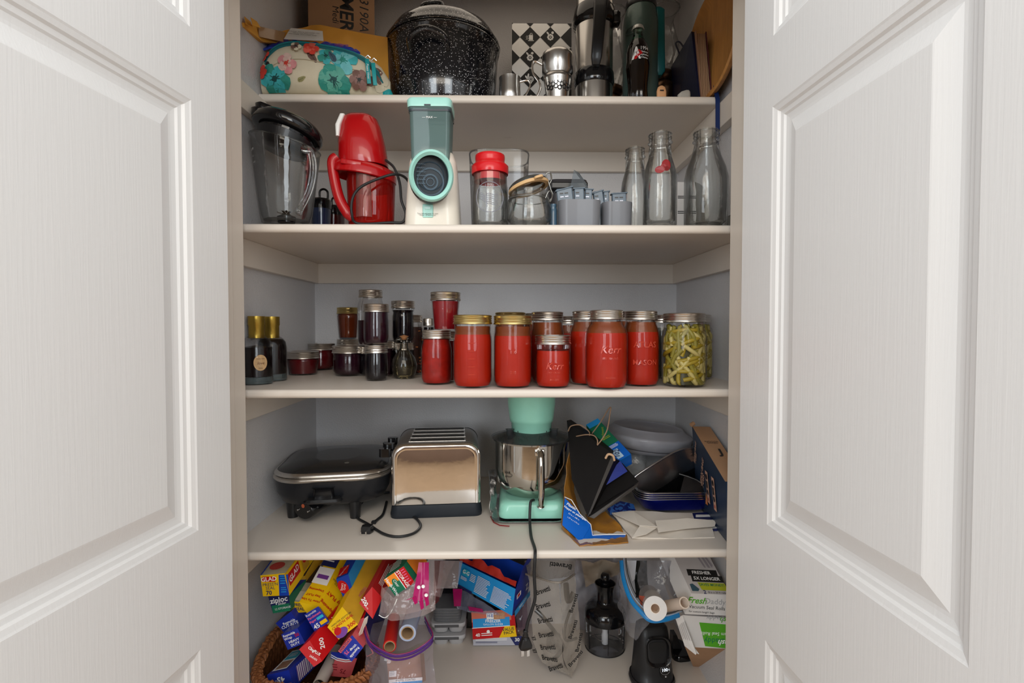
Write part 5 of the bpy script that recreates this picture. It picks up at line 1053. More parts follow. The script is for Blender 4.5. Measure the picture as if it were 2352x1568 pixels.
# green and blue slim box, cellophane, oval platter
m = MB(); Mx = axis_mx(at(1436, 1062, 1.37), at(1366, 984, 1.48), -28); bw, bL, bh = .040, .155, .040
m.box(bw, bL, bh, dgreen, Mx @ T(0, bL / 2, 0), .001)
box_dec(m, bw, bL, bh, Mx, [('top', 'R', 0, 0, 1, .36, bl), ('top', 'R', .1, .04, .55, .24, M('pale_blue_print', (.45, .65, .85), .4)), ('top', 'T', '102', .33, .15, .018, 60, navy, dict(bold=.02)), ('top', 'L', .1, .27, .9, .34, 3, white), ('top', 'L', .2, .5, .8, .56, 2, lime), ('top', 'T', 'Parchment', .5, .65, .011, 60, lime), ('top', 'R', 0, .88, 1, 1, sky), ('left', 'R', .64, 0, 1, 1, bl), ('left', 'L', .1, .3, .5, .7, 3, lime), ('right', 'R', 0, 0, .36, 1, bl), ('end', 'R', 0, 0, 1, 1, bl), ('right', 'T', '102', .18, .5, .018, 0, white)])
tag(m.build('parchment_box', None, at(1410, 1020, 1.41)), 'slim green and bright blue box tilted behind the black gift bag', 'box')
m = MB(); m.patch(rows([at(1405, 1050, 1.52), at(1450, 1010, 1.55), at(1500, 1000, 1.56), at(1580, 1005, 1.58)], [at(1430, 1085, 1.48), at(1452, 1110, 1.47), at(1475, 1100, 1.48), at(1560, 1050, 1.57)]), 40, 24, cello, 0, .022, 22)
m.patch(rows([at(1380, 1040, 1.53), at(1440, 1000, 1.56), at(1520, 1012, 1.57)], [at(1420, 1085, 1.49), at(1460, 1090, 1.49), at(1530, 1060, 1.55)]), 30, 20, cello, 0, .018, 28, seed=5)
tag(m.build('cellophane_bag', None, at(1490, 1050, 1.48)), 'crumpled clear cellophane bag in front of the oval platter', 'cellophane')
Yp = 1.585; c0 = on4(1487, Yp); hh = at(0, 990, Yp).z - Z4
platg = G('clear_tray_plastic', (.90, .90, .94), .5, .9, .06, dens=.32, dcol=(.92, .92, 1.0), wob=.002)
t = thing('party_platter', 'large clear oval plastic party platter with a domed lid, at the back', 'platter', c0 + Vector((0, 0, hh - .042)), (0, 5, 0))
m = MB(); m.lathe([(0, -.012), (.75, -.012), (.80, -.006), (.95, 0), (1.0, .022), (1.01, .03), (.97, .034), (.9, .036), (.78, .052), (.74, .046), (0, .046)], platg, seg=72, sx=.132, sy=.125, sides=lambda a, zz: 1 + .006 * math.cos(60 * a)); m.build('lid', t)
m = MB(); m.lathe([(0, -.022), (.6, -.022), (.80, -.018), (.95, -.012), (1.0, -.004)], platg, seg=48, sx=.130, sy=.12); m.build('tray', t)

# blue foil pans stacked
Yb_ = 1.44; c0 = on4(1542, Yb_, Z4 + .012); bluefoil = M('blue_foil', (.008, .018, .30), .25, .75, var=.15, bump=.0008, bscale=60); silverf = M('foil_rim', (.62, .63, .66), .25, 1)
for i in range(4):
    t = thing('foil_pan', ('lowest blue foil pan, its blue side showing', 'second blue foil pan up in the stack, only its rim showing', 'third blue foil pan up in the stack, only its rim showing', 'topmost pan of the blue foil stack, its inside dark')[i], 'foil pan', c0 + Vector((0, 0, .0055 * i)), (0, 0, 2), group='stack of blue foil pans')
    q = .0
    m = MB(); flt = lambda z_, a_: (z_, .100 + a_, .078 + a_, .035)
    m.loft([flt(0, -.014), flt(.004, -.010), flt(.036, .004)], bluefoil, nc=8, cap1=False); m.loft([flt(.036, .0035), flt(.006, -.011), flt(.003, -.015)], M('foil_inside', (.10, .10, .11), .35, 1), nc=8, cap0=False); m.build('pan_body', t)
    m = MB(); m.loft([flt(.0355, .004), flt(.0365, .012), flt(.0385, .012), flt(.0385, .004)], silverf, nc=8, cap0=False, cap1=False); m.build('pan_rim', t)
# silver roasting pan tilted
t = thing('roasting_tin', 'shiny silver foil roasting tin tilted on end above the blue foil pans', 'roasting tin', at(1540, 1075, 1.45)); og = at(1540, 1075, 1.45)
m = MB(); rimp = [at(1452, 1105, 1.375), at(1462, 1092, 1.38), at(1500, 1067, 1.39), at(1550, 1038, 1.41), at(1590, 1028, 1.425), at(1610, 1030, 1.43)]
wal = [at(1476, 1136, 1.385), at(1490, 1134, 1.39), at(1524, 1117, 1.405), at(1562, 1090, 1.425), at(1596, 1073, 1.44), at(1612, 1067, 1.45)]
stl = M('bright_tin', (.50, .49, .48), .28, 1, var=.25, scale=9, bump=.0006, bscale=25)
m.patch(rows(rimp, wal), 30, 8, stl, .0015, .001, 20)
bot = [at(1484, 1139, 1.42), at(1500, 1140, 1.43), at(1550, 1138, 1.45), at(1590, 1132, 1.47), at(1606, 1122, 1.49), at(1612, 1112, 1.50)]
m.patch(rows(wal, bot), 24, 10, M('dark_tin', (.05, .05, .055), .25, .9, var=.3), .0015, .002, 30); m.build('tin_body', t, og)
m = MB(); m.tube(smooth_path(rimp, 5), .003, silverf, 8); m.build('rolled_rim', t, og)
for a_, b_ in (((1568, 1132), (1577, 1095)), ((1587, 1134), (1596, 1100)), ((1605, 1130), (1612, 1112))): pass
m = MB()
for a_, b_ in (((1568, 1132), (1577, 1095)), ((1587, 1134), (1596, 1100)), ((1606, 1132), (1613, 1112))): m.tube([at(*a_, 1.375), at(*b_, 1.40)], .0016, chrome, 6)
m.tube([at(1560, 1088, 1.41), at(1580, 1094, 1.40), at(1600, 1102, 1.39), at(1620, 1115, 1.375)], .003, bplastic, 6); m.patch(quad(at(1560, 1138, 1.37), at(1622, 1138, 1.355), at(1618, 1108, 1.38), at(1572, 1092, 1.40)), 6, 6, M('dark_tin', (0, 0, 0)), .002); tag(m.build('roasting_rack', None, at(1590, 1115, 1.39)), 'dark rack with thin silver bars standing in the topmost blue foil pan', 'rack')

# white paper bag, white-blue napkins, patterned packet
pap = M('white_waxed_paper', (.72, .66, .58), .5, coat=.2, var=.05, bump=.001, bscale=25)
og = pw(1520, 1215, 0); t = thing('paper_bag', 'flattened white paper bag with a folded flap, on the shelf below the blue foil pans', 'paper bag', og)
m = MB(); m.patch(rows([pw(1405, 1178, .014), pw(1455, 1172, .020), pw(1560, 1177, .016), pw(1625, 1180, .010)], [pw(1412, 1186, .012), pw(1452, 1235, .003), pw(1560, 1235, .002), pw(1642, 1232, .003)]), 30, 10, pap, .003, .003, 20); m.build('bag_body', t, og)
m = MB(); m.poly3([pw(1452, 1235, .007), pw(1470, 1207, .018), pw(1512, 1210, .016), pw(1485, 1227, .010)], M('white_waxed_paper', (0, 0, 0)), .0015); m.poly3([pw(1405, 1178, .018), pw(1455, 1174, .026), pw(1510, 1210, .019), pw(1468, 1207, .019)], pap, .001); m.build('folded_flap', t, og)
m = MB(); m.patch(rows([pw(1505, 1195, .022), pw(1580, 1190, .024), pw(1645, 1195, .018)], [pw(1512, 1222, .012), pw(1580, 1213, .012), pw(1642, 1208, .012)]), 14, 4, pap, .001, .001); m.build('upper_fold', t, og)
for i, (y0, y1, zz, lb_) in enumerate(((1186, 1216, .004, 'navy and white striped paper napkin, lowest of the two beside the boxed game'), (1174, 1200, .014, 'navy and white striped paper napkin lying uppermost beside the boxed game'))):
    m = MB(); m.patch(quad(pw(1600, y1 + 2, zz), pw(1648, y1, zz), pw(1646, y0, zz), pw(1590, y0 + 4, zz)), 6, 4, navy, .003)
    for v in (.1, .55): m.patch(quad(*[p + Vector((0, 0, .0015)) for p in (pw(1598, y1 + 2 - (y1 - y0) * v, zz), pw(1650, y1 - (y1 - y0) * v, zz), pw(1650, y1 - 3 - (y1 - y0) * v, zz), pw(1598, y1 - 3 - (y1 - y0) * v, zz))]), 4, 1, white, .001)
    tag(m.build('paper_napkin', None, pw(1625, 1200, 0)), lb_, 'napkin', 'striped paper napkins')
def damask(nt, N, L, b):
    tc = N.new('ShaderNodeTexCoord'); v = N.new('ShaderNodeTexWave'); v.wave_type = 'RINGS'; v.inputs['Scale'].default_value = 30; v.inputs['Distortion'].default_value = 14; v.inputs['Detail Scale'].default_value = 1.2
    L.new(tc.outputs['Object'], v.inputs[0]); r = ramp(N, [(0, (.006, .015, .14)), (.62, (.006, .015, .14)), (.66, (.03, .12, .40))]); L.new(v.outputs[0], r.inputs[0]); L.new(r.outputs[0], b.inputs['Base Color']); b.inputs['Roughness'].default_value = .3
m = MB(); m.patch(rows([at(1398, 1166, 1.36), at(1425, 1150, 1.40), at(1455, 1158, 1.40)], [pw(1402, 1182, .008), pw(1425, 1183, .008), pw(1462, 1178, .010)]), 12, 6, special('blue_scroll_pattern', damask), .006, .002)
tag(m.build('napkin_bundle', None, pw(1425, 1180, 0)), 'small blue packet with a scroll pattern, under the tip of the black gift bag', 'napkins')

# boxed bean bag toss game leaning on the right wall
og = Vector((.55, 1.3, Z4)); nb2 = M('slate_navy_print', (.018, .035, .07), .4, coat=.15, var=.15)
bn, bf, tf, tn = Vector((.515, 1.165, Z4 + .002)), Vector((.545, 1.455, Z4 + .002)), Vector((.520, 1.43, H - .275)), Vector((.500, 1.165, H - .350))
th = Vector((.024, 0, 0)); th2 = Vector((.050, 0, -.002))
m = MB(); m.hexa([bn, bn + th, tn + th2, tn, bf, bf + th, tf + th2, tf], nb2)
m.add([tn, tn + th2, tf + th2, tf], [(0, 1, 2, 3)], kraft); m.v[-4:] = [p + Vector((0, 0, .0006)) for p in m.v[-4:]]
Bs = basis((bf + tf) / 2 + Vector((-.0015, 0, 0)), bn - bf, tf - bf); Lb = (bn - bf).length
sal = M('salmon_print', (.62, .36, .26), .5)
for u, v, s_, sz in ((.030, .045, 'BEAN BAG', .016), (.032, .028, 'TOSS', .016), (.085, .005, 'BEAN BAG', .020), (.090, -.017, 'TOSS', .020)): m.text(s_, sz, sal, Bs @ T(u, v, .001) @ R('Z', 60), bold=.03)
for u in (.130, .185):
    m.add([(u - .011, -.062, .0012), (u + .011, -.062, .0012), (u + .011, .02, .0012), (u - .011, .02, .0012)], [(0, 1, 2, 3)], sal, Bs)
    m.disc(.0075, black, Bs @ T(u, .006, .002), 16); m.box(.010, .018, .0004, black, Bs @ T(u, -.014, .0022)); m.disc(.007, black, Bs @ T(u, -.034, .002), 16); m.disc(.0045, M('bean_red', (.5, .08, .05), .4), Bs @ T(u, -.052, .002), 14)
m.add([(.095, -.075, .0012), (.118, -.072, .0012), (.110, -.040, .0012)], [(0, 1, 2)], orange, Bs); m.text('NEW', .007, white, Bs @ T(.108, -.064, .0016) @ R('Z', 70))
Bt = basis((tn + tf) / 2 + th2 / 2 + Vector((0, 0, .0012)), Vector((1, -.1, 0)), tf - tn)
m.text('INDOOR\nGAMES', .009, black, Bt @ T(0, .045, .001)); m.text('J', .04, black, Bt @ T(.008, -.005, .001), bold=.02)
m.tube([tf + Vector((-.003, 0, .004)), tf + Vector((.006, .004, .008))], .006, kraft, 8)
tag(m.build('game_box', None, og), 'dark navy boxed bean bag toss game with a tan side, leaning on the right wall', 'game box')
# ================================================================ bottom shelf
def p5(px, py, dz=0): return atz(px, py, Z5 + dz)
wick = M('wicker', (.27, .095, .03), .55, var=.5, scale=60, stretch=(1, 1, 3), bump=.0008, bscale=160); wickd = M('wicker_weave', (.16, .055, .018), .6, var=.6, scale=90, bump=.003, bscale=120)
ZR = H - .800
rim_px = [(648, 1440), (626, 1463), (605, 1500), (592, 1535), (592, 1560), (615, 1576), (680, 1583), (760, 1578), (820, 1560), (850, 1536), (861, 1505), (852, 1474), (810, 1446), (730, 1430)]
rp = [atz(x, y, ZR) for x, y in rim_px]; rim = smooth_path(rp + [rp[0]], 12)[:-1]; cen = sum(rp, Vector()) / len(rp)
og = Vector((cen.x, cen.y, Z5)); t = thing('wicker_basket', 'brown wicker basket with a braided rim, overflowing with boxes of wrap', 'basket', og)
m = MB(); n = len(rim)
for s_ in range(3):
    pts = []
    for i, p in enumerate(rim):
        tg = (rim[(i + 1) % n] - rim[i - 1]).normalized(); si = Vector((tg.y, -tg.x, 0)); a = 2 * PI * (i / n * 22 + s_ / 3)
        pts.append(p + si * .0085 * math.sin(a) + Vector((0, 0, .0055 * math.sin(2 * a))))
    m.tube(pts, .0062, wick, 8, closed=True, flat=.6)
m.build('braided_rim', t, og)
def wall(u, v):
    i = (u * n) % n; a = rim[int(i) % n].lerp(rim[(int(i) + 1) % n], i - int(i)); q = .80 + .20 * v
    w_ = .003 * math.sin(u * n * 1.6) * math.sin(v * 34)
    d = (a - cen); d.z = 0; dn = d.normalized(); return Vector((cen.x + d.x * q, cen.y + d.y * q, Z5 + .003 + (ZR - Z5 - .003) * v)) + dn * w_
m = MB(); m.patch(wall, n, 30, wickd, .004); m.poly3([wall(i / 28, 0) + Vector((0, 0, .002)) for i in range(28)], wickd, .002); m.build('woven_side', t, og)

def carton(label, q4, Y, far, mats, dec=(), name='wrap_box', cat='box', group=None):
    """q4: near end corners TL TR BR BL in pixels at depth Y; far: pixel and depth of the far end's centre"""
    if not isinstance(Y, (list, tuple)): Y = [Y] * 4
    TL, TR, BR, BL = [at(*p, y) for p, y in zip(q4, Y)]; c = (TL + TR + BR + BL) / 4; v = at(*far) - c
    P = [BL, BR, TR, TL]; Q = [p + v for p in P]; m = MB()
    e, tp, rt, lf = (list(mats) + [mats[0]] * 4)[:4] if len(mats) < 4 else mats
    for f, mt in (((0, 1, 2, 3), e), ((3, 2, 6, 7), tp), ((1, 5, 6, 2), rt), ((4, 0, 3, 7), lf), ((5, 4, 7, 6), e), ((4, 5, 1, 0), tp)): m.add(P + Q, [f], mt)
    fm = {'end': (basis(BL, BR - BL, TL - BL), (BR - BL).length, (TL - BL).length), 'top': (basis(TL, TR - TL, v), (TR - TL).length, v.length),
          'right': (basis(BR, v, TR - BR), v.length, (TR - BR).length), 'left': (basis(Q[0], -v, TL - BL), v.length, (TL - BL).length)}
    nn = (BR - BL).cross(TL - BL).normalized(); dv_ = max(0, (TR - BL).dot(nn))
    face_dec(m, {'end': fm['end']}, [d for d in dec if d[0] == 'end'], dv_); face_dec(m, fm, [d for d in dec if d[0] != 'end'], .0006)
    o = m.build(name, None, c); tag(o, label, cat, group); return o
def face_dec(m, fm, dec, dev=0):
    off = .0004 + dev
    for d in dec:
        f, kind = d[0], d[1]; mx, fw, fh = fm[f]; off += .00006
        if kind == 'R': u0, v0, u1, v1, mat = d[2:7]; m.add([(u0 * fw, v0 * fh, off), (u1 * fw, v0 * fh, off), (u1 * fw, v1 * fh, off), (u0 * fw, v1 * fh, off)], [(0, 1, 2, 3)], mat, mx)
        elif kind == 'O': u, v, ru, rv, mat = d[2:7]; m.disc(ru, mat, mx @ T(u * fw, v * fh, off), 20, rv)
        elif kind == 'P': m.add([(u * fw, v * fh, off) for u, v in d[2]], [tuple(range(len(d[2])))], d[3], mx)
        elif kind == 'T': s_, u, v, size, rot, mat = d[2:8]; m.text(s_, size, mat, mx @ T(u * fw, v * fh, off) @ R('Z', rot), **(d[8] if len(d) > 8 else {}))
        elif kind == 'L':
            u0, v0, u1, v1, n, mat = d[2:8]; rr = random.Random(n)
            for i in range(n):
                v = v1 + (v0 - v1) * (i + .3) / n; q = (v1 - v0) / n * .38; e = u0 + (u1 - u0) * rr.uniform(.7, 1)
                m.add([(u0 * fw, v * fh, off), (e * fw, v * fh, off), (e * fw, (v + q) * fh, off), (u0 * fw, (v + q) * fh, off)], [(0, 1, 2, 3)], mat, mx)
        elif kind == 'B':   # bar code
            u0, v0, u1, v1, mat = d[2:7]; rr = random.Random(5)
            m.add([(u0 * fw, v0 * fh, off), (u1 * fw, v0 * fh, off), (u1 * fw, v1 * fh, off), (u0 * fw, v1 * fh, off)], [(0, 1, 2, 3)], white, mx); x = u0
            while x < u1 - .01:
                w_ = rr.uniform(.006, .022); m.add([(x * fw, v0 * fh, off + .0002), ((x + w_) * fw, v0 * fh, off + .0002), ((x + w_) * fw, v1 * fh, off + .0002), (x * fw, v1 * fh, off + .0002)], [(0, 1, 2, 3)], mat, mx); x += w_ * 2.1
BD = dict(bold=.02); GW = 'boxes of wrap, foil and bags in the wicker basket'
blue2 = M('deep_blue_print', (.012, .03, .32), .35, coat=.2); dbrown = M('dark_brown_print', (.05, .03, .02), .5); cyan = M('cyan_print', (.03, .42, .60), .4); rose = M('rose_print', (.62, .10, .11), .4); photo_b = M('photo_brown', (.30, .16, .10), .5, var=.6, scale=80); goldp = M('golden_print', (.55, .30, .02), .45, var=.3, scale=20)
# -- back layer
carton('yellow and blue press and seal wrap box, at the top left of the basket pile', [(598, 1321), (655, 1316), (664, 1367), (604, 1369)], 1.225, (722, 1222, 1.46), (yellow, M('food_photo', (.50, .48, .35), .5, var=.5, scale=30), yellow, yellow),
       [('end', 'R', .63, 0, 1, 1, blue), ('end', 'R', .0, .68, .5, .93, red), ('end', 'T', 'GLAD', .25, .80, .014, 4, white, BD), ('end', 'T', "PRESS'N", .30, .55, .0105, 3, navy), ('end', 'T', 'SEAL', .30, .38, .0105, 3, navy), ('end', 'T', '70', .24, .15, .014, 3, navy, BD), ('end', 'L', .68, .5, .95, .95, 4, sky), ('end', 'L', .7, .1, .95, .4, 3, sky),
        ('top', 'O', .45, .14, .018, .016, M('watermelon', (.50, .06, .05), .5, var=.3, scale=80)), ('top', 'R', 0, 0, .06, 1, blue), ('right', 'R', 0, 0, .34, .98, yellow), ('right', 'R', .05, .30, .30, .85, red), ('right', 'T', 'GLAD', .175, .57, .020, 8, white, BD), ('right', 'R', .36, .1, .5, .9, goldp), ('right', 'O', .43, .6, .012, .01, red)], group=GW)
carton('blue and green slider bag box, under the yellow press and seal box', [(616, 1370), (664, 1367), (667, 1402), (627, 1408)], 1.25, (735, 1300, 1.45), (navy, blue, dgreen, navy), [('end', 'R', 0, 0, 1, .45, dgreen), ('end', 'T', 'ziploc', .45, .72, .018, 3, white, BD), ('end', 'T', 'Slider', .6, .50, .009, 3, white), ('end', 'T', '12 STORAGE', .6, .22, .007, 3, white)], group=GW)
carton('brown and gold box of bags behind the leaning yellow boxes', [(652, 1330), (700, 1322), (712, 1372), (664, 1380)], 1.33, (770, 1200, 1.52), (goldp, dbrown, goldp, dbrown), [('top', 'R', .1, .1, .9, .5, goldp), ('top', 'T', 'banana nut', .5, .35, .02, 70, goldp, BD)], group=GW)
carton('yellow and grey press and seal box lying below the large yellow box', [(664, 1380), (712, 1384), (722, 1404), (668, 1408)], 1.27, (765, 1262, 1.46), (yellow, M('greige_print', (.42, .38, .28), .5, var=.3), yellow, yellow), [('end', 'T', "PRESS'N", .45, .62, .010, -5, navy, BD), ('end', 'T', 'SEAL', .4, .3, .010, -5, navy, BD), ('end', 'R', .72, .5, 1, .95, red), ('top', 'R', .1, .02, .9, .16, M('pale_card', (.62, .56, .45), .5)), ('top', 'R', .1, .3, .9, .6, dbrown)], group=GW)
carton('blue box of baking paper showing a red cutter badge, between two yellow boxes', [(772, 1330), (800, 1318), (812, 1362), (790, 1376)], 1.28, (868, 1205, 1.50), (blue, blue, sky, sky), [('end', 'O', .55, .5, .012, .018, red), ('end', 'T', 'Smart\nGrid', .55, .5, .008, 50, white), ('left', 'R', .7, .1, .95, .9, red), ('left', 'T', 'Smart\nGrid', .83, .5, .014, 0, white, BD), ('left', 'T', 'Paper', .42, .5, .026, 0, pink, BD), ('left', 'L', .05, .06, .3, .4, 3, white), ('top', 'T', 'Paper', .5, .45, .022, 60, pink, BD), ('top', 'R', .1, .02, .9, .16, red), ('top', 'T', 'SmartGrid', .5, .09, .008, 60, white)], group=GW)
carton('large yellow box printed with stay flat dispensing instructions', [(687, 1382), (731, 1392), (757, 1428), (716, 1424)], 1.235, (812, 1262, 1.44), (yellow, yellow, yellow, yellow),
       [('top', 'R', .08, .55, .92, .80, navy), ('top', 'L', .14, .60, .86, .78, 4, white), ('top', 'R', .08, .28, .92, .53, white), ('top', 'R', .2, .36, .8, .42, purple_p), ('top', 'T', 'Dispensing', .52, .20, .0085, 180, red, BD), ('top', 'T', 'Stay FLAT', .5, .12, .0085, 180, red, BD), ('top', 'T', 'How To Use', .5, .05, .0085, 180, red, BD),
        ('right', 'T', 'Stay FLAT', .24, .36, .014, 90, red, BD), ('right', 'T', 'Dispensing', .10, .5, .012, 90, red, BD), ('right', 'T', 'HOW TO\nINSTRUCTIONS', .40, .55, .0075, 90, dbrown), ('right', 'P', [(.5, .3), (.6, .55), (.5, .8), (.5, .62), (.46, .62), (.46, .45), (.5, .45)], red)], group=GW)
carton('yellow winter edition cling wrap box marked 300, pointing down to the right', [(752, 1440), (786, 1393), (822, 1434), (778, 1468)], [1.19, 1.22, 1.19, 1.17], (884, 1232, 1.47), (yellow, yellow, goldp, yellow),
       [('end', 'T', "CLING'N SEAL", .48, .66, .0082, 0, red, BD), ('end', 'T', 'WINTER EDITION', .48, .84, .0062, 0, dbrown), ('end', 'T', '300', .76, .22, .013, 0, red, BD), ('end', 'O', .25, .2, .014, .011, purple_p), ('end', 'O', .12, .4, .008, .009, red),
        ('top', 'R', .10, .02, .34, .3, yellow), ('top', 'T', 'GLAD', .26, .12, .011, 90, red, BD), ('top', 'L', .3, .15, .9, .75, 4, goldp), ('top', 'R', .1, .55, .6, .70, goldp), ('top', 'O', .35, .9, .011, .012, dbrown)], group=GW)
carton('blue parchment paper box end marked 45, tucked under the stay flat box', [(699, 1411), (731, 1392), (757, 1428), (723, 1450)], 1.205, (750, 1424, 1.40), (blue2, blue2, blue2, blue2), [('end', 'T', 'Parchment', .48, .68, .0078, 0, pink, BD), ('end', 'T', 'Paper', .26, .49, .0078, 0, pink, BD), ('end', 'T', '45', .27, .17, .015, 0, white, BD), ('end', 'R', .5, .40, .92, .54, cyan), ('end', 'R', .52, .1, .95, .28, yellow), ('end', 'T', 'Reynolds', .4, .87, .0075, 0, white)], group=GW)
carton('dark blue waxed paper box at the left edge of the basket', [(633, 1431), (668, 1404), (692, 1440), (652, 1452)], 1.25, (735, 1352, 1.42), (blue2, navy, blue2, navy), [('end', 'T', 'Reynolds', .45, .72, .0085, 6, white, BD), ('end', 'T', 'CUT-RITE', .45, .45, .0100, 6, white, BD), ('end', 'O', .62, .22, .012, .004, yellow)], group=GW)
carton('dark blue heavy duty foil box end marked 50', [(646, 1457), (683, 1442), (701, 1476), (661, 1492)], 1.205, (745, 1398, 1.38), (blue2, blue2, blue2, blue2), [('end', 'T', 'Reynolds', .38, .84, .0080, 0, white, BD), ('end', 'T', 'Wrap', .26, .64, .0080, 0, white, BD), ('end', 'T', '50', .76, .64, .0105, 0, red, BD), ('end', 'T', 'HEAVY', .5, .38, .0082, 0, white, BD), ('end', 'T', 'DUTY', .5, .17, .0082, 0, white, BD)], group=GW)
carton('large blue foil box marked 45, lying lowest at the front left of the basket', [(613, 1550), (663, 1538), (676, 1580), (620, 1592)], [1.185] * 4, (735, 1478, 1.375), (blue2, blue2, blue2, blue2), [('end', 'T', '45', .55, .62, .018, 175, white, BD), ('end', 'T', 'SQ FT', .3, .55, .008, 175, white), ('top', 'R', .12, .06, .80, .62, white), ('top', 'R', .16, .34, .78, .58, cyan), ('top', 'R', .2, .09, .74, .30, photo_b), ('top', 'L', .25, .4, .7, .52, 3, white), ('right', 'B', .10, .1, .52, .85, purple_p), ('right', 'R', .55, .1, .66, .9, cyan)], group=GW)
carton('red cling wrap box end marked 200, tipped over in the middle of the basket', [(687, 1491), (711, 1470), (740, 1518), (721, 1531)], [1.16, 1.17, 1.165, 1.155], (790, 1410, 1.27), (red, red, red, red), [('end', 'T', 'ClingPLUS', .68, .56, .0074, -62, white, BD), ('end', 'T', 'SARAN', .30, .34, .0062, -62, white), ('right', 'T', '200', .2, .5, .016, 60, white, BD), ('top', 'T', 'x', .1, .1, .001, 0, white), ('right', 'O', .62, .62, .013, .016, M('bright_red_print', (.80, .02, .02), .35)), ('right', 'T', 'SARAN', .62, .68, .0085, 60, white, BD), ('right', 'T', 'Cling Plus', .70, .4, .0095, 60, white, BD)], group=GW)
carton('rose and blue everyday foil box end marked 75', [(778, 1493), (809, 1458), (834, 1487), (808, 1519)], 1.175, (858, 1400, 1.34), (blue2, rose, rose, blue2), [('end', 'R', 0, .80, 1, 1, rose), ('end', 'T', 'EVERYDAY', .5, .90, .0075, 0, navy, BD), ('end', 'T', 'Reynolds', .52, .22, .0082, 180, white, BD), ('end', 'T', 'Wrap', .68, .46, .0082, 180, white, BD), ('end', 'T', '75', .24, .58, .0115, 180, pink, BD)], group=GW)
carton('rose coloured box with curved white stripes, standing deep in the basket', [(775, 1499), (820, 1512), (805, 1556), (756, 1552)], 1.25, (800, 1505, 1.33), (rose, blue2, rose, rose), [('end', 'R', 0, .72, 1, 1, blue2), ('end', 'P', [(0, .9), (.3, .78), (.7, .74), (1, .78), (1, .74), (.7, .70), (.3, .74), (0, .86)], white), ('end', 'P', [(0, .82), (.3, .70), (.7, .66), (1, .70), (1, .66), (.7, .62), (.3, .66), (0, .78)], white), ('end', 'T', '75', .62, .25, .015, 170, M('dark_rose', (.25, .02, .03), .5), BD), ('end', 'L', .1, .2, .4, .5, 3, M('dark_rose', (0, 0, 0)))], group=GW)
carton('opened rose box with a torn white flap, at the right end of the basket', [(818, 1425), (836, 1418), (858, 1500), (843, 1508)], [1.21] * 4, (872, 1370, 1.34), (rose, red, navy, blue2), [('end', 'T', '15', .5, .45, .012, 60, white, BD), ('end', 'R', .1, .02, .9, .3, black)], group=GW)
m = MB(); m.poly3([at(822, 1462, 1.195), at(838, 1420, 1.20), at(846, 1414, 1.20), at(843, 1430, 1.19), at(836, 1442, 1.19), at(832, 1455, 1.185)], M('torn_card', (.60, .52, .45), .7, var=.2), .001); tag(m.build('torn_flap', None, at(834, 1438, 1.19)), 'torn piece of pale card stuck to the opened rose box', 'card')
m = MB(); a, b_ = at(733, 1572, 1.20), at(775, 1492, 1.32); Bx = axis_mx(a, b_) @ R('X', -90); L_ = (b_ - a).length; tubm = M('white_card_tube', (.62, .54, .47), .6, var=.05)
m.lathe([(.012, .02), (.0125, 0), (.0150, 0), (.0150, L_)], tubm, Bx, seg=28); m.disc(.0122, black, Bx @ T(0, 0, .02), 24); tag(m.build('cardboard_tube', None, a), 'bare off-white cardboard tube standing in the front of the basket', 'tube')

# -- red boxes and hand wrap right of the basket
carton('long red wrap box marked 200, leaning up to the right', [(825, 1385), (855, 1347), (878, 1372), (856, 1421)], [1.20, 1.22, 1.22, 1.19], (925, 1240, 1.43), (red, red, M('dull_red_print', (.35, .012, .012), .45), red), [('end', 'T', '200', .50, .72, .013, 235, white, BD), ('end', 'T', 'SQ FT', .32, .52, .0045, 235, white), ('right', 'L', .1, .3, .5, .7, 4, white), ('top', 'L', .2, .1, .8, .3, 5, pink), ('right', 'T', 'GREAT VALUE', .7, .5, .008, 0, white)])
carton('green, orange and red hand wrap box inside the magenta printed bag', [(881, 1331), (926, 1300), (953, 1337), (907, 1368)], 1.20, (985, 1225, 1.40), (dgreen, dgreen, dgreen, dgreen), [('end', 'R', .55, 0, 1, 1, red), ('end', 'R', 0, .55, .53, 1, orange), ('end', 'R', .53, 0, .56, 1, white), ('end', 'T', 'Handi-Wrap', .12, .45, .010, -88, white, BD), ('end', 'O', .33, .5, .007, .013, dgreen), ('end', 'T', 'STORAGE', .68, .5, .0105, -88, white, BD), ('end', 'L', .78, .1, .96, .9, 6, pink), ('end', 'T', 'Clear', .35, .5, .009, -88, white), ('top', 'L', .2, .05, .8, .3, 5, white), ('right', 'R', .1, .0, .4, 1, orange)])
mag = G('magenta_printed_film', (.85, .10, .40), .6, .9, .12, dens=.55, dcol=(.55, .01, .16)); pfilm = G('clear_bag_film', (.96, .93, .94), .65, 1.0, .10, dens=.20, dcol=(.62, .48, .46), wob=.004)
og = at(935, 1370, 1.19); t = thing('storage_bag', 'clear bag with a magenta printed band, wrapped round the hand wrap box', 'plastic bag', og)
m = MB(); m.patch(rows([at(878, 1345, 1.20), at(905, 1372, 1.185), at(940, 1352, 1.18), at(975, 1291, 1.20), at(1000, 1285, 1.24)], [at(869, 1412, 1.185), at(900, 1424, 1.175), at(940, 1420, 1.17), at(975, 1415, 1.17), at(1000, 1399, 1.18)]), 40, 22, pfilm, 0, .009, 26)
m.patch(rows([at(880, 1350, 1.215), at(930, 1330, 1.22), at(985, 1291, 1.235)], [at(874, 1405, 1.21), at(930, 1412, 1.20), at(996, 1395, 1.20)]), 24, 14, pfilm, 0, .008, 30, seed=3)
m.tube(smooth_path([at(870, 1412, 1.182), at(885, 1418, 1.178), at(900, 1402, 1.175), at(912, 1375, 1.176)], 5), .001, white, 5); m.build('clear_film', t, og)
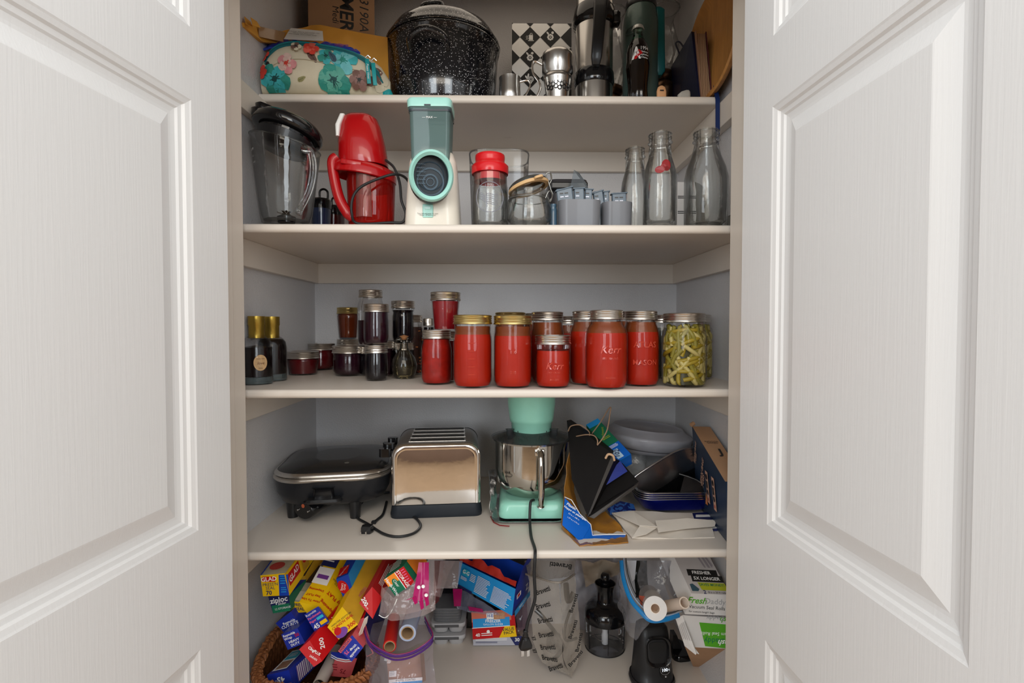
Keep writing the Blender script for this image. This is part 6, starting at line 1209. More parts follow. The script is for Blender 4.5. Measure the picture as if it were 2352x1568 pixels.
m = MB(); m.patch(rows([at(962, 1291, 1.19), at(975, 1291, 1.19), at(985, 1291, 1.195)], [at(948, 1375, 1.165), at(965, 1380, 1.160), at(985, 1372, 1.165)]), 6, 12, mag, 0, .002, 30)
for a_, b_ in (((950, 1372), (956, 1388)), ((966, 1375), (970, 1400)), ((978, 1368), (982, 1392)), ((934, 1378), (945, 1376))): m.poly3([at(a_[0] - 4, a_[1], 1.163), at(a_[0] + 5, a_[1] - 3, 1.163), at(b_[0] + 4, b_[1] - 5, 1.162), at(b_[0] - 3, b_[1], 1.162)], mag)
for x, y in ((962, 1348), (972, 1346), (979, 1366)): m.lathe([(0, 0), (.004, 0), (.004, .001)], white, T(*at(x, y, 1.158)) @ R('X', 90), seg=12)
m.build('magenta_band', t, og)
m = MB(); m.patch(rows([at(1000, 1287, 1.36), at(1045, 1287, 1.40)], [at(990, 1365, 1.34), at(1012, 1372, 1.34)]), 12, 14, pfilm, 0, .01, 24); m.patch(rows([at(1010, 1287, 1.33), at(1062, 1287, 1.36)], [at(1003, 1352, 1.32), at(1050, 1350, 1.33)]), 12, 12, G('dusty_film', (.85, .8, .8), .6, .9, .12, dens=.36, dcol=(.42, .36, .36), wob=.004), 0, .010, 22)
m.patch(rows([at(998, 1287, 1.42), at(1022, 1287, 1.43)], [at(997, 1390, 1.40), at(1008, 1380, 1.40)]), 6, 10, M('maroon_paper', (.10, .012, .015), .5, var=.5), .001); tag(m.build('storage_bag', None, at(1020, 1330, 1.36)), 'dusty translucent bag hanging behind, between the magenta bag and torn blue box', 'plastic bag')

# -- zip bag with cardboard and two rolls
purp = M('purple_zip_strip', (.16, .04, .30), .3, coat=.4); og = p5(920, 1560)
t = thing('zip_bag', 'large clear zip bag with a purple seal, holding a cardboard sleeve', 'plastic bag', og)
zf = G('zip_bag_film', (.93, .90, .94), .65, 1.0, .10, dens=.13, dcol=(.55, .48, .55), wob=.004)
m = MB(); m.patch(rows([at(838, 1440, 1.20), at(868, 1488, 1.18), at(915, 1506, 1.17), at(960, 1492, 1.18), at(993, 1464, 1.20)], [at(848, 1585, 1.19), at(880, 1590, 1.17), at(915, 1590, 1.165), at(960, 1588, 1.17), at(1003, 1580, 1.19)]), 40, 26, zf, 0, .011, 22)
m.patch(rows([at(836, 1440, 1.22), at(880, 1425, 1.28), at(935, 1412, 1.30), at(992, 1425, 1.28)], [at(840, 1462, 1.21), at(880, 1495, 1.20), at(935, 1490, 1.21), at(992, 1466, 1.22)]), 30, 12, zf, 0, .005, 22, seed=2); m.build('bag_film', t, og)
m = MB(); zp = smooth_path([at(836, 1440, 1.20), at(850, 1476, 1.185), at(885, 1500, 1.17), at(915, 1507, 1.165), at(955, 1496, 1.17), at(993, 1466, 1.19), at(985, 1440, 1.23), at(976, 1420, 1.27)], 8); m.tube(zp, .0042, G('purple_seal', (.55, .35, .75), .5, .9, dens=.5, dcol=(.14, .05, .30)), 8, flat=.35); m.tube([p + Vector((0, -.002, .006)) for p in zp], .0011, M('maroon_line', (.25, .01, .08), .4), 5); m.tube([p + Vector((0, 0, -.008)) for p in zp], .0028, MATS['purple_seal'], 6, flat=.4); m.build('zip_seal', t, og)
carton('brown cardboard sleeve with a blue lower edge, inside the purple zip bag', [(888, 1512), (965, 1500), (970, 1566), (893, 1572)], [1.20, 1.21, 1.20, 1.19], (940, 1535, 1.27), (M('brown_sleeve', (.36, .20, .13), .5, coat=.4), kraft, kraft, kraft), [('end', 'R', 0, .08, 1, .20, white), ('end', 'R', .0, 0, 1, .08, sky), ('end', 'T', 'PASTEL COATED', .5, .14, .006, 0, black), ('end', 'R', .0, .30, .22, .52, white), ('end', 'L', .03, .32, .19, .5, 3, grey_p)], name='card_sleeve')
for a, b_, r, lb_, mt, fr_ in (((895, 1484, 1.185), (905, 1420, 1.30), .0150, 'bright red roll of wrap with brown core, in the mouth of the purple zip bag', M('red_roll', (.55, .015, .01), .35, coat=.4), .0125), ((936, 1453, 1.20), (955, 1390, 1.33), .0195, 'pale blue-white roll of film with a brown core, beside the red roll', M('pale_film_roll', (.38, .44, .58), .2, coat=.6), .0150)):
    a_, b2 = at(*a), at(*b_); Bx = axis_mx(a_, b2) @ R('X', -90); L_ = (b2 - a_).length
    t = thing('wrap_roll', lb_, 'roll', a_); m = MB(); m.lathe([(fr_, 0), (r, 0), (r, L_), (0, L_)], mt, Bx, seg=32); m.build('film', t, a_)
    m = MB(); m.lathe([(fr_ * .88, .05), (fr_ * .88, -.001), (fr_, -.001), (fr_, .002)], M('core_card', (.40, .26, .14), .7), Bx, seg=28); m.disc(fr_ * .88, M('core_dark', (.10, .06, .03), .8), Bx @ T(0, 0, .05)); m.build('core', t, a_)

# -- bento boxes
bent = M('grey_bento', (.48, .48, .49), .42, var=.03); bentc = G('clear_bento_lid', (.85, .87, .90), .5, .9, .05, dens=.25, dcol=(.55, .57, .6))
Y0 = p5(1030, 1487).y
for i, (zb, hh) in enumerate(((0, .036), (.039, .036))):
    c0 = Vector((at(1030, 751, Y0 + .055).x, Y0 + .058, Z5 + zb)); t = thing('bento_box', ('lower' if i == 0 else 'upper') + ' grey two-part bento box in the stack by the zip bags', 'food container', c0, (0, 0, 1), group='grey bento boxes')
    m = MB()
    for s_ in (-1, 1): m.loft([(0, .020, .040, .012, s_ * .024, 0), (.006, .0225, .045, .014, s_ * .024, 0), (hh * .62, .024, .048, .014, s_ * .024, 0)], bent, nc=6)
    m.build('tray_wells', t); m = MB(); m.loft([(hh * .60, .050, .052, .014), (hh * .66, .054, .056, .016), (hh * .9, .055, .057, .016), (hh, .053, .055, .016)], bent, nc=7); m.box(.076, .002, hh * .24, M('dark_bento_slot', (.10, .10, .105), .5), T(-.004, -.0565, hh * .80), .0008); m.build('lid_rim', t)
for i in range(5):
    c0 = Vector((at(1028, 751, Y0 + .055).x, Y0 + .055, Z5 + .0765 + .0085 * i))
    m = MB(); m.loft([(0, .040, .044, .012), (.002, .043, .047, .014), (.009, .043, .047, .014), (.010, .041, .045, .014)], bentc, nc=6); m.loft([(.0005, .012, .044, .005, -.003, -.001), (.006, .012, .045, .005, -.003, -.001)], bentc)
    tag(m.build('clear_tray', None, (0, 0, 0)), 'clear shallow tray nested in the stack on top of the grey bento boxes', 'tray', 'clear trays on the bento boxes').location = c0
m = MB(); m.box(.135, .02, .20, bgloss, T(at(1045, 751, 1.722).x, 1.722, Z5 + .10), .008); m.box(.05, .012, .03, bplastic, T(at(1060, 751, 1.722).x, 1.708, Z5 + .15), .005); tag(m.build('black_case', None, (at(1045, 751, 1.72).x, 1.72, Z5)), 'black upright case standing behind the bento boxes', 'case')

# -- bag boxes and torn blue box
carton('grey and blue bag box marked 30, at the bottom under the freezer bag box', [(1086, 1461), (1196, 1461), (1199, 1481), (1087, 1482)], [1.607, 1.607, 1.605, 1.605], (1142, 1461, 1.725), (silver_p, silver_p, navy, silver_p), [('end', 'P', [(.74, 1), (1, 1), (1, 0), (.86, 0)], navy), ('end', 'T', '30', .90, .58, .015, 0, white, BD), ('end', 'L', .05, .45, .70, .8, 2, white), ('end', 'L', .05, .2, .5, .4, 2, navy)], name='bag_box')
carton('red, blue and yellow freezer bag value pack box marked 40', [(1083, 1405), (1182, 1412), (1187, 1461), (1086, 1468)], [1.607, 1.607, 1.600, 1.600], (1138, 1428, 1.722), (red, M('coral_print', (.62, .16, .10), .4), red, red),
       [('end', 'R', .0, .62, .9, 1.0, M('coral_print', (0, 0, 0))), ('end', 'R', .02, .42, .86, .74, sky), ('end', 'R', 0, .395, .86, .42, white), ('end', 'P', [(.60, 0), (1, .0), (.97, .40), (.74, .40)], yellow), ('end', 'T', 'VALUE\nPACK', .82, .22, .0125, 5, black, BD), ('end', 'T', '40', .12, .14, .014, 3, white, BD), ('end', 'L', .2, .06, .45, .2, 2, white), ('end', 'O', .36, .25, .005, .005, white), ('end', 'T', 'FREEZER', .48, .62, .0125, -3, white, BD), ('end', 'T', 'GALLON SLIDER', .48, .50, .0085, -3, white), ('end', 'R', .34, .70, .52, .93, white), ('end', 'T', 'H-E-B', .46, .81, .0115, -3, blue, BD), ('end', 'R', .50, .68, .76, .92, M('crumb_photo', (.50, .26, .14), .6, var=.5, scale=200))], name='bag_box')
og = at(1140, 1340, 1.57)
m = MB(); TL, TR, BR, BL = at(1055, 1290, 1.63), at(1184, 1352, 1.50), at(1176, 1414, 1.49), at(1051, 1343, 1.61)
dv = Vector((.050, .10, .012)); P = [BL, BR, TR, TL]; Q = [p + dv for p in P]
for f, mt in (((0, 1, 2, 3), sky), ((1, 5, 6, 2), blue2), ((4, 0, 3, 7), blue), ((5, 4, 7, 6), blue), ((4, 5, 1, 0), blue)): m.add(P + Q, [f], mt)
nn = (BR - BL).cross(TL - BL).normalized(); dv2 = max(0, (TR - BL).dot(nn)) + .0006
fm = {'end': (basis(BL, BR - BL, TL - BL), (BR - BL).length, (TL - BL).length), 'right': (basis(BR, dv, TR - BR), dv.length, (TR - BR).length)}
face_dec(m, fm, [('end', 'L', .32, .12, .58, .85, 12, white), ('end', 'L', .62, .10, .96, .78, 13, white), ('end', 'L', .20, .45, .30, .78, 5, white), ('end', 'R', .05, .58, .17, .85, cyan), ('end', 'T', 'G-G', .11, .72, .015, 0, white, BD), ('end', 'R', .02, .0, .3, .10, navy), ('end', 'L', .04, .35, .18, .5, 3, white),
            ('right', 'R', 0, 0, 1, .24, sky), ('right', 'T', 'PARA CON', .5, .12, .011, 0, white, BD), ('right', 'T', 'Z', .75, .58, .026, 0, white, BD), ('right', 'R', .10, .62, .36, .80, white), ('right', 'R', .15, .65, .30, .77, red)], dv2)
m.poly3([TR + Vector((.002, .003, -.001)), TR + dv, TR + dv + Vector((.0, -.005, .05)), TR + dv * .5 + Vector((.0, 0, .036))], blue2)
rr = random.Random(2); tt = [TL.lerp(TR, u) + Vector((0, .012, 0)) for u in [i / 14 for i in range(15)]]; up = [p + Vector((.004, .012, .006 + .030 * rr.random() * (1 if i < 11 else .2))) for i, p in enumerate(tt)]
m.patch(rows(up, tt), 28, 4, M('red_card', (.55, .03, .015), .6, var=.2), .001, .003, 60); tag(m.build('opened_bag_box', None, og), 'torn open bright blue bag box tilted over the freezer bag box', 'box')
m = MB(); m.patch(rows([at(1040, 1345, 1.62), at(1080, 1362, 1.60), at(1130, 1395, 1.59)], [at(1050, 1398, 1.60), at(1090, 1408, 1.59), at(1150, 1413, 1.585)]), 24, 14, G('bluish_film', (.85, .86, .95), .6, .9, .1, dens=.30, dcol=(.30, .32, .45)), 0, .008, 30)
m.patch(rows([at(1040, 1352, 1.60), at(1062, 1352, 1.60)], [at(1043, 1392, 1.59), at(1058, 1392, 1.59)]), 5, 8, mag, 0, .002); m.patch(rows([at(1075, 1392, 1.585), at(1108, 1398, 1.58)], [at(1078, 1402, 1.585), at(1110, 1406, 1.58)]), 5, 2, mag); tag(m.build('storage_bag', None, at(1090, 1380, 1.36)), 'bluish plastic bag with magenta tabs, squashed under the torn blue box', 'plastic bag')
m = MB(); m.patch(rows([at(1180, 1400, 1.63), at(1210, 1370, 1.63)], [at(1190, 1450, 1.61), at(1212, 1440, 1.61)]), 10, 12, G('plum_film', (.75, .65, .75), .6, .9, .1, dens=.4, dcol=(.20, .13, .17)), 0, .01, 25); tag(m.build('storage_bag', None, at(1196, 1420, 1.41)), 'plum-tinted plastic bag between the torn blue box and the tall printed bag', 'plastic bag')
m = MB(); m.box(.28, .012, .26, M('dark_folder', (.035, .032, .038), .5), T(at(1120, 751, 1.71).x, 1.712, Z5 + .30)); m.box(.12, .01, .16, kraft, T(at(1185, 751, 1.69).x, 1.69, Z5 + .34) @ R('Y', 12)); m.box(.20, .02, .18, MATS['dark_folder'], T(at(1130, 751, 1.71).x, 1.728, Z5 + .09)); tag(m.build('stacked_folders', None, (at(1120, 751, 1.71).x, 1.71, Z5)), 'dark flat case and brown card standing at the back, above the torn blue box', 'case')

# -- tall printed accessory bag
prt = G('printed_bag_film', (.92, .90, .86), .55, 1.0, .12, dens=.34, dcol=(.58, .52, .45), wob=.006); og = p5(1290, 1545)
t = thing('accessory_bag', 'tall clear plastic bag printed all over with a brand word, holding grey attachments', 'plastic bag', og)
LB = [at(1212, 1320, 1.490), at(1222, 1400, 1.490), at(1224, 1470, 1.480), at(1245, 1520, 1.470), at(1310, 1556, 1.455)]
MD = [at(1285, 1338, 1.410), at(1290, 1400, 1.405), at(1292, 1465, 1.405), at(1292, 1510, 1.415), at(1312, 1556, 1.452)]
RT = [at(1320, 1320, 1.470), at(1325, 1380, 1.460), at(1334, 1470, 1.460), at(1328, 1520, 1.460), at(1313, 1556, 1.455)]
m = MB(); m.patch(rows(LB[::-1], MD[::-1]), 40, 16, prt, 0, .006, 30); m.patch(rows(MD[::-1], RT[::-1]), 40, 12, prt, 0, .006, 30, seed=4)
m.patch(rows([at(1205, 1287, 1.590), at(1260, 1287, 1.630), at(1322, 1287, 1.570)], [at(1212, 1322, 1.510), at(1262, 1330, 1.590), at(1320, 1322, 1.490)]), 20, 10, prt, 0, .005, 30); m.tube(smooth_path([at(1208, 1318, 1.510), at(1240, 1328, 1.440), at(1285, 1337, 1.405), at(1320, 1318, 1.470)], 7), .003, prt, 6); m.build('bag_film', t, og)
xd = (MD[2] - LB[2]).normalized(); tw = 'Bravetti'; done = lambda: (m.build('printed_word', t, og))
for (x, y), rot in (((1247, 1356), 7), ((1247, 1390), 4), ((1252, 1424), 2), ((1254, 1457), 2), ((1258, 1486), -1), ((1262, 1512), -8), ((1276, 1532), 10)): m = MB(); m.text(tw, .0185, black, basis(at(x, y, 1.425 if y < 1500 else 1.44), xd, (0, 0, 1)) @ R('Z', rot), bold=.025); done()
m = MB(); m.text(tw, .021, black, basis(at(1288, 1298, 1.520), (1, 0, 0), (0, 0, 1)) @ R('Z', 172), bold=.025); done()
for (x, y), rot in (((1316, 1445), 68), ((1330, 1475), 75), ((1322, 1512), 40), ((1318, 1385), 70)): m = MB(); m.text(tw, .0165, black, basis(at(x, y, 1.415), (1, .35, 0), (0, 0, 1)) @ R('Z', rot), bold=.025); done()
for (x, y) in ((1226, 1465), (1228, 1494)): m = MB(); m.text('tti', .018, black, basis(at(x, y, 1.440), xd, (0, 0, 1)), bold=.025); done()
t2 = thing('dough_attachment', 'grey metal blade attachments seen through the tall printed bag', 'attachment', at(1270, 1450, 1.460)); o2 = at(1270, 1450, 1.460)
m = MB(); gm = M('dull_grey_metal', (.12, .12, .12), .35, .7)
m.tube(smooth_path([at(1230, 1400, 1.470), at(1250, 1420, 1.460), at(1290, 1475, 1.450), at(1285, 1500, 1.450), at(1272, 1512, 1.455)], 6), .006, gm, 8); m.tube(smooth_path([at(1300, 1340, 1.460), at(1305, 1380, 1.460), at(1318, 1360, 1.470)], 5), .008, gm, 8); m.build('hook', t2, o2)
m = MB(); m.tube(smooth_path([at(1310, 1400, 1.470), at(1298, 1440, 1.460), at(1300, 1470, 1.455), at(1325, 1465, 1.470)], 6), .004, gm, 8); m.lathe([(0, 0), (.022, 0), (.02, .04), (0, .042)], G('cloudy_part', (.8, .8, .8), .5, .8, dens=.3, dcol=(.35, .35, .35)), T(*at(1272, 1490, 1.490)), seg=20); m.build('blade', t2, o2)

# -- hand chopper
yf = p5(1394, 1515).y; K = (yf + .05) / F; Yc = yf + k(yf, 48) * 1.04; K = Yc / F; c0 = Vector((at(1393, 751, Yc).x, Yc, Z5)); z = lambda py: at(1393, py, Yc).z - Z5
t = thing('food_chopper', 'clear food chopper bowl with a tall black lid and spindle', 'food chopper', c0); r = 47 * K
m = MB(); m.lathe([(0, .004), (r * .92, .002), (r * .98, .008), (r * 1.02, .096)], G('chopper_bowl_plastic', (.90, .90, .91), .45, .9, .05, dens=.06, dcol=(.3, .3, .3)), seg=44)
for a_ in (-150, -92, -35): m.tube([(r * 1.0 * math.cos(math.radians(a_)), r * 1.0 * math.sin(math.radians(a_)), .012), (r * 1.025 * math.cos(math.radians(a_)), r * 1.025 * math.sin(math.radians(a_)), .094)], .0011, bplastic, 5)
m.tube([(r * .97 * math.cos(a), r * .97 * math.sin(a), .004) for a in [2 * PI * i / 40 for i in range(40)]], .0012, bplastic, 5, closed=True); m.build('bowl', t)
zt = lambda py: z(py)
m = MB(); m.lathe([(r * 1.03, .092), (r * 1.05, .098), (r * 1.05, .110), (r * 1.0, .124), (r * .85, .135), (r * .62, .141), (r * .47, .145), (r * .42, .152), (r * .43, .186), (r * .52, .203), (r * .48, .203), (r * .36, .185), (0, .185)], bgloss, seg=48); m.build('lid', t)
m = MB(); m.lathe([(r * .22, .18), (r * .22, .203), (r * .20, .206), (r * .20, .209), (r * .23, .212), (r * .22, .228), (r * .16, .234), (0, .235)], bgloss, seg=24, sides=lambda a, zz: 1 + .04 * math.cos(8 * a)); m.build('drive_spindle', t)
m = MB(); wp = M('white_plastic', (.80, .80, .80), .35); m.lathe([(0, .012), (.010, .012), (.011, .04), (.0085, .045), (.009, .093), (0, .093)], wp, seg=20)
for a_ in (20, 200): m.patch(lambda u, v, a_=a_: (Matrix.Rotation(math.radians(a_ - 60 * u), 3, 'Z') @ Vector((.008 + .030 * u, (v - .5) * .010 * (1 - .8 * u), .022 + .006 * u))) + Vector(c0) * 0, 10, 3, steel, .001)
m.build('blade', t)

# -- white plastic bags behind the chopper
wpl = G('milky_film', (.85, .85, .88), .7, 1.0, .12, dens=.55, dcol=(.52, .52, .58), wob=.006)
m = MB(); m.patch(rows([at(1318, 1287, 1.68), at(1360, 1280, 1.68), at(1400, 1280, 1.69), at(1432, 1287, 1.68)], [p5(1322, 1446, .004), p5(1365, 1444, .004), p5(1405, 1446, .004), p5(1445, 1450, .004)]), 34, 34, wpl, 0, .022, 20)
m.patch(rows([at(1335, 1287, 1.64), at(1372, 1287, 1.64), at(1425, 1287, 1.64)], [at(1345, 1345, 1.66), at(1378, 1330, 1.65), at(1422, 1322, 1.65)]), 26, 14, G('tan_tinted_film', (.85, .8, .72), .7, .9, .12, dens=.6, dcol=(.45, .36, .26), wob=.005), 0, .012, 30, seed=6)
tag(m.build('white_bag', None, at(1375, 1370, 1.46)), 'crumpled milky white plastic bag behind the food chopper', 'plastic bag')

# -- zip bag with blue seal holding seal rolls
og = at(1510, 1400, 1.32); t = thing('zip_bag', 'clear zip bag with a bright blue seal, holding vacuum seal rolls', 'plastic bag', og)
bs = smooth_path([at(1427, 1287, 1.36), at(1432, 1330, 1.33), at(1448, 1375, 1.29), at(1472, 1405, 1.26), at(1495, 1424, 1.245), at(1528, 1422, 1.245), at(1560, 1412, 1.27)], 7)
m = MB(); m.tube(bs, .0055, M('bright_blue_seal', (.01, .20, .50), .3, coat=.5), 8, flat=.4); m.tube([p + Vector((.008, .006, .006)) for p in bs], .0013, M('pale_blue_line', (.35, .45, .6), .3), 5); m.tube([p + Vector((.014, .010, .010)) for p in bs], .0010, bplastic, 5); m.build('zip_seal', t, og)
zf2 = G('zip_film_grey', (.90, .90, .93), .65, 1.0, .10, dens=.17, dcol=(.45, .45, .48), wob=.004)
m = MB(); m.patch(rows([at(1470, 1287, 1.36), at(1500, 1287, 1.38), at(1545, 1287, 1.38), at(1580, 1300, 1.37)], [at(1462, 1400, 1.28), at(1500, 1412, 1.33), at(1540, 1415, 1.33), at(1590, 1380, 1.33)]), 34, 24, zf2, 0, .014, 22)
m.patch(rows([at(1425, 1287, 1.37), at(1432, 1340, 1.34), at(1450, 1380, 1.30), at(1495, 1425, 1.25)], [at(1420, 1360, 1.40), at(1430, 1420, 1.34), at(1440, 1450, 1.31), at(1462, 1470, 1.28)]), 26, 10, zf2, 0, .012, 26, seed=2); m.build('bag_film', t, og)
for a, b_, r, ri, lb_, mt in (((1505, 1397, 1.235), (1491, 1368, 1.42), .0275, .0115, 'thick white roll of vacuum seal film in the blue-sealed zip bag', M('white_film_roll', (.66, .64, .62), .3, coat=.4)), ((1572, 1384, 1.24), (1510, 1395, 1.36), .0135, .0125, 'bare cream cardboard core sticking out right of the thick white roll', M('cream_core', (.72, .60, .50), .55))):
    a_, b2 = at(*a), at(*b_); Bx = axis_mx(a_, b2) @ R('X', -90); L_ = (b2 - a_).length
    t3 = thing('seal_roll', lb_, 'roll', a_); m = MB(); m.lathe([(ri, 0), (r, 0), (r, L_), (0, L_)], mt, Bx, seg=40); m.build('film' if r > .02 else 'core_tube', t3, a_)
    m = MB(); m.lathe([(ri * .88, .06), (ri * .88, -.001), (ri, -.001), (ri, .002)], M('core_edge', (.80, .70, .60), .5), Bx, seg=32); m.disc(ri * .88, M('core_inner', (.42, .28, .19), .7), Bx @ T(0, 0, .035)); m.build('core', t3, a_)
m = MB(); m.patch(rows([at(1467, 1367, 1.30), at(1482, 1369, 1.29)], [at(1472, 1392, 1.28), at(1480, 1380, 1.28)]), 6, 5, M('red_brown_label', (.35, .07, .04), .5, var=.6, scale=100), .001); tag(m.build('paper_scrap', None, at(1475, 1378, 1.29)), 'small red-brown printed scrap left of the thick white roll', 'scrap')
m = MB(); m.patch(rows([at(1455, 1287, 1.46), at(1485, 1287, 1.46)], [at(1460, 1372, 1.42), at(1490, 1372, 1.42)]), 14, 20, M('black_bag_film', (.008, .012, .012), .2, coat=.6, bump=.002, bscale=40), .002, .008, 30); m.patch(rows([at(1440, 1287, 1.45), at(1462, 1287, 1.44)], [at(1452, 1335, 1.43), at(1458, 1330, 1.43)]), 6, 8, M('white_paper', (.7, .72, .76), .5), .001); tag(m.build('dark_pouch', None, at(1470, 1340, 1.45)), 'shiny black pouch with white paper, inside the blue-sealed bag\'s opening', 'pouch')

# -- vacuum seal roll boxes
og = at(1620, 1400, 1.30); wc = M('white_box_card', (.68, .66, .64), .45, var=.03); pg = M('pale_grey_card', (.50, .47, .46), .5, var=.04)
def fd_box(label, q4, Y, dec, dv, mats): 
    Y = [max(Y)] * 4
    TL, TR, BR, BL = [at(*p, y) for p, y in zip(q4, Y)]; P = [BL, BR, TR, TL]; Q = [p + Vector(dv) for p in P]; m = MB()
    for f, mt in (((0, 1, 2, 3), mats[0]), ((3, 2, 6, 7), mats[1]), ((1, 5, 6, 2), mats[0]), ((4, 0, 3, 7), mats[2]), ((5, 4, 7, 6), mats[0]), ((4, 5, 1, 0), mats[0])): m.add(P + Q, [f], mt)
    face_dec(m, {'end': (basis(BL, BR - BL, TL - BL), (BR - BL).length, (TL - BL).length), 'top': (basis(TL, TR - TL, Vector(dv)), (TR - TL).length, Vector(dv).length)}, dec); o = m.build('seal_roll_box', None, (P[0] + Q[2]) / 2); tag(o, label, 'box'); return o
fd_box('upper white vacuum seal roll box with a green and grey name, against the right wall', [(1588, 1362), (1677, 1366), (1679, 1414), (1573, 1410)], [1.28, 1.26, 1.25, 1.27],
       [('end', 'T', 'Fresh', .24, .64, .022, -2, green, dict(bold=.02, shear=.3)), ('end', 'T', 'Daddy', .64, .62, .020, -2, grey_p), ('end', 'T', 'Vacuum Seal Rolls', .47, .34, .0125, -2, black), ('end', 'T', 'for custom-length bags', .36, .13, .0070, -2, black)], (-.030, .17, .105), (wc, pg, wc))
top = MB(); TLc, TRc = at(1588, 1362, 1.28), at(1677, 1366, 1.28); dv = Vector((-.030, .17, .105)); fmx = {'top': (basis(TLc, TRc - TLc, dv), (TRc - TLc).length, dv.length)}
face_dec(top, fmx, [('top', 'R', .05, .24, .85, .33, black), ('top', 'R', .12, .16, .95, .25, black), ('top', 'T', 'FRESHER', .42, .285, .0125, 0, white, BD), ('top', 'T', '5X LONGER', .52, .205, .0125, 0, white, BD), ('top', 'P', [(.24, .15), (.95, .15), (1.0, .05), (.3, .05)], lime), ('top', 'T', 'SAVES MONEY!', .60, .12, .0095, 0, dgreen, BD), ('top', 'P', [(.02, .12), (.1, .13), (.24, .06), (.2, .03), (.04, .03)], M('slate_badge', (.04, .09, .12), .4)), ('top', 'T', '2', .36, .02, .014, 0, navy, BD), ('top', 'T', '8 in x 20 ft rolls', .68, .02, .007, 0, black),
                    ('top', 'L', .05, .50, .45, .75, 5, grey_p), ('top', 'P', [(.55, .36), (.6, .36), (.45, .6), (.40, .58)], M('film_grey', (.30, .27, .29), .4)), ('top', 'P', [(.65, .36), (.72, .36), (.55, .62), (.50, .60)], MATS['film_grey']), ('top', 'P', [(.76, .36), (.8, .40), (.62, .62), (.58, .60)], MATS['film_grey'])])
tt = [o for o in C.objects if o.name == 'seal_roll_box'][0]; top.build('top_print', tt, tt.location)
fd_box('lower green and white vacuum seal roll box, upside down under the other', [(1568, 1412), (1680, 1420), (1681, 1490), (1595, 1486)], [1.29, 1.27, 1.27, 1.29],
       [('end', 'P', [(.08, .73), (1, .70), (1, 0), (.28, .05)], green), ('end', 'T', 'Vacuum Seal Rolls', .62, .42, .0125, 180, white), ('end', 'T', 'Daddy', .52, .22, .020, 180, dgreen), ('end', 'T', 'Fresh', .86, .18, .020, 180, white, dict(shear=.3, bold=.02)), ('end', 'T', 'Fresh', .86, .84, .019, 180, green, dict(shear=.3, bold=.02)), ('end', 'T', 'Daddy', .50, .88, .017, 180, grey_p)], (-.01, .15, .03), (wc, pg, wc))
m = MB(); m.poly3([at(1552, 1420, 1.30), at(1568, 1412, 1.29), at(1600, 1500, 1.27), at(1598, 1503, 1.27), at(1573, 1483, 1.29)], wc, .001); fb = basis(at(1572, 1455, 1.283), at(1595, 1487, 1.28) - at(1568, 1415, 1.29), (0, 0, 1)); 
for i in range(5): m.box(.05 - .004 * i, .0012, .0004, grey_p, fb @ T(-.006, .012 - .0045 * i, .0025))
m.poly3([at(1595, 1486, 1.28), at(1606, 1502, 1.275), at(1600, 1500, 1.275), at(1573, 1483, 1.285)], wc, .001); tag(m.build('box_flap', None, at(1580, 1460, 1.29)), 'open white side flap with fine print, left of the green seal roll box', 'flap')
m = MB(); m.hexa([p5(1592, 1530, .001), p5(1690, 1536, .001), at(1690, 1484, 1.30), at(1571, 1480, 1.33), p5(1592, 1485, .001), p5(1690, 1485, .001), at(1690, 1470, 1.36), at(1575, 1470, 1.40)], kraft); tag(m.build('cardboard_box', None, p5(1630, 1510)), 'plain brown cardboard box on the bottom shelf under the seal roll boxes', 'box')

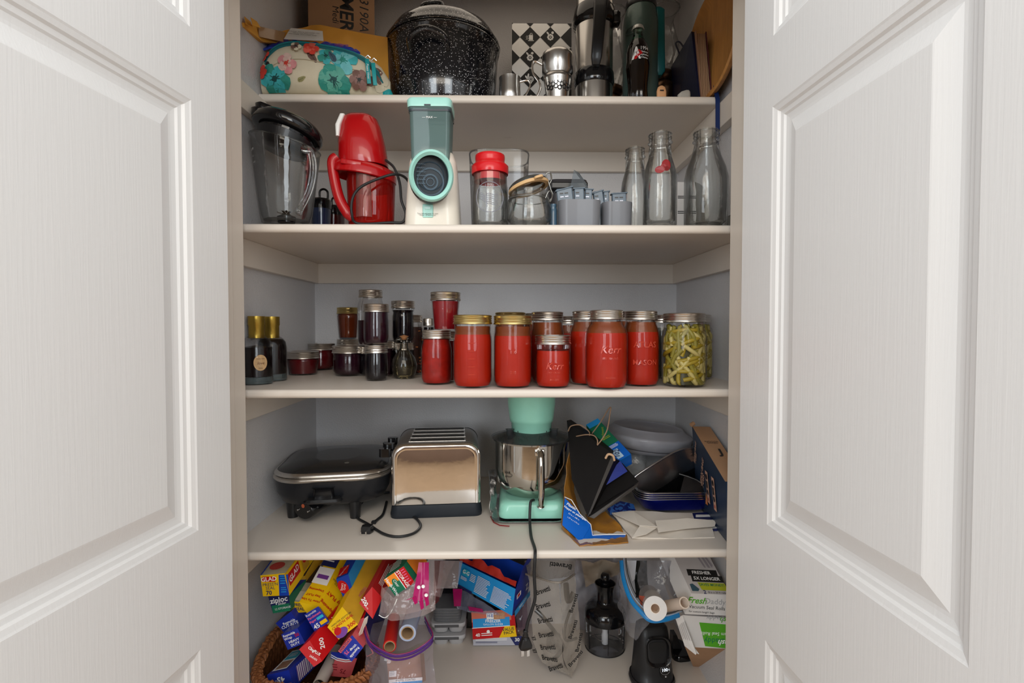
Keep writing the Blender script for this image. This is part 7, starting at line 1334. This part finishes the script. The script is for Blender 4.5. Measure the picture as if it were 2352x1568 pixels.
# -- black handheld vacuum sealer with a display
Yv = p5(1502, 1545).y - .03; Yv = 1.45; c0 = Vector((at(1503, 751, Yv).x, Yv, Z5)); z = lambda py, Y_=Yv: at(1502, py, Y_).z - Z5
t = thing('vacuum_sealer', 'matt black handheld vacuum sealer with a small lit battery display', 'vacuum sealer', c0, (0, 0, 4))
mb_ = M('matt_black_plastic', (.014, .014, .015), .42, coat=.1); K = Yv / F
m = MB(); m.loft([(.0, .060, .050, .045), (.012, .064, .054, .05), (.018, .062, .052, .048), (.020, .058, .049, .046), (.055, .054, .046, .042), (.10, .049, .040, .032), (.140, .044, .034, .024, 0, .004), (.158, .041, .030, .020, 0, .006), (.164, .034, .024, .016, 0, .006)], mb_, nc=8); m.build('body', t)
m = MB(); m.tube([(.059 * (abs(math.cos(a)) ** .7) * (1 if math.cos(a) > 0 else -1), .050 * (abs(math.sin(a)) ** .7) * (1 if math.sin(a) > 0 else -1), .020) for a in [2 * PI * i / 40 for i in range(40)]], .0015, bgloss, 6, closed=True); m.build('seam_ring', t)
m = MB(); fmx = T(0, -.0405, .108) @ R('X', 90 - 11)
m.loft([(-.010, .027, .024, .016), (.0010, .031, .034, .020), (.0030, .034, .037, .022), (.0005, .036, .040, .022)], bgloss, fmx @ T(.004, 0, 0), nc=8, cap1=False); m.loft([(-.012, .026, .010, .009), (-.002, .024, .012, .009)], black, fmx @ T(.004, .012, .0)); m.build('grip_recess', t)
m = MB(); dx = T(.020, -.0465, .058) @ R('X', 90 - 7) @ S(1.15) @ R('Z', 4); m.loft([(0, .0135, .0175, .0135), (.0022, .0125, .0165, .0125)], bgloss, dx, nc=6); d_ = m.build('display', t)
lit = bpy.data.materials.new('lit_segments'); lit.use_nodes = True; b = lit.node_tree.nodes['Principled BSDF']; b.inputs['Base Color'].default_value = (.8, .85, .9, 1); b.inputs['Emission Color'].default_value = (.85, .92, 1, 1); b.inputs['Emission Strength'].default_value = .9; b.inputs['Roughness'].default_value = .4
m = MB(); m.text('100', .0105, lit, dx @ T(-.001, .003, .0026), bold=.01); m.text('%', .005, lit, dx @ T(.0095, .003, .0026)); m.tube([(.0115 * math.cos(a), .0105 * math.sin(a) + .003, .0024) for a in [2 * PI * i / 30 for i in range(30)]], .0003, grey_p, 5, closed=True, Mx=dx); m.disc(.002, grey_p, dx @ T(0, -.012, .0026)); m.build('digits', d_)
m = MB(); m.loft([(0, .030, .045, .02), (.014, .032, .048, .022), (.018, .028, .044, .02)], bgloss, R('Z', 8)); m.hexa([Vector(q) for q in ((-.018, -.01, .012), (.012, -.01, .012), (-.004, .0, .055), (-.016, .0, .055), (-.018, .03, .012), (.012, .03, .012), (-.004, .03, .055), (-.016, .03, .055))], bplastic)
o = m.build('charging_base', None, None); o.location = Vector((at(1568, 751, 1.56).x, 1.575, Z5)); tag(o, 'low black charging base on the shelf, right of the vacuum sealer', 'charger')
